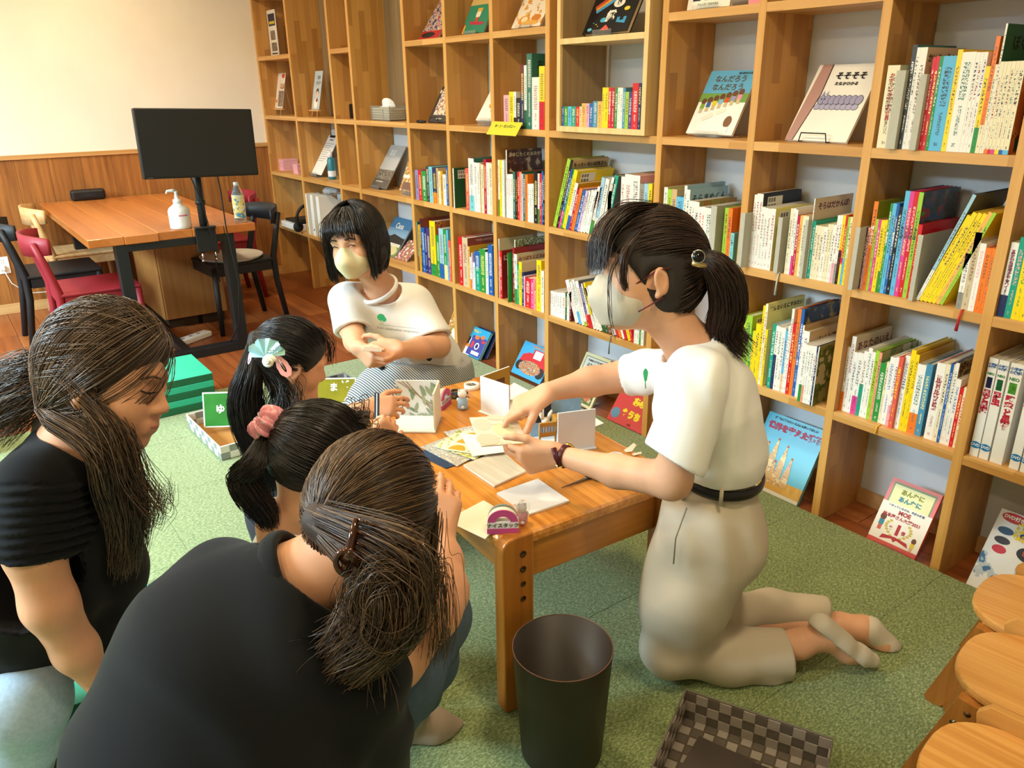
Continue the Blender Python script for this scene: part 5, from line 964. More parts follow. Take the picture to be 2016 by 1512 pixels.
def bear(px, lab, body, skin, s=1.0):
    p = atz(*px, ZT); t = thing('animal_doll', lab, 'toy', (float(p[0]), float(p[1]), ZT+.0006), math.radians(150)); ms = mat('doll_'+skin, skin, .8); mb_ = mat('doll_'+body, body, .7, noise=.12, nscale=400)
    MB().lathe([(0, 0), (.014*s, 0), (.0165*s, .006*s), (.016*s, .022*s), (.0115*s, .036*s), (0, .038*s)], mb_, 20, capb=False, capt=False).build('body', None, t)
    MB().lathe([(0, -.0145*s), (.009*s, -.012*s), (.0145*s, -.002*s), (.013*s, .008*s), (.007*s, .0135*s), (0, .015*s)], ms, 20, capb=False, capt=False).build('head', None, t, (.001, 0, .049*s))
    MB().tube([(.01*s, 0, .046*s), (.017*s, 0, .045*s)], [.006*s, .0035*s], ms, 10).build('muzzle', None, t)
    for q in (-1, 1):
        MB().lathe([(0, -.004*s), (.0045*s, 0), (0, .004*s)], ms, 12, capb=False, capt=False).build('ear', None, t, (-.002*s, q*.0095*s, .063*s))
        MB().tube([(.003*s, q*.013*s, .032*s), (.01*s, q*.0145*s, .024*s), (.015*s, q*.008*s, .021*s)], [.005*s, .0048*s, .004*s], ms, 8).build('arm', None, t)
        MB().lathe([(0, -.001), (.0014*s, 0), (0, .001)], INK('#222226'), 8, capb=False, capt=False).build('eye', None, t, (.0122*s, q*.006*s, .051*s))
    MB().lathe([(0, -.006*s), (.006*s, 0), (0, .006*s)], ms, 12, capb=False, capt=False).build('tail', None, t, (-.019*s, 0, .012*s))
bear((911, 805), 'white bear doll in pale blue overalls on the table', '#9ab8d0', '#efeae4')
bear((1027, 1030), 'small pink-dressed doll wrapped in clear film by the tape', '#e2a2ac', '#f0e4e0', .8)
p = atz(1027, 1030, ZT)
bm = bmesh.new(); bmesh.ops.create_icosphere(bm, subdivisions=2, radius=1); vs = []
for v in bm.verts:
    c = v.co; k = 1+.16*math.sin(c.x*11+c.y*7)+.12*math.sin(c.z*15+c.x*5); vs.append((c.x*.019*k, c.y*.019*k, .031+c.z*.029*k))
bm.verts.index_update(); fs = [[v.index for v in f.verts] for f in bm.faces]; bm.free()
MB().add(vs, fs, mat('clear_film', '#f2f4f6', .15, trans=.95, ior=1.06)).build('film_wrap', None, None, (float(p[0]), float(p[1]), ZT+.0012), None, None, 'crumpled clear film around the small pink doll', 'wrapper')
def scissors(pa, pb, lab):
    a = atz(*pa, ZT+.003); b = atz(*pb, ZT+.003); L = np.linalg.norm(b-a); t = thing('scissors', lab, 'scissors', (float(a[0]), float(a[1]), ZT+.0008), math.atan2(b[1]-a[1], b[0]-a[0]))
    ms = mat('steel', '#8d8d8c', .25, metal=1)
    for s in (-1, 1): MB().prism([(0, 0), (L*.9, .004*s), (L, .008*s), (L, -.003*s), (L*.85, -.004*s)][::s], .001+.0012*(s+1), .0025+.0012*(s+1), ms).build('blade', None, t)
    MB().lathe([(.005, 0), (.004, .002)], ms, 12).build('pivot', None, t, (L*.9, .001, .005))
    for s in (-1, 1): MB().tube([(L*1.35+.028*math.cos(q), s*.02+.014*math.sin(q), .006) for q in np.linspace(0, 2*math.pi, 17)], .004, mat('black_plastic', '#151517', .45), 6, cap=False).build('handle_ring', None, t)
    for s in (-1, 1): MB().tube([(L*.95, .003*s, .005), (L*1.18, s*.014, .006)], .004, mat('black_plastic', '#151517', .45), 6).build('shank', None, t)
scissors((1105, 961), (1160, 941), 'open steel scissors lying near the kneeling woman elbow')
scissors((925, 783), (905, 779), 'small scissors lying behind the bear doll')
for i, (pp, lab) in enumerate([([(1228, 886), (1240, 878), (1247, 872), (1253, 876), (1244, 889), (1232, 890)], 'curled scrap of cream tape near the table edge'), ([(1244, 893), (1262, 889), (1264, 893), (1247, 897)], 'smaller scrap of cream tape beside the curled scrap')]):
    quad_board('tape_scrap', lab, 'tape scrap', pp, ZT+.0022, .0006, mat('scrap_cream', '#efe6d2', .6), 'tape scraps', MATS.get('scrap_cream'))
# waste bin
p = atz(1108, 1273, .315); R1 = .108
t = thing('waste_bin', 'tall dark brown round waste bin beside the low table', 'bin', (float(p[0]), float(p[1]), CZ+.0006))
mbn = mat('bin_brown', '#2b2118', .45)
MB().lathe([(0, 0), (.086, 0), (.0915, .006), (R1, .284), (R1+.0012, .287), (R1-.003, .288), (.088, .008), (0, .007)], mbn, 64, capb=False, capt=False).build('drum', None, t)
MB().tube([(R1*math.cos(a), R1*math.sin(a), .288) for a in np.linspace(0, 2*math.pi, 65)], .0013, mat('bin_rim', '#6a4a3c', .4), 6, cap=False).build('rim', None, t)
# woven baskets
def basket(c, e, L, Wd, h, nx, ny, nz, lab, ca, cb, fcol=None, rim='#6e665a', st=None):
    t = thing('woven_basket', lab, 'basket', (c[0], c[1], CZ+.0006), math.atan2(e[1], e[0]))
    A, B, RM_ = mat('weave_'+ca, ca, .9, bump=.6, bscale=500), mat('weave_'+cb, cb, .9, bump=.6, bscale=500), mat('weave_rim_'+rim, rim, .8)
    MB().box((.002, .002, 0), (L-.002, Wd-.002, .002), mat('weave_base', '#5c5042', .9)).build('base', None, t)
    def wall(o, ax, n, ln, inward):
        for k in range(n):
            for z in range(nz):
                m = A if (k+z) % 2 else B; pr = .0012 if (k+z) % 2 else 0
                a, b = ln/n*k, ln/n*(k+1); z0, z1 = .002+(h-.004)/nz*z, .002+(h-.004)/nz*(z+1)
                lo = [o[0], o[1], z0]; hi = [o[0], o[1], z1]
                if ax == 0: lo[0] += a; hi[0] += b; lo[1] -= pr; hi[1] += .003+pr
                else: lo[1] += a; hi[1] += b; lo[0] -= pr; hi[0] += .003+pr
                MB().box(lo, hi, m, .0012).build('weave_strip', None, t)
    wall((0, 0), 0, nx, L, 1); wall((0, Wd-.003), 0, nx, L, -1); wall((0, 0), 1, ny, Wd, 1); wall((L-.003, 0), 1, ny, Wd, -1)
    if fcol is None:
        for i in range(nx):
            for j in range(ny):
                m = A if (i+j) % 2 else B; pr = .001 if (i+j) % 2 else 0
                MB().box((L/nx*i+.004, Wd/ny*j+.004, .002), (L/nx*(i+1), Wd/ny*(j+1), .0035+pr), m, .0008).build('weave_strip', None, t)
    else: MB().box((.005, .005, .0022), (L-.005, Wd-.005, .004), mat('card_'+fcol, fcol, .8)).build('card_liner', None, t)
    MB().tube([(0, 0, h), (L, 0, h), (L, Wd, h), (0, Wd, h), (0, 0, h)], .0028, RM_, 8, cap=False).build('rim', None, t)
    return t
zr = .112
c0 = atz(1350, 1358, zr); c1 = atz(1640, 1455, zr); c2 = atz(1285, 1500, zr)
ev = (c1-c0); Lb = np.linalg.norm(ev); ev /= Lb; nv = np.array([ev[1], -ev[0], 0]); Wb = .25
oB = c0+nv*Wb      # front-left corner, so that local +y points back to c0
bk = basket((float(oB[0]), float(oB[1])), ev, Lb, Wb, zr-CZ-.0006, 12, 9, 3, 'grey-brown woven strap basket with cards at the bottom edge', '#a0958a', '#655b50')
Rb = Matrix.Rotation(math.atan2(ev[1], ev[0]), 4, 'Z')
def in_basket(u, v, z): return oB+ev*u-nv*v+np.array([0, 0, z])
for i, (u, v, w, h, rz, col, lab) in enumerate([(.05, .05, .15, .11, -.35, '#c9cbc8', 'light grey card under the pile in the brown basket'), (.075, .05, .15, .12, .1, '#e2b23a', 'yellow card in the brown basket'), (.07, .055, .15, .125, .02, '#463c36', 'dark brown card under the top card'), (.12, .04, .09, .075, -.15, '#b6b8ba', 'silver-grey card peeking out of the basket pile'), (.035, .07, .13, .13, -.12, '#4b403a', 'dark brown card on top of the basket pile')]):
    pz = in_basket(u, v, CZ+.0068+.0012*i)
    bx('sample_card', (0, 0, 0), (w, h, .0008), mat('card_'+col, col, .8), label=lab, cat='card', group='cards in the brown basket', loc=tuple(map(float, (pz[0], pz[1], CZ+.0068+.0014*i))), rot=(0, 0, math.atan2(ev[1], ev[0])+rz))
p = in_basket(Lb-.018, .03, 0); o = bx('red_card', (0, -.002, 0), (.11, .0, .1), mat('card_red_gloss', '#8c1a24', .2), label='glossy dark red card leaning at the basket end', cat='card', loc=(float(p[0]), float(p[1]), CZ+.012), rot=(math.radians(8), 0, math.atan2(ev[1], ev[0])+math.radians(82)))
bL = basket((2.9, -1.545), (1, 0.03, 0), .44, .3, .062, 11, 8, 2, 'white and grey woven basket lined with card behind the girl', '#d8d6cc', '#8c938c', '#a8763c', '#d8d8d0')
def sign(px, w, h, col, text, lab, y, tilt=.3, rz=math.radians(54)):
    p = atz(*px, y); t = thing('picture_sign', lab, 'sign', (float(p[0]), float(p[1]), y), rot=(-tilt, 0, rz))
    MB().box((0, -.001, 0), (w, .003, h), mat('sign_border', '#dfe0d8', .4), .0008).build('backing', None, t); MB().box((.006, -.0016, .006), (w-.006, -.001, h-.006), mat('sign_'+col, col, .15, noise=.15, nscale=14)).build('print', None, t)
    for i, (u, v, ch) in enumerate(text): put_text('letter', ch, .042, INK('#ecece4'), t, frame_mat((u*w, -.0022, v*h), (1, 0, 0), (0, 0, 1), (0, -1, 0)), bold=.0014)
    return t
sign((402, 842), .25, .155, '#2f7a34', [(.3, .5, 'ゆ'), (.68, .6, 'か')], 'green sign with white hiragana in the white basket', .06, .28, math.radians(57))
sg = sign((622, 795), .19, .12, '#8f8626', [(.45, .62, 'ま'), (.72, .72, 'ど')], 'olive sign with white hiragana beyond the girl ear', .07, .3, math.radians(54))
MB().prism([(.125, .01), (.18, .01), (.18, .055), (.15, .04)], -.0022, -.0016, mat('sign_photo', '#b8a898', .5, noise=.4, nscale=60), 'Y').build('photo', None, sg)
basket((2.84, -1.09), (1, .03, 0), .26, .34, .06, 7, 9, 2, 'dark grey woven basket under the olive sign', '#8a8a8a', '#4c4c4c', '#6a625a', '#777777')
# teal striped foam steps
def foam(lo, hi, lab, n=5):
    t = thing('foam_step', lab, 'foam block', (lo[0], lo[1], CZ+.0006)); A, B = mat('foam_dark_green', '#17613f', .6), mat('foam_teal', '#2fb391', .55)
    h = hi[2]-CZ-.0006
    for k in range(n): MB().box((0, 0, h/n*k), (hi[0]-lo[0], hi[1]-lo[1], h/n*(k+1)-.0003), A if k % 2 == 0 else B, .003).build('layer', None, t)
    MB().box((.0, .0, h-.0002), (hi[0]-lo[0], hi[1]-lo[1], h+.0012), B, .0005).build('top_sheet', None, t)
foam((2.36, -1.95, 0), (2.715, -1.36, .193), 'teal and dark green striped foam step on the carpet edge')
foam((2.2, -3.1, 0), (2.7, -2.3, .193), 'second striped foam step further left along the carpet edge')
# children's wooden stools at the right edge
m_st = wood('stool_top', '#e2ab62', '#c5843c', 'X', rough=.3, gscale=(.9, 55, 55)); m_sl = wood('stool_leg', '#b87a36', '#96591f', 'Z', rough=.35, gscale=(2, 40, 40)); m_sa = wood('stool_apron', '#d9a25a', '#c08844', 'X', rough=.35)
def stool(c, rz, lab):
    t = thing('child_stool', lab, 'stool', (c[0], c[1], CZ+.0006), rz, 'wooden stools at the right edge'); hs = .275; n = 40; a_, b_ = .165, .135
    P = [(a_*math.copysign(abs(math.cos(q))**.7, math.cos(q)), b_*math.copysign(abs(math.sin(q))**.75, math.sin(q))) for q in np.linspace(0, 2*math.pi, n, endpoint=False)]
    vs = []
    pr_ = [(.985, -.022), (1, -.014), (1, -.006), (.985, 0)]
    for k, z in pr_: vs += [(x*k, y*k, hs+z) for x, y in P]
    f = [[i*n+j, i*n+(j+1) % n, (i+1)*n+(j+1) % n, (i+1)*n+j] for i in range(3) for j in range(n)]+[list(range(n))[::-1], [3*n+j for j in range(n)]]
    MB().add(vs, f, m_st).build('seat', None, t)
    for s in (-1, 1):
        y = s*.1
        MB().prism([(-.12, hs-.0225), (.12, hs-.0225), (.085, hs-.085), (-.085, hs-.085)], y-.012, y+.012, m_sa, 'Y').build('apron', None, t)
        for q in (-1, 1):
            x0, x1 = (q*.095, q*.175)
            pts = [(x0+q*.03, hs-.0225), (x0-q*.022, hs-.03), (x1-q*.026, .012), (x1-q*.014, 0), (x1+q*.012, .0), (x1+q*.022, .012)]
            if q > 0: pts = pts[::-1]
            lg = MB().prism(pts, y-.0125+s*.026, y+.0125+s*.026, m_sl, 'Y').build('leg', None, t)
            for k, zz in enumerate((hs-.05, hs-.085)): MB().lathe([(0, -.0004), (.006, -.0004), (.007, .0008)], mat('bolt_hole', '#6a4420', .5) if k == 0 else mat('bolt_steel', '#8a8470', .3, metal=1), 14, capb=False).build('bolt', None, lg, (x0+q*(.008+.02*k), y+s*.039, zz), (math.radians(-90*s), 0, 0))
    MB().prism([(-.11, hs-.05), (.11, hs-.05), (.12, hs+.01), (.1, hs+.034), (-.1, hs+.034), (-.12, hs+.01)], .128, .146, m_sa, 'Y').build('back_rail', None, t)
for (px, lab) in [((1925, 1155), 'wooden child stool furthest back at the right edge'), ((1893, 1275), 'wooden child stool in the middle of the right edge'), ((1822, 1462), 'wooden child stool nearest the camera at the right edge')]:
    q = atz(*px, .30); rz = math.radians(8)
    stool((float(q[0])+.165*math.cos(rz), float(q[1])+.165*math.sin(rz)), rz, lab)
# ---------------------------------------------------------------- smooth body modelling (implicit surface -> one continuous mesh)
CR, CU, CV = RM[0], RM[1], -RM[2]                   # image right, image up, towards the viewer
def vec(x, y, z=0): return x*CR+y*CU+z*CV
def unit(v): v = np.asarray(v, float); return v/(np.linalg.norm(v)+1e-12)
def J(x, y, d): return atd(x, y, d)
def mpp(P): return ((np.asarray(P)-CAM)@RM[2])/F_    # metres per pixel at a point
class Field:
    def __init__(s): s.ops = []
    def cap(s, a, b, ra, rb=None, k=.02, L=None, sc=1., sub=False):
        s.ops.append(('c', np.array(a, float), np.array(b, float), ra, ra if rb is None else rb, k, None if L is None else unit(L), sc, sub)); return s
    def chain(s, pts, rs, k=.02, L=None, sc=1.):
        for i in range(len(pts)-1): s.cap(pts[i], pts[i+1], rs[i], rs[i+1], k, L, sc)
        return s
    def ell(s, c, axes, r, k=.02, sub=False):
        s.ops.append(('e', np.array(c, float), np.array(axes, float), np.array(r, float), k, sub)); return s
    def cut(s, p, n, lo=None, hi=None):                       # remove the side n points to, optionally only inside a ball (centre, radius)
        s.ops.append(('p', np.array(p, float), unit(n), lo, hi)); return s
    def fold(s, fn): s.ops.append(('w', fn)); return s
    def mesh(s, h, pad=.012):
        lo = np.full(3, 1e9); hi = -lo
        for o in s.ops:
            if o[0] == 'c' and not o[8]:
                m = max(o[3], o[4])*max(1, o[7]); lo = np.minimum(lo, np.minimum(o[1], o[2])-m); hi = np.maximum(hi, np.maximum(o[1], o[2])+m)
            elif o[0] == 'e' and not o[5]: m = o[3].max(); lo = np.minimum(lo, o[1]-m); hi = np.maximum(hi, o[1]+m)
        lo -= pad; hi += pad; n = np.ceil((hi-lo)/h).astype(int)+1
        F = np.full(n, 9., np.float32); ax = [lo[i]+h*np.arange(n[i]) for i in range(3)]
        def sl(a, b):
            i0 = np.clip(np.floor((a-lo)/h).astype(int), 0, n-1); i1 = np.clip(np.ceil((b-lo)/h).astype(int)+1, 1, n)
            return tuple(slice(p, q) for p, q in zip(i0, i1))
        def grid(S): return np.meshgrid(*[ax[i][S[i]].astype(np.float32) for i in range(3)], indexing='ij')
        def comb(S, d, k, sub):
            f = F[S]
            if sub:
                d = -d; q = np.maximum(k-np.abs(f-d), 0)/k; F[S] = np.maximum(f, d)+q*q*k*.25
            else:
                q = np.maximum(k-np.abs(f-d), 0)/k; F[S] = np.minimum(f, d)-q*q*k*.25
        for o in s.ops:
            if o[0] == 'c':
                _, a, b, ra, rb, k, L, sc, sub = o; m = max(ra, rb)*max(1, sc)+k+2*h; S = sl(np.minimum(a, b)-m, np.maximum(a, b)+m); X, Y, Z = grid(S)
                if X.size == 0: continue
                dx, dy, dz = X-a[0], Y-a[1], Z-a[2]; ab = b-a
                if L is not None:
                    g = 1/sc-1; t = (dx*L[0]+dy*L[1]+dz*L[2])*g; dx = dx+L[0]*t; dy = dy+L[1]*t; dz = dz+L[2]*t; ab = ab+L*(ab@L)*g
                t = np.clip((dx*ab[0]+dy*ab[1]+dz*ab[2])/max(ab@ab, 1e-12), 0, 1)
                d = np.sqrt((dx-ab[0]*t)**2+(dy-ab[1]*t)**2+(dz-ab[2]*t)**2)-(ra+(rb-ra)*t); comb(S, d, k, sub)
            elif o[0] == 'e':
                _, c, A, r, k, sub = o; m = r.max()+k+2*h; S = sl(c-m, c+m); X, Y, Z = grid(S)
                if X.size == 0: continue
                dx, dy, dz = X-c[0], Y-c[1], Z-c[2]; k0 = 0; k1 = 0
                for i in range(3):
                    q = dx*A[i][0]+dy*A[i][1]+dz*A[i][2]; k0 = k0+(q/r[i])**2; k1 = k1+(q/r[i]**2)**2
                k0 = np.sqrt(k0); d = k0*(k0-1)/np.maximum(np.sqrt(k1), 1e-6); comb(S, d, k, sub)
            elif o[0] == 'p':
                _, p, nn, c, R = o
                S = sl(c-R, c+R) if c is not None else tuple(slice(0, q) for q in n); X, Y, Z = grid(S)
                d = (X-p[0])*nn[0]+(Y-p[1])*nn[1]+(Z-p[2])*nn[2]
                if c is not None:
                    ball = np.sqrt((X-c[0])**2+(Y-c[1])**2+(Z-c[2])**2)-R; d = np.where(ball < 0, d, -9)
                F[S] = np.maximum(F[S], d)
            else:
                idx = np.nonzero(np.abs(F) < .025); P = np.stack([ax[i][idx[i]] for i in range(3)], -1); F[idx] += o[1](P).astype(np.float32)
        return nets(F, lo, h)
def nets(F, lo, h):
    I = F < 0; n = np.array(F.shape)
    c = [I[i:n[0]-1+i, j:n[1]-1+j, k:n[2]-1+k] for i in (0, 1) for j in (0, 1) for k in (0, 1)]
    al = c[0].copy(); an = c[0].copy()
    for q in c[1:]: al &= q; an |= q
    A = an & ~al; ci = np.argwhere(A); idx = np.full(A.shape, -1, np.int32); idx[A] = np.arange(len(ci))
    cv = {}
    for i in (0, 1):
        for j in (0, 1):
            for k in (0, 1): cv[i, j, k] = F[ci[:, 0]+i, ci[:, 1]+j, ci[:, 2]+k]
    acc = np.zeros((len(ci), 3)); cnt = np.zeros(len(ci))
    ks = list(cv)
    for a in ks:
        for d in range(3):
            if a[d]: continue
            b = list(a); b[d] = 1; b = tuple(b); fa, fb = cv[a], cv[b]; m = (fa < 0) != (fb < 0)
            t = np.where(m, fa/np.where(m, fa-fb, 1), 0); P = np.tile(np.array(a, float), (len(ci), 1)); P[:, d] += t
            acc[m] += P[m]; cnt[m] += 1
    V = lo+h*(ci+acc/np.maximum(cnt, 1)[:, None]); Q = []
    for d in range(3):
        u, v = (d+1) % 3, (d+2) % 3
        s0 = [slice(0, None)]*3; s1 = [slice(0, None)]*3; s0[d] = slice(0, -1); s1[d] = slice(1, None)
        e = np.argwhere(I[tuple(s0)] != I[tuple(s1)]); e = e[(e[:, u] > 0) & (e[:, v] > 0) & (e[:, u] < n[u]-1) & (e[:, v] < n[v]-1)]
        q = []
        for du, dv in ((-1, -1), (0, -1), (0, 0), (-1, 0)):
            w = e.copy(); w[:, u] += du; w[:, v] += dv; q.append(idx[w[:, 0], w[:, 1], w[:, 2]])
        q = np.stack(q, 1); ins = I[e[:, 0], e[:, 1], e[:, 2]]; q[~ins] = q[~ins][:, ::-1]; Q.append(q)
    return V, np.concatenate(Q)
def sdf_obj(name, F, h, m, parent, relax=1):
    V, Q = F.mesh(h); ok = (Q >= 0).all(1); Q = Q[ok]
    for _ in range(relax):       # light smoothing
        A = np.zeros_like(V); c = np.zeros(len(V))
        for a, b in ((0, 1), (1, 2), (2, 3), (3, 0)):
            np.add.at(A, Q[:, a], V[Q[:, b]]); np.add.at(A, Q[:, b], V[Q[:, a]]); np.add.at(c, Q[:, a], 1); np.add.at(c, Q[:, b], 1)
        V = V*.5+.5*A/np.maximum(c, 1)[:, None]
    me = bpy.data.meshes.new(name); me.vertices.add(len(V)); me.vertices.foreach_set('co', V.ravel())
    me.loops.add(len(Q)*4); me.loops.foreach_set('vertex_index', Q.ravel().astype(np.int32)); me.polygons.add(len(Q))
    me.polygons.foreach_set('loop_start', np.arange(len(Q), dtype=np.int32)*4); me.polygons.foreach_set('use_smooth', np.ones(len(Q), bool))
    me.update(calc_edges=True); me.validate(); me.materials.append(m)
    o = link(name, me, parent)
    return child_fix(o, parent)
# ---- hair strands as thin tapered tubes
def strands_obj(name, S, r, mats, parent, sides=3, kind='stuff', seed=0):
    """S: (N,K,3) poly-lines; r: (K,) radius profile"""
    S = np.asarray(S, float); N, K, _ = S.shape; r = np.broadcast_to(np.asarray(r, float), (N, K))
    T = np.empty_like(S); T[:, 1:-1] = S[:, 2:]-S[:, :-2]; T[:, 0] = S[:, 1]-S[:, 0]; T[:, -1] = S[:, -1]-S[:, -2]; T /= np.linalg.norm(T, axis=2, keepdims=True)+1e-9
    ref = np.array([.31, .22, .92]); u = np.cross(T, ref); u /= np.linalg.norm(u, axis=2, keepdims=True)+1e-9; w = np.cross(T, u)
    a = 2*np.pi*np.arange(sides)/sides
    V = S[:, :, None, :]+r[:, :, None, None]*(u[:, :, None, :]*np.cos(a)[:, None]+w[:, :, None, :]*np.sin(a)[:, None])
    base = (np.arange(N)[:, None, None]*K+np.arange(K-1)[None, :, None])*sides; j = np.arange(sides)[None, None, :]; j2 = (j+1) % sides
    Q = np.stack(np.broadcast_arrays(base+j, base+j2, base+sides+j2, base+sides+j), -1).reshape(-1, 4)
    me = bpy.data.meshes.new(name); Vr = V.reshape(-1, 3); me.vertices.add(len(Vr)); me.vertices.foreach_set('co', Vr.ravel())
    me.loops.add(len(Q)*4); me.loops.foreach_set('vertex_index', Q.ravel().astype(np.int32)); me.polygons.add(len(Q)); me.polygons.foreach_set('loop_start', np.arange(len(Q), dtype=np.int32)*4)
    me.polygons.foreach_set('use_smooth', np.ones(len(Q), bool))
    rg = np.random.RandomState(seed); mi = np.repeat(rg.choice(len(mats), N, p=None), (K-1)*sides); me.polygons.foreach_set('material_index', mi.astype(np.int32))
    for m in mats: me.materials.append(m)
    me.update(calc_edges=True)
    return child_fix(link(name, me, parent, kind=kind), parent)
def root_loc(o):
    while o.parent: o = o.parent
    return o.location
def child_fix(o, parent):
    if parent is not None: o.matrix_parent_inverse = Matrix.Translation(parent.location).inverted() if parent.parent is None else Matrix.Identity(4)
    return o
def hair_mat(name, c, c2, rough=.38):
    if name in MATS: return MATS[name]
    m, n, l, b = newmat(name); oi = n.new('ShaderNodeTexCoord'); t = n.new('ShaderNodeTexNoise'); t.inputs['Scale'].default_value = 35; l.new(oi.outputs['Object'], t.inputs['Vector'])
    mx = n.new('ShaderNodeMix'); mx.data_type = 'RGBA'; mx.inputs['A'].default_value = lin(c); mx.inputs['B'].default_value = lin(c2); l.new(t.outputs['Fac'], mx.inputs['Factor']); l.new(mx.outputs['Result'], b.inputs['Base Color'])
    b.inputs['Roughness'].default_value = rough; b.inputs['Specular IOR Level'].default_value = .55
    MATS[name] = m; return m
class Head:
    """head frame: x forward, y to its left, z up; s = scale against an adult"""
    def __init__(s, c, fwd, up, sc=1.): s.c = np.array(c, float); s.x = unit(fwd); s.y = unit(np.cross(up, s.x)); s.z = np.cross(s.x, s.y); s.s = sc; s.hl = 0.
    def p(s, x, y, z): return s.c+s.s*(x*s.x+y*s.y+z*s.z)
    def ax(s): return [s.x, s.y, s.z]
    def skull(s, d, lift=0.):
        """point on the hair cap in local unit direction(s) d"""
        d = np.asarray(d, float); d = d/np.linalg.norm(d, axis=-1, keepdims=True); r = np.array([.108+s.hl*.6, .084+s.hl*.15, .104+s.hl])+lift
        q = d*r+np.array([-.012, 0, .028]); return s.c+s.s*(q[..., :1]*s.x+q[..., 1:2]*s.y+q[..., 2:]*s.z)
def add_head(F, H, neck=None, nr=.05, ears=(1, 1), mouth='smile'):
    A = H.ax(); s = H.s; E = lambda c, r, k=.018, sub=False: F.ell(H.p(*c), A, np.array(r)*s, k*s, sub)
    E((-.012, 0, .03), (.098, .076, .092)); E((.03, 0, -.02), (.066, .063, .084), .03); E((.036, 0, -.066), (.05, .049, .044), .03); E((.066, 0, -.096), (.022, .024, .019), .02)
    for q in (-1, 1):
        E((.056, q*.036, -.032), (.03, .028, .028), .025); F.cap(H.p(.086, q*.012, .026), H.p(.074, q*.048, .022), .011*s, .009*s, .02*s)
        E((.1, q*.032, .006), (.014, .017, .011), .012, True); E((.078, q*.032, .004), (.0145, .0145, .012), .004)
    F.cap(H.p(.09, 0, .012), H.p(.11, 0, -.026), .007*s, .0105*s, .014*s)
    for q in (-1, 1): E((.1, q*.011, -.032), (.01, .0085, .0075), .008)
    F.cap(H.p(.09, -.019, -.06), H.p(.09, .019, -.06), .0055*s, None, .01*s); F.cap(H.p(.095, -.012, -.0595), H.p(.095, .012, -.0595), .005*s, None, .008*s); F.cap(H.p(.09, -.014, -.071), H.p(.09, .014, -.071), .0065*s, None, .01*s)
    for q, on in zip((1, -1), ears):
        if not on: continue
        c = H.p(-.006, q*.074, -.008); a = [unit(H.x*.96-H.z*.25), unit(H.y*q+H.x*-.35), unit(H.z*.96+H.x*.25)]
        F.ell(c+H.y*q*.006*s, a, np.array([.0185, .0085, .031])*s, .008*s); F.ell(c+H.y*q*.0145*s+H.x*.002*s, a, np.array([.0105, .0065, .019])*s, .005*s, True)
        F.cap(H.p(-.002, q*.078, -.036), H.p(.0, q*.079, -.04), .007*s, None, .008*s)
    if neck is not None: F.cap(H.p(-.02, 0, -.055), neck, nr*s, nr*1.08*s, .03)
def add_hand(F, w, f, n, side, curl, thumb, s=1., spread=.0, wr=.02):
    """five separate fingers; f finger direction, n palm normal, side 'R'/'L'; curl: 4 x (mcp,pip,dip) degrees; thumb: 3 directions in (f,t,n)"""
    f = unit(f); n = unit(n-f*(n@f)); t = np.cross(f, n) if side == 'R' else np.cross(n, f)
    offs = [.029, .0098, -.0098, -.028]; kl = [.083, .086, .081, .074]; lens = [(.04, .025, .02), (.044, .029, .021), (.041, .027, .02), (.032, .02, .018)]; R0 = [.0088, .009, .0085, .0076]
    tips = []
    for i in range(4):
        k = w+s*(f*kl[i]+t*offs[i]); F.cap(w+s*(f*.004+t*offs[i]*.62), k, wr*.62*s, .0115*s, .016*s)
        a = 0; p = k; d0 = unit(f+t*spread*offs[i]*30)
        for j in range(3):
            a += math.radians(curl[i][j]); d = unit(d0*math.cos(a)+n*math.sin(a)); q = p+d*lens[i][j]*s
            F.cap(p, q, R0[i]*s*(1-.1*j), R0[i]*s*(.9-.1*j), .0035*s); p = q
        tips.append((p, d))
    b = w+s*(f*.018+t*.024); F.cap(b, w+s*(f*.05+t*.034+n*.006), .015*s, .0125*s, .016*s); p = w+s*(f*.046+t*.036+n*.006)
    for j, L in enumerate((.03, .028, .022)):
        d = unit(f*thumb[j][0]+t*thumb[j][1]+n*thumb[j][2]); q = p+d*L*s; F.cap(p, q, (.0112-.001*j)*s, (.0104-.0014*j)*s, .005*s); p = q
    tips.append((p, d)); return tips, t
def slerp_dirs(a, b, t):
    a = a[:, None, :]; b = np.broadcast_to(b, a.shape); om = np.arccos(np.clip((a*b).sum(-1, keepdims=True), -1, 1)); so = np.sin(om)+1e-6
    t = t[None, :, None]; return (np.sin((1-t)*om)*a+np.sin(t*om)*b)/so
def catmull(P, n):
    P = np.array(P, float); P = np.vstack([2*P[0]-P[1], P, 2*P[-1]-P[-2]]); out = []
    m = len(P)-3
    for x in np.linspace(0, m-1e-6, n):
        i = int(x); t = x-i; a, b, c, d = P[i:i+4]; out.append(.5*((2*b)+(-a+c)*t+(2*a-5*b+4*c-d)*t*t+(-a+3*b-3*c+d)*t**3))
    return np.array(out)
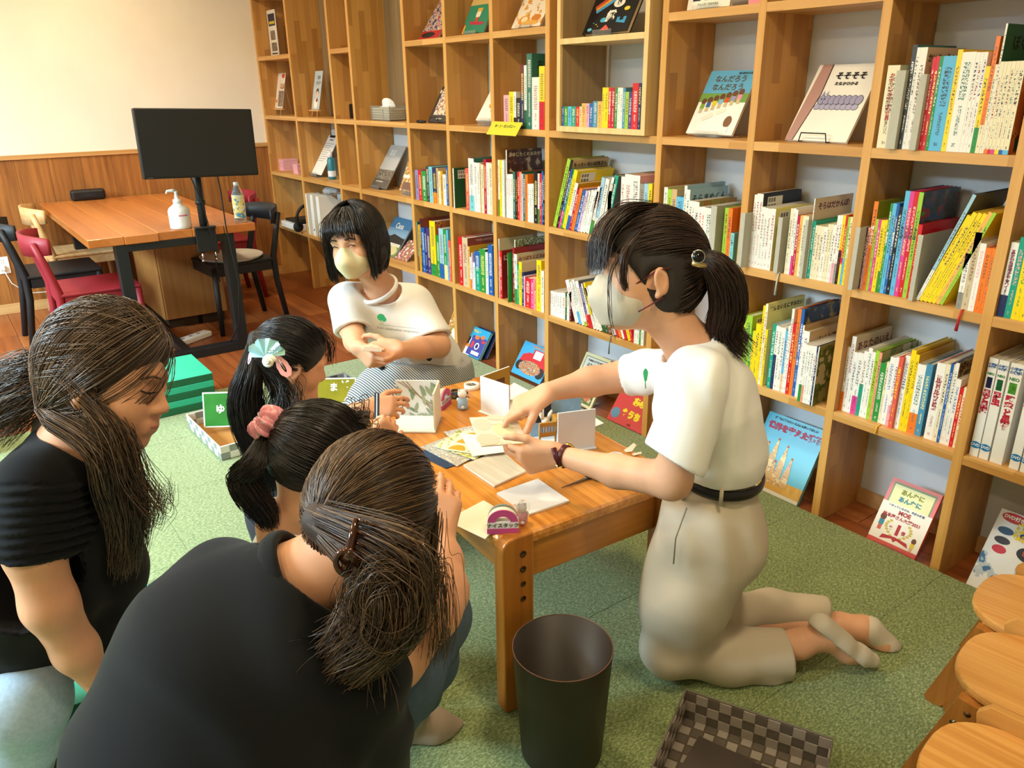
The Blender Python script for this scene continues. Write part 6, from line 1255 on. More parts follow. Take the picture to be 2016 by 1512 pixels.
def gathered(H, N, tie, tail, spread, region, rg, lift=.004, K1=12, K2=16, wave=.004):
    """hair combed over the skull to a tie, then along a tail curve (world points)"""
    D = rg.normal(size=(N*6, 3)); D /= np.linalg.norm(D, axis=1, keepdims=True); D = D[region(D)][:N]; N = len(D)
    td = unit(tie); T = np.linspace(0, 1, K1)**1.1; dirs = slerp_dirs(D, td, T)
    lf = lift+rg.uniform(-.003, .004, (N, 1, 1)); A = H.skull(dirs, 0)+ (H.skull(dirs, 1.)-H.skull(dirs, 0))*(lf+.004*np.sin(T*9+rg.uniform(0, 6, (N, 1)))[:, :, None]*.35)
    if tail is None: return A
    C = catmull(tail, K2); off = rg.normal(size=(N, 3)); off /= np.linalg.norm(off, axis=1, keepdims=True); off *= rg.uniform(0, 1, (N, 1))**.5
    sp = np.interp(np.linspace(0, 1, K2), np.linspace(0, 1, len(spread)), spread)
    Bp = C[None]+off[:, None, :]*sp[None, :, None]+wave*np.sin(np.linspace(0, 7, K2)[None, :, None]+rg.uniform(0, 6, (N, 1, 3)))*np.linspace(0, 1, K2)[None, :, None]
    ln = rg.uniform(.78, 1.04, (N, 1, 1)); Bp = C[0][None, None]+(Bp-C[0][None, None])*1.0
    w = np.clip(np.linspace(0, 1, K1)*3-2, 0, 1)[None, :, None]; A = A*(1-w)+w*(A*.4+.6*(C[0]+off[:, None, :]*sp[0]))
    # shorten some strands by resampling the tail
    x = np.linspace(0, 1, K2)[None, :]*ln[:, :, 0]*(K2-1); i = np.clip(x.astype(int), 0, K2-2); fr = (x-i)[:, :, None]; r = np.arange(N)[:, None]
    Bp = Bp[r, i]*(1-fr)+Bp[r, np.minimum(i+1, K2-1)]*fr
    return np.concatenate([A, Bp[:, 1:]], 1)
def hanging(H, N, part, az, theta_end, length, rg, lift=.005, K1=12, K2=14, flare=.01, wave=.004, inward=0., drift=None, jit=.03, stray=0.):
    """hair falling from a parting: az(0..1)->azimuth around the head, bends over the skull then hangs straight down"""
    u = rg.uniform(0, 1, N); ph = az(u)+rg.normal(0, jit, N); th0 = rg.uniform(.02, .9, N); te = theta_end(u)
    T = np.linspace(0, 1, K1)[None, :]; th = th0[:, None]*(1-T)+te[:, None]*T
    pd = unit(part); a1 = unit(np.cross([0, 1, 0], pd)); a2 = np.cross(pd, a1)
    d = pd*np.cos(th)[:, :, None]+np.sin(th)[:, :, None]*(a1*np.cos(ph)[:, None, None]+a2*np.sin(ph)[:, None, None])
    lf = lift+rg.uniform(-.003, .006, (N, 1, 1)); A = H.skull(d, 0)+(H.skull(d, 1.)-H.skull(d, 0))*lf
    end = A[:, -1]; out = end-H.c; out -= H.z*(out@H.z)[:, None]; out = out/np.linalg.norm(out, axis=1, keepdims=True)
    L = length(u)*rg.uniform(.88, 1.03, N); t = np.linspace(0, 1, K2)[None, :, None]; dn = np.array([0, 0, -1.])
    B = end[:, None]+dn*L[:, None, None]*t+out[:, None]*(flare*np.sin(t*2.2)-inward*t**2)+wave*np.sin(t*6+rg.uniform(0, 6, (N, 1, 3)))*t
    if stray: B += rg.normal(0, stray, (N, 1, 3))*t**1.5
    if drift is not None: B += np.asarray(drift)*t**1.5*rg.uniform(.6, 1.3, (N, 1, 1))
    return np.concatenate([A, B[:, 1:]], 1)
def wr_fn(amp, dirs, seed=0):
    rg = np.random.RandomState(seed); ph = rg.uniform(0, 6, len(dirs))
    def fn(P):
        w = 0
        for i, (k, f) in enumerate(dirs):
            k = unit(k); s = P@k*f+ph[i]; warp = np.sin(P@unit(np.roll(k, 1)+.3)*f*.35+ph[i]*2)*1.6+np.sin(P@unit(np.roll(k, 2)-.2)*f*.5+ph[i])*.9; w = w+np.sin(s+warp)*np.clip(.5+.8*np.sin(P@unit(np.roll(k, 1))*f*.22+ph[i]*3), 0, 1)
        return amp*w
    return fn
m_skin = mat('skin', '#dba684', .5, sss=.12, noise=.04, nscale=25, spec=.35); m_skin2 = mat('skin_warm', '#d49a76', .5, sss=.12, noise=.04, nscale=25, spec=.35)
m_nail = mat('nail', '#e6b8a4', .3); m_shirtw = mat('tshirt_white', '#ecebe8', .85, bump=.15, bscale=900, sheen=.2)
def flat_tube(name, pts, r, m, parent, flat=1., n=8, up=None): return child_fix(MB().tube(pts, r, m, n, flat=flat, up=up).build(name, None, parent), parent)
def nails(tips, n_, parent, s, m=None):
    for p, d in tips:
        o = MB().lathe([(0, -.001), (.0038*s, -.0006), (.004*s, .0004), (0, .001)], m or m_nail, 10, capb=False, capt=False, sy=1.3).build('fingernail', None, parent)
        z = unit(n_-d*(n_@d)); o.matrix_basis = frame_mat(p-d*.001*s+z*.0056*s, np.cross(d, z), d, z); child_fix(o, parent)
def person(label, base): return thing('person', label, 'person', tuple(float(q) for q in base))
# ---------------------------------------------------------------- people
LATH = unit(-FH)          # horizontal, towards the camera
def ring(name, c, ax1, r1, ax2, r2, rt, m, parent, flat=1., n=40, wob=0, up=None):
    pts = [c+ax1*r1*math.cos(q)*(1+wob*math.sin(5*q))+ax2*r2*math.sin(q)*(1+wob*math.cos(7*q)) for q in np.linspace(0, 2*math.pi, n+1)]
    return child_fix(MB().tube(pts, rt, m, 8, cap=False, flat=flat, up=up).build(name, None, parent), parent)
def rg(s): return np.random.RandomState(s)
FLOOR = lambda F: F.cut((0, 0, CZ+.0012), (0, 0, -1))
# ======== woman in white T-shirt and beige trousers, kneeling at the table end
d1 = 1.67
pA = person('person kneeling upright in white T-shirt, beige trousers and beige mask', (5.27, -.92, CZ+.0006))
hA = Head(J(1276, 548, d1), vec(-.985, .03, .12), vec(.03, .99, .1), .98); hA.hl = .024
B = Field(); nb = J(1378, 705, d1); add_head(B, hA, nb, .052, ears=(1, 1))
B.cap(nb, J(1385, 760, d1), .06, .08, .04)
# near (left) arm with hand
eL, wL = J(1322, 945, 1.485), J(1102, 896, 1.655)
B.chain([J(1372, 775, 1.535), J(1350, 850, 1.49), eL, J(1215, 928, 1.57), wL], [.04, .043, .041, .036, .0225], .02)
fL = vec(-.97, -.02, .0)+.05*LATH; nL = vec(0, .45, -.88)
tipsL, tL = add_hand(B, wL, vec(-.93, -.16, -.1), nL, 'L', [(38, 42, 25), (48, 45, 28), (58, 48, 30), (62, 50, 30)], [(.75, .55, .1), (.93, .28, .12), (.97, .05, .2)], 1.0, .02)
# far (right) arm with hand
wR = J(1078, 772, 1.80)
B.chain([J(1330, 735, 1.82), J(1245, 738, 1.86), J(1160, 752, 1.84), wR], [.046, .043, .036, .0235], .02)
tipsR, tR = add_hand(B, wR, vec(-.86, -.42, .12), vec(-.2, -.86, -.35), 'R', [(4, 34, 22), (18, 45, 30), (34, 50, 34), (44, 52, 34)], [(.78, .35, .5), (.72, .12, .68), (.75, -.02, .66)], 1.0, .03)
# bare ankles and feet
B.chain([J(1500, 1280, 1.62), J(1572, 1268, 1.62), J(1622, 1250, 1.62), J(1668, 1282, 1.61), J(1712, 1298, 1.61)], [.036, .035, .034, .028, .017], .02)
B.chain([J(1590, 1225, 1.75), J(1655, 1232, 1.74), J(1700, 1238, 1.72), J(1738, 1268, 1.7), J(1772, 1284, 1.7)], [.038, .033, .033, .027, .016], .02)
B.chain([J(1385, 760, d1), J(1408, 900, d1), J(1405, 1050, d1)], [.08, .08, .09], .04); B.cap(J(1385, 760, d1), J(1372, 775, 1.535), .05, .04, .02).cap(J(1385, 760, d1), J(1330, 735, 1.82), .05, .04, .02)
B.cap(J(1405, 1050, d1), J(1330, 1270, 1.6), .08, .05, .03).cap(J(1330, 1270, 1.6), J(1500, 1280, 1.62), .045, .036, .02).cap(J(1405, 1050, d1), J(1400, 1225, 1.75), .08, .05, .03).cap(J(1400, 1225, 1.75), J(1590, 1225, 1.75), .045, .038, .03)
FLOOR(B)
bodyA = sdf_obj('body', B, .0036, m_skin, pA, 1)
nails(tipsL[4:], vec(0, .9, .4), bodyA, 1.); nails(tipsR[:1]+tipsR[4:], vec(.1, .6, .8), bodyA, 1.)
# T-shirt
S = Field(); Lat = LATH
S.chain([J(1411, 950, d1), J(1408, 880, d1), J(1390, 790, d1), J(1382, 715, d1)], [.089, .102, .108, .078], .05, Lat, 1.3)
S.cap(J(1372, 728, 1.545), J(1345, 722, 1.80), .052, .05, .05)
sA, sB = J(1372, 765, 1.515), J(1330, 905, 1.475); S.cap(sA, sB, .062, .069, .05)
sC, sD = J(1318, 732, 1.80), J(1236, 737, 1.86); S.cap(sC, sD, .058, .056, .04)
S.ell(J(1425, 935, d1), [CR, unit(np.cross(CR, [0, 0, 1.])), [0, 0, 1.]], [.084, .115, .04], .03)
S.fold(wr_fn(.0034, [(vec(.8, .6), 52), (vec(.3, .9), 44), (vec(1, -.2), 70), (vec(.9, .2, .4), 34)], 4))
uA = unit(sB-sA); S.cut(J(1328, 908, 1.475), unit(uA+vec(-.38, -.1)), J(1328, 930, 1.46), .13); S.cap(sA+uA*.1, sB+uA*.1, .05, .063, .004, sub=True)
uC = unit(sD-sC); S.cut(J(1238, 737, 1.86), unit(uC+vec(0, -.15)), J(1215, 737, 1.86), .1)
nax = unit(hA.p(-.02, 0, -.055)-nb); S.cap(nb+nax*-.02, nb+nax*.2, .0635, .075, .008, sub=True)
S.cut(J(1415, 960, 1.55), (0, 0, -1))
shA = sdf_obj('tshirt', S, .0042, m_shirtw, pA, 1)
cc = nb+nax*.034; a1 = unit(np.cross(nax, Lat)); ring('collar', cc+vec(-.004, -.004), a1, .071, np.cross(nax, a1), .07, .0065, m_shirtw, pA, 1.6, up=nax)
q = J(1268, 742, 1.60); MB()
tr = MB().prism([(.007*math.cos(a)*(1+.2*math.sin(3*a)), .014*math.sin(a)) for a in np.linspace(0, 2*math.pi, 16, endpoint=False)], -.0006, .0006, mat('print_green', '#1f8a4a', .8), 'Z').build('tree_print', None, shA); tr.matrix_basis = frame_mat(J(1271, 738, 1.588), vec(.5, 0, .86), vec(0, 1, 0), vec(-.86, 0, .5))
flat_tube('tree_print', [J(1270, 745, 1.586), J(1271, 765, 1.583)], .001, MATS['print_green'], shA)
# trousers
m_tr = mat('trousers_beige', '#c2b6a2', .8, bump=.1, bscale=1200)
T = Field()
T.chain([J(1411, 958, d1), J(1402, 1010, d1), J(1392, 1060, d1)], [.092, .112, .118], .04, Lat, 1.22)
T.chain([J(1385, 1060, 1.6), J(1350, 1170, 1.6), J(1322, 1262, 1.6)], [.112, .104, .078], .05)
T.chain([J(1322, 1275, 1.6), J(1430, 1290, 1.61), J(1540, 1288, 1.62)], [.074, .068, .066], .035)
T.chain([J(1400, 1060, 1.74), J(1400, 1215, 1.76)], [.1, .07], .04); T.chain([J(1400, 1222, 1.76), J(1520, 1200, 1.77), J(1618, 1204, 1.76)], [.062, .05, .045], .03)
T.ell(J(1440, 1050, d1), [CR, unit(np.cross(CR, [0, 0, 1.])), [0, 0, 1.]], [.07, .12, .09], .05)
T.cap(J(1500, 1332, 1.58), J(1525, 1350, 1.565), .016, .012, .03)
T.fold(wr_fn(.0034, [(vec(.9, .3), 42), (vec(.2, .9), 46), (vec(.7, -.7), 36)], 9)); T.fold(lambda P: .0042*np.sin((P@CR)*72+(P[:, 2]-.4)*16)*np.clip((P[:, 2]-.3)*6, 0, 1)*np.clip((.62-P[:, 2])*8, 0, 1))
T.cut(J(1415, 963, 1.55), (0, 0, 1)); T.cut(J(1549, 1290, 1.62), vec(1, .08), J(1600, 1290, 1.62), .1); T.cap(J(1520, 1284, 1.62), J(1640, 1284, 1.62), .044, .052, .004, sub=True)
T.cut(J(1622, 1207, 1.76), vec(1, -.3), J(1665, 1212, 1.76), .075); T.cap(J(1600, 1208, 1.76), J(1680, 1215, 1.76), .032, .034, .004, sub=True)
FLOOR(T); trA = sdf_obj('trousers', T, .0045, m_tr, pA, 1)
bc = J(1411, 956, d1)*np.array([1, 1, 0])+np.array([0, 0, J(1415, 972, 1.55)[2]]); bh = unit(np.array([CR[0], CR[1], 0])); ring('belt', bc+np.array([0, 0, -.002]), bh, .1015, Lat, .131, .0135, mat('belt_black', '#141214', .35), pA, .3, up=bh)
for px in (1420, 1345, 1480):
    q = J(px, 978 if px == 1420 else 966, 1.532 if px == 1420 else 1.6); flat_tube('belt_loop', [q+np.array([0, 0, .022]), q+np.array([0, 0, -.022])], .0045, m_tr, pA)
flat_tube('pocket_seam', [J(1352, 1000, 1.475), J(1330, 1060, 1.478), J(1326, 1110, 1.49)], .0016, mat('trouser_shadow', '#8f846f', .9), pA)
# socks
m_sock = mat('sock_cream', '#d9cfbf', .9, bump=.4, bscale=700)
K = Field(); K.chain([J(1650, 1272, 1.61), J(1690, 1290, 1.607), J(1716, 1299, 1.607)], [.034, .028, .02], .015); K.cap(J(1616, 1232, 1.615), J(1655, 1266, 1.61), .0315, .031, .02); K.cut(J(1622, 1252, 1.61), vec(-.62, -.78)); FLOOR(K)
sdf_obj('sock', K, .004, m_sock, pA)
K = Field(); K.chain([J(1712, 1240, 1.715), J(1745, 1272, 1.7), J(1776, 1286, 1.7)], [.037, .03, .019], .015); K.cut(J(1692, 1238, 1.72), vec(-1, -.25)); FLOOR(K)
sdf_obj('sock', K, .004, m_sock, pA)
# face mask
m_mask = mat('mask_beige', '#c9bfae', .75, bump=.1, bscale=900)
def mask(H, par, m, strap, g=1.):
    A = H.ax(); s = H.s; Q = Field(); Q.ell(H.p(.05, 0, -.05), A, np.array([.066*g, .0665, .064*g])*s, .01)
    Q.cap(H.p(.108, 0, -.008), H.p(.112, 0, -.045), .008*s, .01*s, .04).cap(H.p(.112, 0, -.045), H.p(.084, 0, -.1), .01*s, .014*s, .035)
    Q.cut(H.p(.022, 0, -.04), -H.x+H.z*.12); Q.cut(H.p(.09, 0, .012), H.z+H.x*-.25); Q.cut(H.p(.05, 0, -.108), -H.z)
    for q in (1, -1): Q.cap(H.p(.005, q*.075, -.02), H.p(.03, q*.07, -.03), .018*s, .012*s, .006, sub=True)
    o = sdf_obj('face_mask', Q, .0034, m, par, 1)
    for q in strap:
        flat_tube('ear_strap', [H.p(.05, q*.064, -.018), H.p(.028, q*.0735, -.004), H.p(.006, q*.082, .014), H.p(-.02, q*.086, .02)], .0034*s, mat('strap_maroon' if m is m_mask else 'strap_cream', '#5a1524' if m is m_mask else '#d8d0b4', .6), o, .45)
        flat_tube('ear_strap', [H.p(.036, q*.064, -.075), H.p(.014, q*.074, -.06), H.p(-.01, q*.084, -.042)], .0034*s, mat('strap_maroon' if m is m_mask else 'strap_cream', '#5a1524', .6), o, .45)
    flat_tube('centre_seam', [H.p(.117, 0, -.006), H.p(.123, 0, -.045), H.p(.098, 0, -.108)], .0012*s, m, o)
    return o
mask(hA, pA, m_mask, (1, -1))
# hair
BASEC = {'hair_black_a': ('#0d0a0a', '#161110'), 'hair_brown_a': ('#2a1c14', '#3a281c'), 'hair_lb_a': ('#2c1f17', '#3e2c20')}
def hair_set(par, H, base, mats, groups, radius, seed, extra=None, h=.0055):
    hb = sdf_obj('hair', base, h, hair_mat('base_'+mats[0].name, *BASEC.get(mats[0].name, ('#1a120e', '#2a1d16')), .7), par, 2)
    for i, (Sx, r0, r1) in enumerate(groups):
        K = Sx.shape[1]; r = r0+(r1-r0)*np.linspace(0, 1, K)**2; r[0] *= .6
        strands_obj('hair_strands', Sx, r, mats, hb, seed=seed+i)
    return hb
def cap_field(H, k=.03, low=-.02, back=0.):
    C = Field(); C.ell(H.p(-.014, 0, .03), H.ax(), np.array([.108+H.hl*.6, .084+H.hl*.15, .104+H.hl])*H.s, k); C.ell(H.p(-.036, 0, -.024), H.ax(), np.array([.054, .066, .05])*H.s, .02)
    C.cut(H.p(.066, 0, .03), H.x-H.z*.75)
    for q in (1, -1): C.ell(H.p(.004, q*.092, -.012), H.ax(), np.array([.03, .028, .036])*H.s, .008, True)
    return C
hm1 = [hair_mat('hair_dkbrown_a', '#23150f', '#3a241a'), hair_mat('hair_dkbrown_b', '#2c1b13', '#4a3022'), hair_mat('hair_dkbrown_c', '#1c110c', '#30201a')]
C = cap_field(hA); tl = [J(1376, 512, 1.65), J(1402, 518, 1.63), J(1428, 555, 1.625), J(1434, 605, 1.63), J(1424, 650, 1.64)]
C.chain(tl, [.016, .02, .026, .024, .012], .02)
rA = rg(1); reg = lambda D: ~((D[:, 0] > .55) & (D[:, 2] < .5)) & ~((D[:, 2] < -.3) & (D[:, 0] > -.25)) & (D[:, 2] > -.93) & ~((np.abs(D[:, 1]) > .6) & (D[:, 0] > -.3) & (D[:, 2] < .12))
G1_ = gathered(hA, 2400, (-.93, .1, .22), tl+[J(1448, 682, 1.64)], [.012, .028, .04, .044, .04, .042], reg, rA, .003)
def lock(pts, n, spread, rgx, K=18, wave=.002):
    C_ = catmull(pts, K); off = rgx.normal(0, 1, (n, 1, 3))*np.interp(np.linspace(0, 1, K), np.linspace(0, 1, len(spread)), spread)[None, :, None]
    return C_[None]+off+wave*np.sin(np.linspace(0, 6, K)[None, :, None]+rgx.uniform(0, 6, (n, 1, 3)))
fr = [lock([hA.p(.0, y*.4, .154), hA.p(.07, y*.8, .136), hA.p(.112, y, .085), hA.p(.118, y*1.05, .02)], 60, [.005, .008, .008, .007], rA) for y in (-.05, -.036, -.02, -.004, .012, .028, .044, .058)]
sd = [lock([hA.p(.035, .06, .1), hA.p(.075, .078, .05), hA.p(.078, .08, .0), hA.p(.07, .078, -.03)], 60, [.004, .005, .004, .002], rA), lock([hA.p(.07, .06, .06), hA.p(.1, .06, .0), hA.p(.1, .07, -.08), J(1212, 668, 1.6)], 5, [.002, .002, .002, .001], rA)]
hbA = hair_set(pA, hA, C, hm1, [(G1_, .0011, .0005), (np.concatenate(fr+sd), .0010, .0004)], 0, 11)
tq = J(1380, 512, 1.64); o = flat_tube('hair_tie', [tq-vec(0, .022), tq+vec(0, .022)], .016, mat('tie_black', '#151214', .6), pA)
ring('hair_clip', J(1375, 505, 1.585), vec(1, 0), .0125, vec(0, 1), .0125, .0022, mat('chrome', '#c8c8c8', .2, metal=1), pA)
child_fix(MB().lathe([(0, 0), (.0115, 0), (.0115, .002), (0, .0025)], mat('gem_black', '#0c0c0e', .08), 24, capb=False, capt=False).build('hair_gem', None, pA), pA).matrix_basis = frame_mat(J(1375, 505, 1.583), vec(1, 0, 0), vec(0, 1, 0), vec(0, 0, 1))
flat_tube('hair_clip_bar', [J(1362, 518, 1.587), J(1390, 524, 1.587)], .006, mat('gold_pale', '#d8bc84', .3, metal=1), pA)
# watch
wa = unit(wL-J(1215, 928, 1.57)); wc = wL-wa*.012; w1 = unit(np.cross(wa, [0, 0, 1.])); w2_ = np.cross(wa, w1)
wt = thing('wrist_watch', 'gold watch on a dark maroon strap worn on the kneeling woman wrist', 'watch', tuple(map(float, wc)))
pts = [wc+w1*.0265*math.cos(a)+w2_*.0265*math.sin(a) for a in np.linspace(0, 2*math.pi, 33)]
child_fix(MB().tube(pts, .0075, mat('strap_maroon2', '#4a121e', .35), 8, cap=False, flat=.28, up=w1).build('strap', None, wt), wt)
o = MB().lathe([(0, 0), (.014, 0), (.015, .003), (.013, .007), (0, .007)], mat('gold', '#c9a24a', .25, metal=1), 28, capb=False, capt=False).build('case', None, wt); n_ = unit(vec(.2, .75, -.6)-wa*(vec(.2, .75, -.6)@wa)); o.matrix_basis = frame_mat(wc+n_*.024, wa, np.cross(n_, wa), n_); child_fix(o, wt)
o = MB().box((-.008, -.005, 0), (.008, .005, .004), mat('gold', '#c9a24a', .25, metal=1), .001).build('buckle', None, wt); n2_ = unit(vec(0, -.8, .6)-wa*(vec(0, -.8, .6)@wa)); o.matrix_basis = frame_mat(wc+n2_*.026, wa, np.cross(n2_, wa), n2_); child_fix(o, wt)
flat_tube('strap_end', [wc+vec(-.01, -.02, .02), wc+vec(-.02, .0, .026), wc+vec(-.026, .022, .022)], .007, MATS['strap_maroon2'], wt, .3)
# held board
tb0, tb1, tb2, tb3 = J(920, 822, 1.74), J(1003, 828, 1.80), J(1040, 872, 1.70), J(948, 878, 1.655)
ux = unit(tb2-tb3); uy = unit((tb0-tb3)-ux*((tb0-tb3)@ux)); un = np.cross(ux, uy); wbd, hbd = np.linalg.norm(tb2-tb3), np.linalg.norm(tb0-tb3)
hb_ = MB().box((0, 0, -.004), (wbd, hbd, 0), mat('board_cream', '#efe6d2', .5), .0006).build('held_board', None, None, None, None, None, 'cream board with pale oval print held between both hands', 'craft board'); hb_.matrix_world = frame_mat(tb3, ux, uy, un)
paint(hb_, wbd, hbd, [('ell', .2, .72, .2, .2, '#dcd2c2'), ('ell', .62, .5, .24, .24, '#dcdcb6'), ('ell', .18, .2, .24, .2, '#e2d2c0'), ('ell', .55, .95, .2, .1, '#d8d4c4'), ('rect', .35, .7, .95, .715, '#ddd6c2'), ('rect', .3, .22, .95, .235, '#ddd6c2')], 'oval_print')
# ======== woman with black bob and cream mask beyond the table
pB = person('person with black bob and cream mask in white T-shirt holding a card', (3.72, -.98, CZ+.0006))
hB = Head(J(702, 478, 2.62), vec(-.3, -.37, .88), vec(-.16, .91, .36), .94)
B = Field(); nb = J(752, 572, 2.70); add_head(B, hB, nb, .05, ears=(1, 1))
eR, wR_ = J(694, 662, 2.58), J(706, 676, 2.47)
B.chain([J(676, 590, 2.68), J(688, 640, 2.6), J(700, 672, 2.52), J(703, 684, 2.46)], [.046, .042, .037, .025], .02)
tB1, _ = add_hand(B, J(703, 684, 2.46), vec(.62, -.55, .3), vec(.55, .45, -.6), 'R', [(30, 45, 25), (40, 48, 28), (48, 50, 28), (52, 50, 28)], [(.6, .7, .1), (.85, .4, .2), (.95, .1, .25)], .92, .02)
eB, wB = J(862, 680, 2.66), J(786, 688, 2.46)
B.chain([J(818, 602, 2.76), J(848, 650, 2.7), eB, J(825, 686, 2.56), wB], [.046, .045, .043, .038, .025], .02)
tB2, _ = add_hand(B, wB, vec(-.95, -.12, .1), vec(.0, -.1, -.99), 'L', [(30, 42, 25), (38, 46, 28), (46, 48, 28), (52, 50, 28)], [(.75, .6, .1), (.9, .35, .2), (.97, .1, .2)], .95, .02)
B.chain([nb, J(758, 620, 2.74), J(835, 700, 2.84)], [.055, .07, .08], .02); B.cap(J(758, 612, 2.72), J(676, 590, 2.68), .05, .045, .03).cap(J(758, 612, 2.72), J(818, 602, 2.76), .05, .045, .03)
bodyB = sdf_obj('body', B, .0042, m_skin, pB, 1)
for q in (-1, 1):
    flat_tube('eyelid', [hB.p(.089, q*.045, .004), hB.p(.098, q*.033, .011), hB.p(.098, q*.02, .005)], .0016, INK('#2a1a16'), bodyB)
    flat_tube('eyebrow', [hB.p(.088, q*.05, .026), hB.p(.101, q*.034, .034), hB.p(.102, q*.017, .029)], .0022, INK('#2c1e1a'), bodyB)
m_mask2 = mat('mask_cream', '#ddd3ac', .75, bump=.1, bscale=900); mask(hB, pB, m_mask2, (1, -1), .93)
S = Field(); latB = unit(vec(.95, -.25, 0))
S.chain([J(752, 592, 2.72), J(762, 630, 2.74), J(805, 672, 2.8), J(838, 702, 2.84)], [.075, .112, .118, .118], .05, latB, 1.2)
S.cap(J(690, 592, 2.69), J(812, 597, 2.75), .052, .055, .05)
a, b = J(680, 592, 2.68), J(694, 652, 2.58); S.cap(a, b, .062, .066, .04); u = unit(b-a); S.cut(b, u+vec(0, -.3), b+u*.05, .1); S.cap(a+u*.07, b+u*.1, .046, .056, .004, sub=True)
a, b = J(815, 605, 2.75), J(848, 666, 2.68); S.cap(a, b, .072, .078, .05); u = unit(b-a); S.cut(b, u+vec(-.1, -.35), b+u*.05, .11); S.cap(a+u*.08, b+u*.1, .054, .066, .004, sub=True)
S.fold(wr_fn(.0036, [(vec(.8, .5), 44), (vec(-.5, .8), 38), (vec(1, 0), 52)], 3))
nax = unit(hB.p(-.02, 0, -.055)-nb); S.cap(nb-nax*.03, nb+nax*.2, .066, .075, .01, sub=True)
shB = sdf_obj('tshirt', S, .005, m_shirtw, pB, 1)
a1 = unit(np.cross(nax, CR)); ring('collar', nb+nax*.014+vec(-.006, -.006, .012), a1, .07, np.cross(nax, a1), .07, .006, m_shirtw, pB, 1.6, up=nax)
lg = thing('x', 'x', 'x'); bpy.data.objects.remove(lg)
Tp = frame_mat(J(740, 648, 2.535), unit(vec(.97, -.1, .2)), unit(vec(.06, .9, .3)), unit(np.cross(vec(.97, -.1, .2), vec(.06, .9, .3))))
o = link('shirt_print', bpy.data.meshes.new('sp'), shB); o.matrix_basis = Tp
paint(o, .16, .06, [('rect', .05, .28, .95, .295, '#3a6a50'), ('ell', .12, .72, .09, .2, '#1f8a4a'), ('ell', .19, .62, .05, .14, '#1f8a4a'), ('rect', .115, .29, .125, .6, '#1f8a4a'), ('rect', .16, .29, .168, .55, '#1f8a4a'), ('txt', .5, .1, .2, 'YOU construction corporation', '#3a4a46', .0001)], 'logo')
# striped skirt
def gingham():
    m, n, l, b = newmat('skirt_gingham'); g = n.new('ShaderNodeNewGeometry'); w = n.new('ShaderNodeTexWave'); w.inputs['Scale'].default_value = 46; w.inputs['Distortion'].default_value = .6; w.bands_direction = 'DIAGONAL'
    mp = n.new('ShaderNodeMapping'); mp.inputs['Rotation'].default_value = (.5, .9, .2); l.new(g.outputs['Position'], mp.inputs[0]); l.new(mp.outputs[0], w.inputs['Vector'])
    r = n.new('ShaderNodeValToRGB'); r.color_ramp.elements[0].position = .42; r.color_ramp.elements[0].color = lin('#4c5358'); r.color_ramp.elements[1].position = .55; r.color_ramp.elements[1].color = lin('#d2d6d8'); l.new(w.outputs['Fac'], r.inputs[0]); l.new(r.outputs[0], b.inputs['Base Color']); b.inputs['Roughness'].default_value = .85; return m
K = Field(); K.chain([J(836, 704, 2.85), J(850, 735, 2.88)], [.122, .14], .04, latB, 1.2); K.chain([J(845, 735, 2.84), J(770, 762, 2.68), J(725, 795, 2.62)], [.12, .1, .085], .05); K.chain([J(860, 735, 2.82), J(830, 790, 2.66)], [.12, .1], .05)
K.chain([J(860, 760, 2.95), J(850, 850, 3.0)], [.15, .16], .05)
K.fold(wr_fn(.004, [(vec(.9, .3), 40), (vec(.3, .9), 36)], 5)); K.cut(J(838, 697, 2.85), vec(.2, 1, .3)); FLOOR(K); skB = sdf_obj('skirt', K, .006, gingham(), pB, 1)
for px, py, dd in ((845, 705, 2.70), (838, 728, 2.69), (752, 722, 2.62)):
    o = MB().lathe([(0, 0), (.011, 0), (.011, .004), (0, .006)], mat('button_black', '#1a1a1c', .4), 16, capb=False, capt=False).build('button', None, skB); o.matrix_basis = frame_mat(J(px, py, dd), vec(1, 0), vec(0, 1), vec(0, 0, 1))
K = Field(); K.chain([J(790, 800, 2.62), J(850, 830, 2.9), J(900, 800, 3.1)], [.06, .055, .035], .03); K.cap(J(760, 800, 2.6), J(790, 830, 2.8), .055, .05, .03); FLOOR(K)
# black bob
hm2 = [hair_mat('hair_black_a', '#0e0b0b', '#1d1716', .3), hair_mat('hair_black_b', '#141010', '#2a2220', .3), hair_mat('hair_black_c', '#0a0808', '#171212', .3)]
C = cap_field(hB); 
for q in (-1, 1): C.chain([hB.p(-.0, q*.078, .03), hB.p(.0, q*.088, -.05), hB.p(.02, q*.08, -.11)], [.02, .018, .008], .02)
C.chain([hB.p(-.08, 0, .02), hB.p(-.075, 0, -.06)], [.05, .045], .04)
r2 = rg(2)
side = hanging(hB, 2400, (.1, -.02, 1), lambda u: 1.0+u*(2*math.pi-2.0), lambda u: np.full(u.shape, 1.62), lambda u: np.full(u.shape, .125), r2, .014, flare=.012, inward=.012, wave=.003)
fg = [lock([hB.p(.03, y*.3-.01, .128), hB.p(.085, y*.8-.006, .098), hB.p(.109, y, .066), hB.p(.112, y*1.08, .046+abs(y)*-.35)], 12, [.003, .005, .005, .005], r2) for y in np.linspace(-.062, .062, 12)]
fl = [lock([hB.p(.03, q*.04, .12), hB.p(.07, q*.072, .06), hB.p(.07, q*.084, -.02), hB.p(.062, q*.08, -.12)], 60, [.004, .007, .008, .006], r2) for q in (-1, 1)]
hair_set(pB, hB, C, hm2, [(side, .0012, .0006), (np.concatenate(fg+fl), .0011, .0005)], 0, 21)
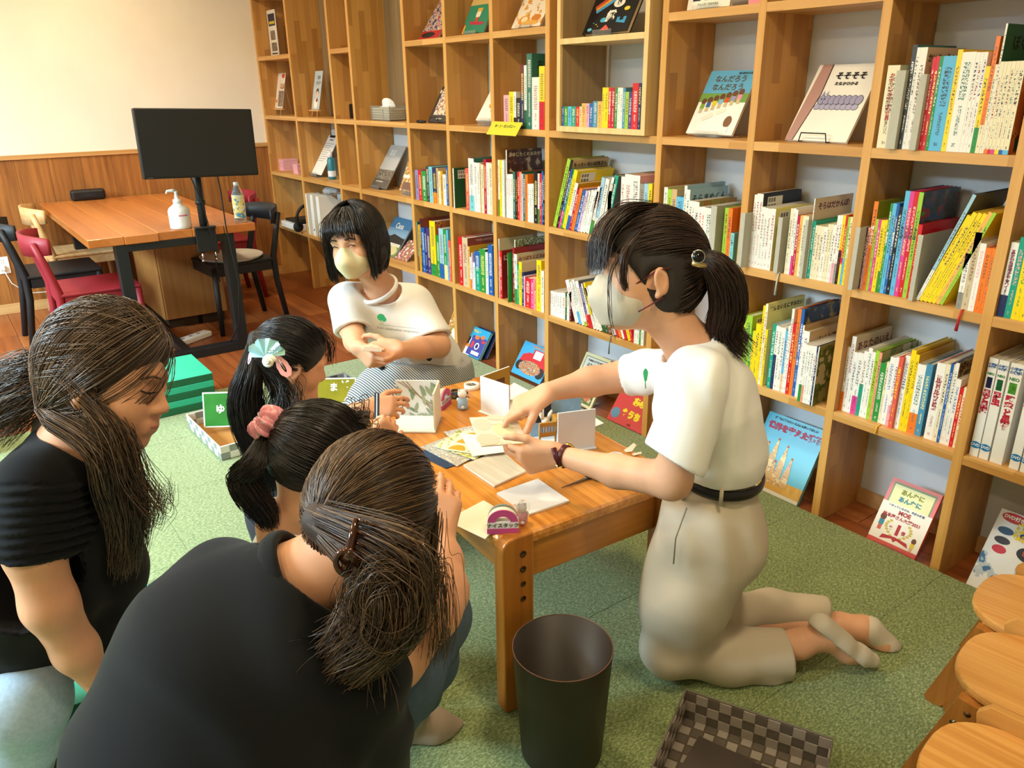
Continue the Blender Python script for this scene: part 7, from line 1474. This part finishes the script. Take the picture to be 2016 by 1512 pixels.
cB = [J(716, 686, 2.38), J(752, 690, 2.38)]; ux = unit(cB[1]-cB[0]); o = MB().box((-.03, -.02, -.0006), (.03, .02, .0006), mat('card_greige', '#b8a898', .6)).build('small_card', None, None, None, None, None, 'small greige card held by the woman with black bob', 'card'); o.matrix_world = frame_mat((cB[0]+cB[1])/2, ux, unit(np.cross(vec(0, .9, .3), ux)), unit(vec(0, .9, .3)))
# ======== girl with ponytail and shell hair tie
pC = person('girl with dark ponytail, shell hair tie and pink clip', (4.22, -1.62, CZ+.0006))
hC = Head(J(572, 712, 2.06), vec(.82, -.2, -.53), vec(.1, .94, .32), .93)
B = Field(); nb = J(590, 800, 2.06); add_head(B, hC, nb, .046)
wC = J(722, 806, 1.985)
B.chain([J(640, 850, 2.0), J(672, 830, 1.98), J(700, 815, 1.98), wC], [.036, .033, .028, .021], .02)
tC, _ = add_hand(B, wC, vec(.97, .12, -.1), vec(.0, -.3, -.95), 'R', [(18, 35, 22), (26, 42, 26), (34, 46, 28), (40, 48, 28)], [(.75, .55, .2), (.92, .2, .3), (.96, -.1, .2)], .82, .02)
B.cap(nb, J(600, 860, 2.08), .05, .06, .03).cap(J(600, 860, 2.08), J(640, 850, 2.0), .05, .036, .03)
sdf_obj('body', B, .0045, m_skin2, pC, 1)
S = Field(); S.chain([J(592, 835, 2.08), J(590, 900, 2.1), J(585, 1010, 2.12)], [.06, .095, .11], .05, CR, 1.25); S.cap(J(545, 850, 2.12), J(640, 845, 2.02), .045, .044, .04); a, b = J(640, 848, 2.01), J(676, 832, 1.98); S.cap(a, b, .046, .042, .03); S.cut(b, b-a, b+(b-a)*.6, .06)
S.cap(J(580, 1000, 2.12), J(600, 1120, 2.15), .13, .16, .06); S.fold(wr_fn(.003, [(vec(.8, .5), 40), (vec(-.5, .8), 36)], 8)); FLOOR(S); sdf_obj('dress', S, .006, mat('dress_navy', '#2c2a30', .85), pC, 1)
C = cap_field(hC); tieC = hC.skull(np.array([-.9, .42, .12]), .006); tl = [tieC, J(492, 735, 1.99), J(482, 790, 1.98), J(500, 850, 1.98), J(530, 905, 1.98)]
C.chain(tl, [.016, .02, .028, .03, .018], .02)
r3 = rg(3); regC = lambda D: ~((D[:, 0] > .5) & (D[:, 2] < .45)) & (D[:, 2] > -.95) & ~((D[:, 2] < -.3) & (D[:, 0] > -.15))
Gc = gathered(hC, 1900, (-.9, .42, .12), tl+[J(545, 950, 1.98)], [.012, .035, .05, .058, .06, .05], regC, r3, .003, wave=.006)
dn = lock([hC.p(-.07, -.02, -.02), J(560, 770, 2.0), J(545, 830, 1.98), J(555, 900, 1.98)], 220, [.012, .025, .03, .03], r3, wave=.005)
bb = lock([hC.p(.06, .03, .11), hC.p(.1, .02, .08), hC.p(.115, .01, .03)], 60, [.006, .01, .01], r3)
hair_set(pC, hC, C, hm2, [(Gc, .001, .0005), (dn, .0009, .0004)], 0, 31)
strands_obj('fringe', bb, .0006, hm2, pC, seed=5)
# hair ornaments
tt = thing('shell_hair_tie', 'pale blue tulle and white shell hair tie on the ponytail', 'hair tie', tuple(map(float, J(528, 690, 1.9))))
for i, a in enumerate(np.linspace(.35, 2.9, 9)):
    c = J(524, 702, 1.885); d = vec(math.cos(a), math.sin(a)); e = vec(-math.sin(a), math.cos(a)); z = vec(0, 0, .006*(1 if i % 2 else -1))
    MBo = MB().add([c-e*.003, c+e*.003, c+d*.044+e*.012+z, c+d*.048+z*2, c+d*.044-e*.012+z], [(0, 1, 2, 3, 4)], mat('tulle_blue', '#9ed0da', .6, trans=.3) if i % 3 else mat('tulle_mint', '#a8dccb', .6, trans=.3)).build('tulle_fold', None, tt); child_fix(MBo, tt)
pts = [J(530, 712, 1.868)+vec(math.cos(a)*.015*(1-k/40), math.sin(a)*.015*(1-k/40), k*.0004) for k, a in enumerate(np.linspace(0, 15, 40))]
flat_tube('shell', pts, [.006*(1-k/70) for k in range(40)], mat('shell_white', '#e9e2d2', .4), tt)
for k in range(5): o = MB().lathe([(0, -.003), (.003, 0), (0, .003)], mat('bead_silver', '#c8ccc8', .2, metal=.6), 8, capb=False, capt=False).build('bead', None, tt); o.matrix_basis = Matrix.Translation(Vector(J(527+5*k, 694-(k % 2)*5, 1.868))); child_fix(o, tt)
def snap_clip(c, ang, L, wd, m, lab, faceV):
    t = thing('hair_clip', lab, 'hair clip', tuple(map(float, c))); n = 40; V = []; 
    x = vec(math.cos(ang), math.sin(ang), 0); z = unit(faceV); x = unit(x-z*(x@z)); y = np.cross(z, x); out = []; inn = []
    for a in np.linspace(0, 2*math.pi, n, endpoint=False):
        k = 1+.09*abs(math.sin(4.5*a)); w_ = wd*(1+.25*math.cos(a)); out.append(c+x*math.cos(a)*L*k+y*math.sin(a)*w_*k); inn.append(c+x*(math.cos(a)*L*.5+.1*L)+y*math.sin(a)*wd*.3)
    V = [p+z*.0012 for p in out]+[p+z*.0012 for p in inn]+[p-z*.0012 for p in out]+[p-z*.0012 for p in inn]; f = []
    for i in range(n):
        j = (i+1) % n; f += [(i, j, n+j, n+i), (2*n+i, 3*n+i, 3*n+j, 2*n+j), (i, 2*n+i, 2*n+j, j), (n+i, n+j, 3*n+j, 3*n+i)]
    child_fix(MB().add(V, f, m).build('frame', None, t), t); flat_tube('tongue', [c-x*L*.7+z*.0005, c+x*L*.35+z*.0005], .0016, mat('clip_steel', '#b8a89c', .4, metal=.6), t)
snap_clip(J(557, 721, 1.905), math.radians(-58), .030, .0145, mat('clip_pink', '#e0968e', .4), 'scalloped salmon pink snap clip in the ponytail girl hair', vec(.1, .1, 1))
snap_clip(J(492, 705, 1.93), math.radians(70), .016, .006, mat('clip_lilac', '#c9b0e0', .4), 'small lilac snap clip at the left of the ponytail', vec(-.5, 0, .8))
# ======== girl with pink scrunchie
pD = person('girl with pink scrunchie and white sleeveless top', (4.95, -1.83, CZ+.0006))
hD = Head(J(625, 905, 1.5), vec(.72, -.3, -.62), vec(.16, .9, .4), .97)
B = Field(); nb = J(600, 1000, 1.48); add_head(B, hD, nb, .047)
wD = J(722, 868, 1.80)
B.chain([J(690, 1000, 1.56), J(700, 930, 1.7), wD], [.036, .032, .022], .02)
tD, _ = add_hand(B, wD, vec(.75, .5, -.2), vec(-.25, .3, -.9), 'L', [(60, 70, 40), (65, 72, 40), (68, 74, 40), (70, 74, 40)], [(.7, .6, .2), (.85, .2, .5), (.7, -.3, .6)], .82, .02)
B.chain([J(545, 1030, 1.46), J(535, 1120, 1.44), J(560, 1190, 1.5)], [.037, .034, .03], .02); B.cap(nb, J(610, 1060, 1.5), .05, .07, .03).cap(J(610, 1050, 1.5), J(690, 1000, 1.56), .05, .036, .03).cap(J(610, 1050, 1.5), J(545, 1030, 1.46), .05, .037, .03)
sdf_obj('body', B, .0045, m_skin2, pD, 1)
S = Field(); S.chain([J(598, 1022, 1.49), J(600, 1085, 1.49), J(595, 1200, 1.5)], [.055, .092, .105], .04, CR, 1.2); S.cap(J(546, 1012, 1.465), J(665, 1000, 1.54), .034, .03, .03); nax = unit(hD.p(-.02, 0, -.055)-nb); S.cap(nb-nax*.01, nb+nax*.2, .055, .06, .008, sub=True)
S.fold(wr_fn(.002, [(vec(.8, .5), 50), (vec(-.5, .8), 46)], 12)); sdf_obj('top', S, .005, mat('top_white', '#e6e8ea', .85, bump=.15, bscale=900), pD, 1)
S = Field(); S.chain([J(595, 1190, 1.5), J(600, 1290, 1.52)], [.11, .14], .04, CR, 1.2); S.chain([J(620, 1270, 1.5), J(720, 1230, 1.62)], [.08, .07], .04); S.cap(J(600, 1290, 1.52), J(610, 1400, 1.55), .15, .15, .05); FLOOR(S); sdf_obj('skirt', S, .007, mat('skirt_grey', '#6a6e78', .85), pD, 1)
C = cap_field(hD); tieD = hD.skull(np.array([-.86, .5, -.02]), .01); tl = [tieD, J(500, 912, 1.42), J(476, 938, 1.42), J(490, 968, 1.42), J(515, 1000, 1.42)]
C.chain(tl, [.014, .016, .016, .015, .008], .015)
r4 = rg(4); Gd = gathered(hD, 2200, (-.86, .5, -.02), tl+[J(530, 1028, 1.42)], [.012, .026, .03, .034, .03, .02], regC, r4, .003, wave=.004)
hm4 = [hair_mat('hair_soft_a', '#15100e', '#2a201b', .32), hair_mat('hair_soft_b', '#1c1512', '#362a22', .32), hair_mat('hair_soft_c', '#0f0c0b', '#1e1715', .32)]
fly = lock([hD.p(.02, -.02, .13), hD.p(.06, .02, .12), hD.p(.09, .05, .07), hD.p(.08, .07, .0)], 120, [.014, .018, .016, .012], r4)
hair_set(pD, hD, C, hm4, [(Gd, .001, .0005), (fly, .0009, .0004)], 0, 41)
def scrunchie(c, ax, R, r, m, lab):
    t = thing('scrunchie', lab, 'hair tie', tuple(map(float, c))); ax = unit(ax); a1 = unit(np.cross(ax, [0, 0, 1.])); a2 = np.cross(ax, a1); n, k = 72, 14; V = []
    for i in range(n):
        q = 2*math.pi*i/n; d = a1*math.cos(q)+a2*math.sin(q); rr = r*(1+.28*math.sin(11*q)+.12*math.sin(23*q+1))
        for j in range(k):
            w = 2*math.pi*j/k; V.append(c+d*(R+rr*math.cos(w)*(1+.15*math.sin(9*q+2*w)))+ax*rr*math.sin(w)*1.25)
    child_fix(MB().add(V, [(i*k+j, ((i+1) % n)*k+j, ((i+1) % n)*k+(j+1) % k, i*k+(j+1) % k) for i in range(n) for j in range(k)], m, True).build('fabric', None, t), t)
art_mat('scrunch_print', '#df8f9c', ['#e8a4ae', '#f0e6e2', '#5a4a50', '#d87f90'], 130, .56)
scrunchie(tieD+vec(-.004, .006, .012), tieD-hD.c, .021, .0165, MATS['scrunch_print'], 'pink printed scrunchie holding the girl ponytail')
st = MB().box((-.0075, -.036, -.0006), (.0075, .036, .0006), mat('strip_black', '#15161a', .35)).build('sample_strip', None, None, None, None, None, 'black and white strip held upright in a small fist', 'craft strip')
st.matrix_world = frame_mat(J(742, 800, 1.88), unit(vec(.9, .1, .3)), unit(vec(.12, .98, .1)), unit(np.cross(vec(.9, .1, .3), vec(.12, .98, .1)))); MB().box((-.0012, -.034, .0006), (.0012, .034, .001), m_bw).build('white_line', None, st)
# ======== woman in black T-shirt, seen from behind
pE = person('person in black T-shirt crouching with back to camera, claw-clipped brown hair', (5.42, -1.98, CZ+.0006))
hE = Head(J(722, 1035, 1.03), vec(.22, -.42, -.86), vec(.0, .84, .54), 1.04)
B = Field(); nb = J(560, 1165, .965); add_head(B, hE, nb, .056)
B.chain([J(770, 1290, .98), J(850, 1200, 1.05), J(868, 1165, 1.1)], [.05, .046, .044], .02)
B.chain([J(868, 1165, 1.1), J(868, 1105, 1.17), J(866, 1056, 1.215)], [.044, .037, .024], .02)
tE, _ = add_hand(B, J(866, 1056, 1.215), vec(.05, .75, -.5), vec(-.2, -.3, -.9), 'R', [(10, 25, 20), (14, 28, 22), (18, 30, 22), (22, 32, 22)], [(.8, -.5, .2), (.9, -.3, .2), (.95, -.2, .2)], .9, .02)
B.cap(nb, J(520, 1230, .95), .06, .09, .03).cap(J(520, 1230, .95), J(770, 1290, .98), .08, .05, .03)
B.cap(J(520, 1230, .95), J(430, 1460, .88), .09, .11, .03)
sdf_obj('body', B, .0045, m_skin2, pE, 1)
m_blkT = mat('tshirt_black', '#0f1114', .92, bump=.12, bscale=700, sheen=.06, spec=.25)
S = Field(); latE = unit(vec(.86, -.5, .1))
S.chain([J(548, 1190, .955), J(510, 1270, .925), J(460, 1390, .885), J(420, 1520, .86), J(420, 1640, .9)], [.085, .125, .148, .158, .16], .06, latE, 1.22)
S.cap(J(442, 1158, 1.02), J(700, 1335, .93), .06, .07, .06); S.chain([J(442, 1158, 1.02), J(330, 1280, 1.04)], [.06, .07], .05); S.chain([J(700, 1335, .93), J(715, 1420, .96), J(725, 1520, 1.0)], [.07, .064, .06], .05)
S.cap(J(480, 1500, .9), J(690, 1570, .95), .13, .08, .06)
nax = unit(hE.p(-.02, 0, -.055)-nb); S.cap(nb-nax*.0, nb+nax*.25, .07, .082, .012, sub=True)
S.fold(wr_fn(.0055, [(vec(.6, .8), 40), (vec(.3, .9), 30), (vec(.9, -.3), 24)], 15)); FLOOR(S)
sdf_obj('tshirt', S, .0055, m_blkT, pE, 1)
a1 = unit(np.cross(nax, CU)); ring('collar', nb+nax*.022, a1, .077, np.cross(nax, a1), .077, .01, m_blkT, pE, 1.6, up=nax)
m_jeans = mat('jeans_dark', '#46586a', .85, noise=.12, nscale=90, bump=.25, bscale=900)
S = Field(); S.chain([J(640, 1480, .98), J(760, 1300, 1.05), J(838, 1215, 1.12)], [.11, .095, .072], .04); S.chain([J(838, 1215, 1.12), J(835, 1300, 1.24), J(815, 1380, 1.36)], [.072, .062, .05], .03); S.chain([J(420, 1560, .92), J(330, 1560, 1.1)], [.12, .09], .04); S.cap(J(640, 1480, .98), J(420, 1560, .92), .12, .13, .05)
S.fold(wr_fn(.003, [(vec(.7, .7), 34), (vec(.2, .9), 40)], 16)); FLOOR(S); sdf_obj('jeans', S, .0055, m_jeans, pE, 1)
m_sk2 = mat('sock_greige', '#a3917d', .95, bump=.5, bscale=800)
S = Field(); S.chain([J(815, 1375, 1.37), J(806, 1420, 1.42)], [.04, .042], .02); S.chain([J(806, 1424, 1.42), J(855, 1432, 1.42), J(895, 1438, 1.44)], [.043, .04, .03], .025); FLOOR(S); sdf_obj('sock', S, .0045, m_sk2, pE, 1)
S = Field(); S.chain([J(790, 1500, 1.1), J(800, 1560, 1.2)], [.05, .05], .02); FLOOR(S)
C = cap_field(hE); clip = hE.skull(np.array([-.84, .16, -.52]), .004); bun = [clip, J(742, 1110, .89), J(775, 1160, .87), J(755, 1225, .87), J(700, 1270, .87)]
C.chain(bun, [.024, .03, .034, .026, .012], .025)
r5 = rg(5); regE = lambda D: ~((D[:, 0] > .55) & (D[:, 2] < .4)) & (D[:, 2] > -.97) & ~((D[:, 2] < -.62) & (D[:, 0] > -.1)) & ~((D[:, 2] < -.1) & (D[:, 0] > .25))
hm5 = [hair_mat('hair_brown_a', '#2f2018', '#4a3424', .36), hair_mat('hair_brown_b', '#3e2b1e', '#6a4e34', .36), hair_mat('hair_brown_c', '#271a13', '#3c2a1e', .36), hair_mat('hair_brown_d', '#5a4330', '#8a6a48', .36)]
Ge = gathered(hE, 4200, (-.84, .16, -.52), bun+[J(660, 1310, .86)], [.02, .045, .055, .055, .05, .04], regE, r5, .004, K2=20, wave=.008)
sp = [lock([J(720, 1180, .88), J(x0, 1230, .86), J(x1, 1290, .855), J(x2, y2, .85)], 26, [.012, .012, .014, .016], r5, wave=.008) for x0, x1, x2, y2 in ((690, 640, 600, 1340), (670, 610, 560, 1300), (700, 670, 650, 1370), (720, 700, 690, 1390), (740, 740, 750, 1370), (690, 600, 520, 1380))]
fd = [lock([hE.p(.02, -.084, .05), hE.p(.06, -.09, -.02), J(862, 1130, .98), J(868, 1240, .97), J(862, 1290, .97)], 90, [.006, .01, .012, .014, .012], r5, wave=.005)]
bn = np.concatenate([lock([clip+vec(.01, .01, .02), J(770, 1075, .86), J(812, 1120, .86), J(808, 1190, .86), J(758, 1222, .85), J(716, 1190, .845), J(728, 1130, .845), J(770, 1120, .845)], 320, [.008, .014, .016, .016, .016, .014, .012, .01], r5, K=30, wave=.004)])
hair_set(pE, hE, C, hm5, [(bn, .0008, .0004), (Ge, .0008, .0004), (np.concatenate(sp), .0006, .0003), (np.concatenate(fd), .0006, .0003)], 0, 51)
m_tort = mat('tortoise', '#3a1a0c', .12, noise=.6, nscale=90, coat=.6)
ck = thing('claw_clip', 'tortoiseshell claw clip in the brown hair', 'hair clip', tuple(map(float, J(690, 1110, .87))))
P0, P1_ = J(702, 1020, .872), J(680, 1130, .848)
flat_tube('spine', [P0, J(694, 1060, .86), J(684, 1095, .85), P1_], [.004, .006, .007, .006], m_tort, ck, 1.3)
for k in range(6):
    t_ = k/5; p = P0*(1-t_)+P1_*t_; flat_tube('tooth', [p, p+vec(.012, -.004, .006), p+vec(.024, -.014, -.004)], [.003, .0026, .0016], m_tort, ck)
ring('hinge_ring', J(683, 1108, .845), vec(1, .3), .013, vec(-.2, .9, .3), .018, .004, m_tort, ck)
flat_tube('lever', [J(676, 1105, .846), J(690, 1090, .843), J(704, 1108, .845)], .005, m_tort, ck, 1.6)
# ======== woman with long brown hair leaning in from the left
pF = person('person with long brown hair, black top and light jeans leaning in at left', (4.5, -2.3, CZ+.0006))
hF = Head(J(214, 752, 1.40), vec(.965, -.2, .06), vec(.2, .97, .06), 1.05); hF.hl = .016
B = Field(); nb = J(150, 880, 1.40); add_head(B, hF, nb, .054)
B.chain([J(70, 960, 1.28), J(66, 1080, 1.255), J(98, 1190, 1.25), J(150, 1280, 1.27), J(196, 1345, 1.29)], [.05, .05, .047, .04, .027], .025)
tF, _ = add_hand(B, J(196, 1345, 1.29), vec(.8, -.35, -.2), vec(-.3, -.9, -.1), 'R', [(8, 15, 10), (8, 15, 10), (10, 15, 10), (12, 16, 10)], [(.8, .5, .1), (.85, .4, .1), (.9, .3, .1)], .95, .03)
B.chain([J(190, 980, 1.52), J(200, 1110, 1.55), J(262, 1240, 1.6)], [.046, .042, .03], .02)
add_hand(B, J(262, 1240, 1.6), vec(.6, -.6, .1), vec(-.6, -.6, -.2), 'L', [(15, 25, 15)]*4, [(.8, .5, .1), (.85, .4, .1), (.9, .3, .1)], .95, .02)
B.cap(nb, J(120, 960, 1.40), .07, .1, .03).cap(J(120, 960, 1.4), J(70, 960, 1.28), .07, .05, .03).cap(J(120, 960, 1.4), J(190, 980, 1.52), .07, .046, .03)
bodyF = sdf_obj('body', B, .0042, m_skin2, pF, 1)
flat_tube('eyelid', [hF.p(.088, -.046, .004), hF.p(.098, -.034, .0), hF.p(.099, -.02, .002)], .0017, INK('#2a1a16'), bodyF)
for k in range(6): flat_tube('eyelash', [hF.p(.094+.001*k, -.044+.004*k, .001), hF.p(.106+.001*k, -.047+.004*k, .006)], [.0006, .0002], INK('#1a1210'), bodyF, n=5)
flat_tube('eyebrow', [hF.p(.086, -.05, .025), hF.p(.1, -.034, .032), hF.p(.104, -.018, .028)], .0022, INK('#4a3426'), bodyF)
flat_tube('lips', [hF.p(.09, -.024, -.059), hF.p(.1, -.01, -.063), hF.p(.1, .01, -.063)], .0026, mat('lip', '#b8605a', .4), bodyF)
o = MB().lathe([(0, -.0016), (.0016, 0), (0, .0016)], mat('gold', '#c9a24a', .25, metal=1), 10, capb=False, capt=False).build('ear_stud', None, bodyF); o.matrix_basis = Matrix.Translation(Vector(hF.p(-.001, -.0865, -.038)))
S = Field(); S.chain([J(140, 905, 1.40), J(110, 1000, 1.40), J(75, 1130, 1.38), J(30, 1270, 1.38)], [.085, .13, .14, .13], .06, LATH, 1.15); S.chain([J(190, 1010, 1.45), J(205, 1140, 1.46), J(185, 1265, 1.44)], [.07, .075, .06], .06); S.chain([J(60, 1230, 1.4), J(190, 1250, 1.44)], [.09, .06], .05)
a, b = J(72, 955, 1.285), J(56, 1085, 1.255); S.cap(a, b, .072, .068, .05)
S.fold(wr_fn(.003, [(vec(.7, .7), 34), (vec(.2, .9), 40)], 17)); u = unit(b-a); m0 = (a+b)/2
S.fold(lambda P: .004*np.sin(((P-a)@u)*330+3*np.sin((P@CR)*30))*(np.linalg.norm(P-m0, axis=1) < .11))
S.cut(b+u*.005, u, b+u*.06, .1); S.cap(a+u*.08, b+u*.1, .052, .061, .004, sub=True); nax = unit(hF.p(-.02, 0, -.055)-nb); S.cap(nb-nax*.0, nb+nax*.25, .066, .085, .012, sub=True); FLOOR(S)
sdf_obj('black_top', S, .0048, mat('top_black', '#0c0d10', .92, sheen=.06, spec=.25, bump=.1, bscale=800), pF, 1)
S = Field(); S.chain([J(-30, 1330, 1.33), J(45, 1370, 1.27), J(58, 1440, 1.27)], [.13, .085, .06], .04); S.chain([J(50, 1400, 1.27), J(20, 1500, 1.28), J(-60, 1560, 1.3)], [.07, .075, .06], .04); S.cap(J(60, 1445, 1.265), J(66, 1470, 1.265), .05, .046, .02)
S.fold(wr_fn(.003, [(vec(.7, .7), 34), (vec(.2, .9), 40)], 18)); FLOOR(S); sdf_obj('jeans', S, .005, mat('jeans_light', '#9fb2c2', .85, noise=.1, nscale=120, bump=.25, bscale=900), pF, 1)
C = cap_field(hF); C.chain([hF.p(-.06, 0, .0), J(110, 850, 1.42), J(60, 900, 1.44)], [.055, .035, .015], .03); C.chain([hF.p(-.05, -.03, -.05), J(185, 900, 1.37), J(200, 990, 1.38), J(215, 1060, 1.39)], [.03, .022, .018, .01], .02)
r6 = rg(6); regF = lambda D: ~((D[:, 0] > .52) & (D[:, 2] < .55)) & (D[:, 2] > -.95) & ~((D[:, 0] > .1) & (D[:, 2] < -.05)) & ~((D[:, 2] < -.3) & (D[:, 0] > -.2))
g1 = gathered(hF, 1800, (-.55, -.45, -.7), [hF.skull(np.array([-.55, -.45, -.7]), .01), J(205, 870, 1.33), J(230, 950, 1.34), J(250, 1030, 1.36), J(245, 1110, 1.38)], [.03, .045, .045, .04, .03], regF, r6, .006, wave=.01)
g2 = gathered(hF, 1600, (-.95, .1, -.3), [hF.skull(np.array([-.95, .1, -.3]), .012), J(90, 740, 1.42), J(30, 770, 1.42), J(-40, 820, 1.42)], [.05, .06, .07, .08], regF, r6, .006, wave=.012)
g3 = np.concatenate([lock([hF.p(-.02, -.082, -.0), J(225, 840, 1.32), J(255, 930, 1.33), J(x, 1000, 1.35), J(x2, y2, 1.36)], 60, [.008, .014, .016, .016, .012], r6, wave=.006) for x, x2, y2 in ((275, 265, 1090), (300, 290, 1040), (310, 322, 960), (250, 245, 1120))])
hm6 = [hair_mat('hair_lb_a', '#33241a', '#54402e', .34), hair_mat('hair_lb_b', '#453224', '#755a42', .34), hair_mat('hair_lb_c', '#2a1d16', '#40301f', .34), hair_mat('hair_lb_d', '#6a4e3a', '#8f7256', .34)]
hair_set(pF, hF, C, hm6, [(g1, .0009, .0005), (g2, .0009, .0005), (g3, .0008, .0003)], 0, 61)
foam((4.05, -2.75, 0), (4.62, -2.0, .13), 'dark green foam cushion under the woman leaning in at left', 3)
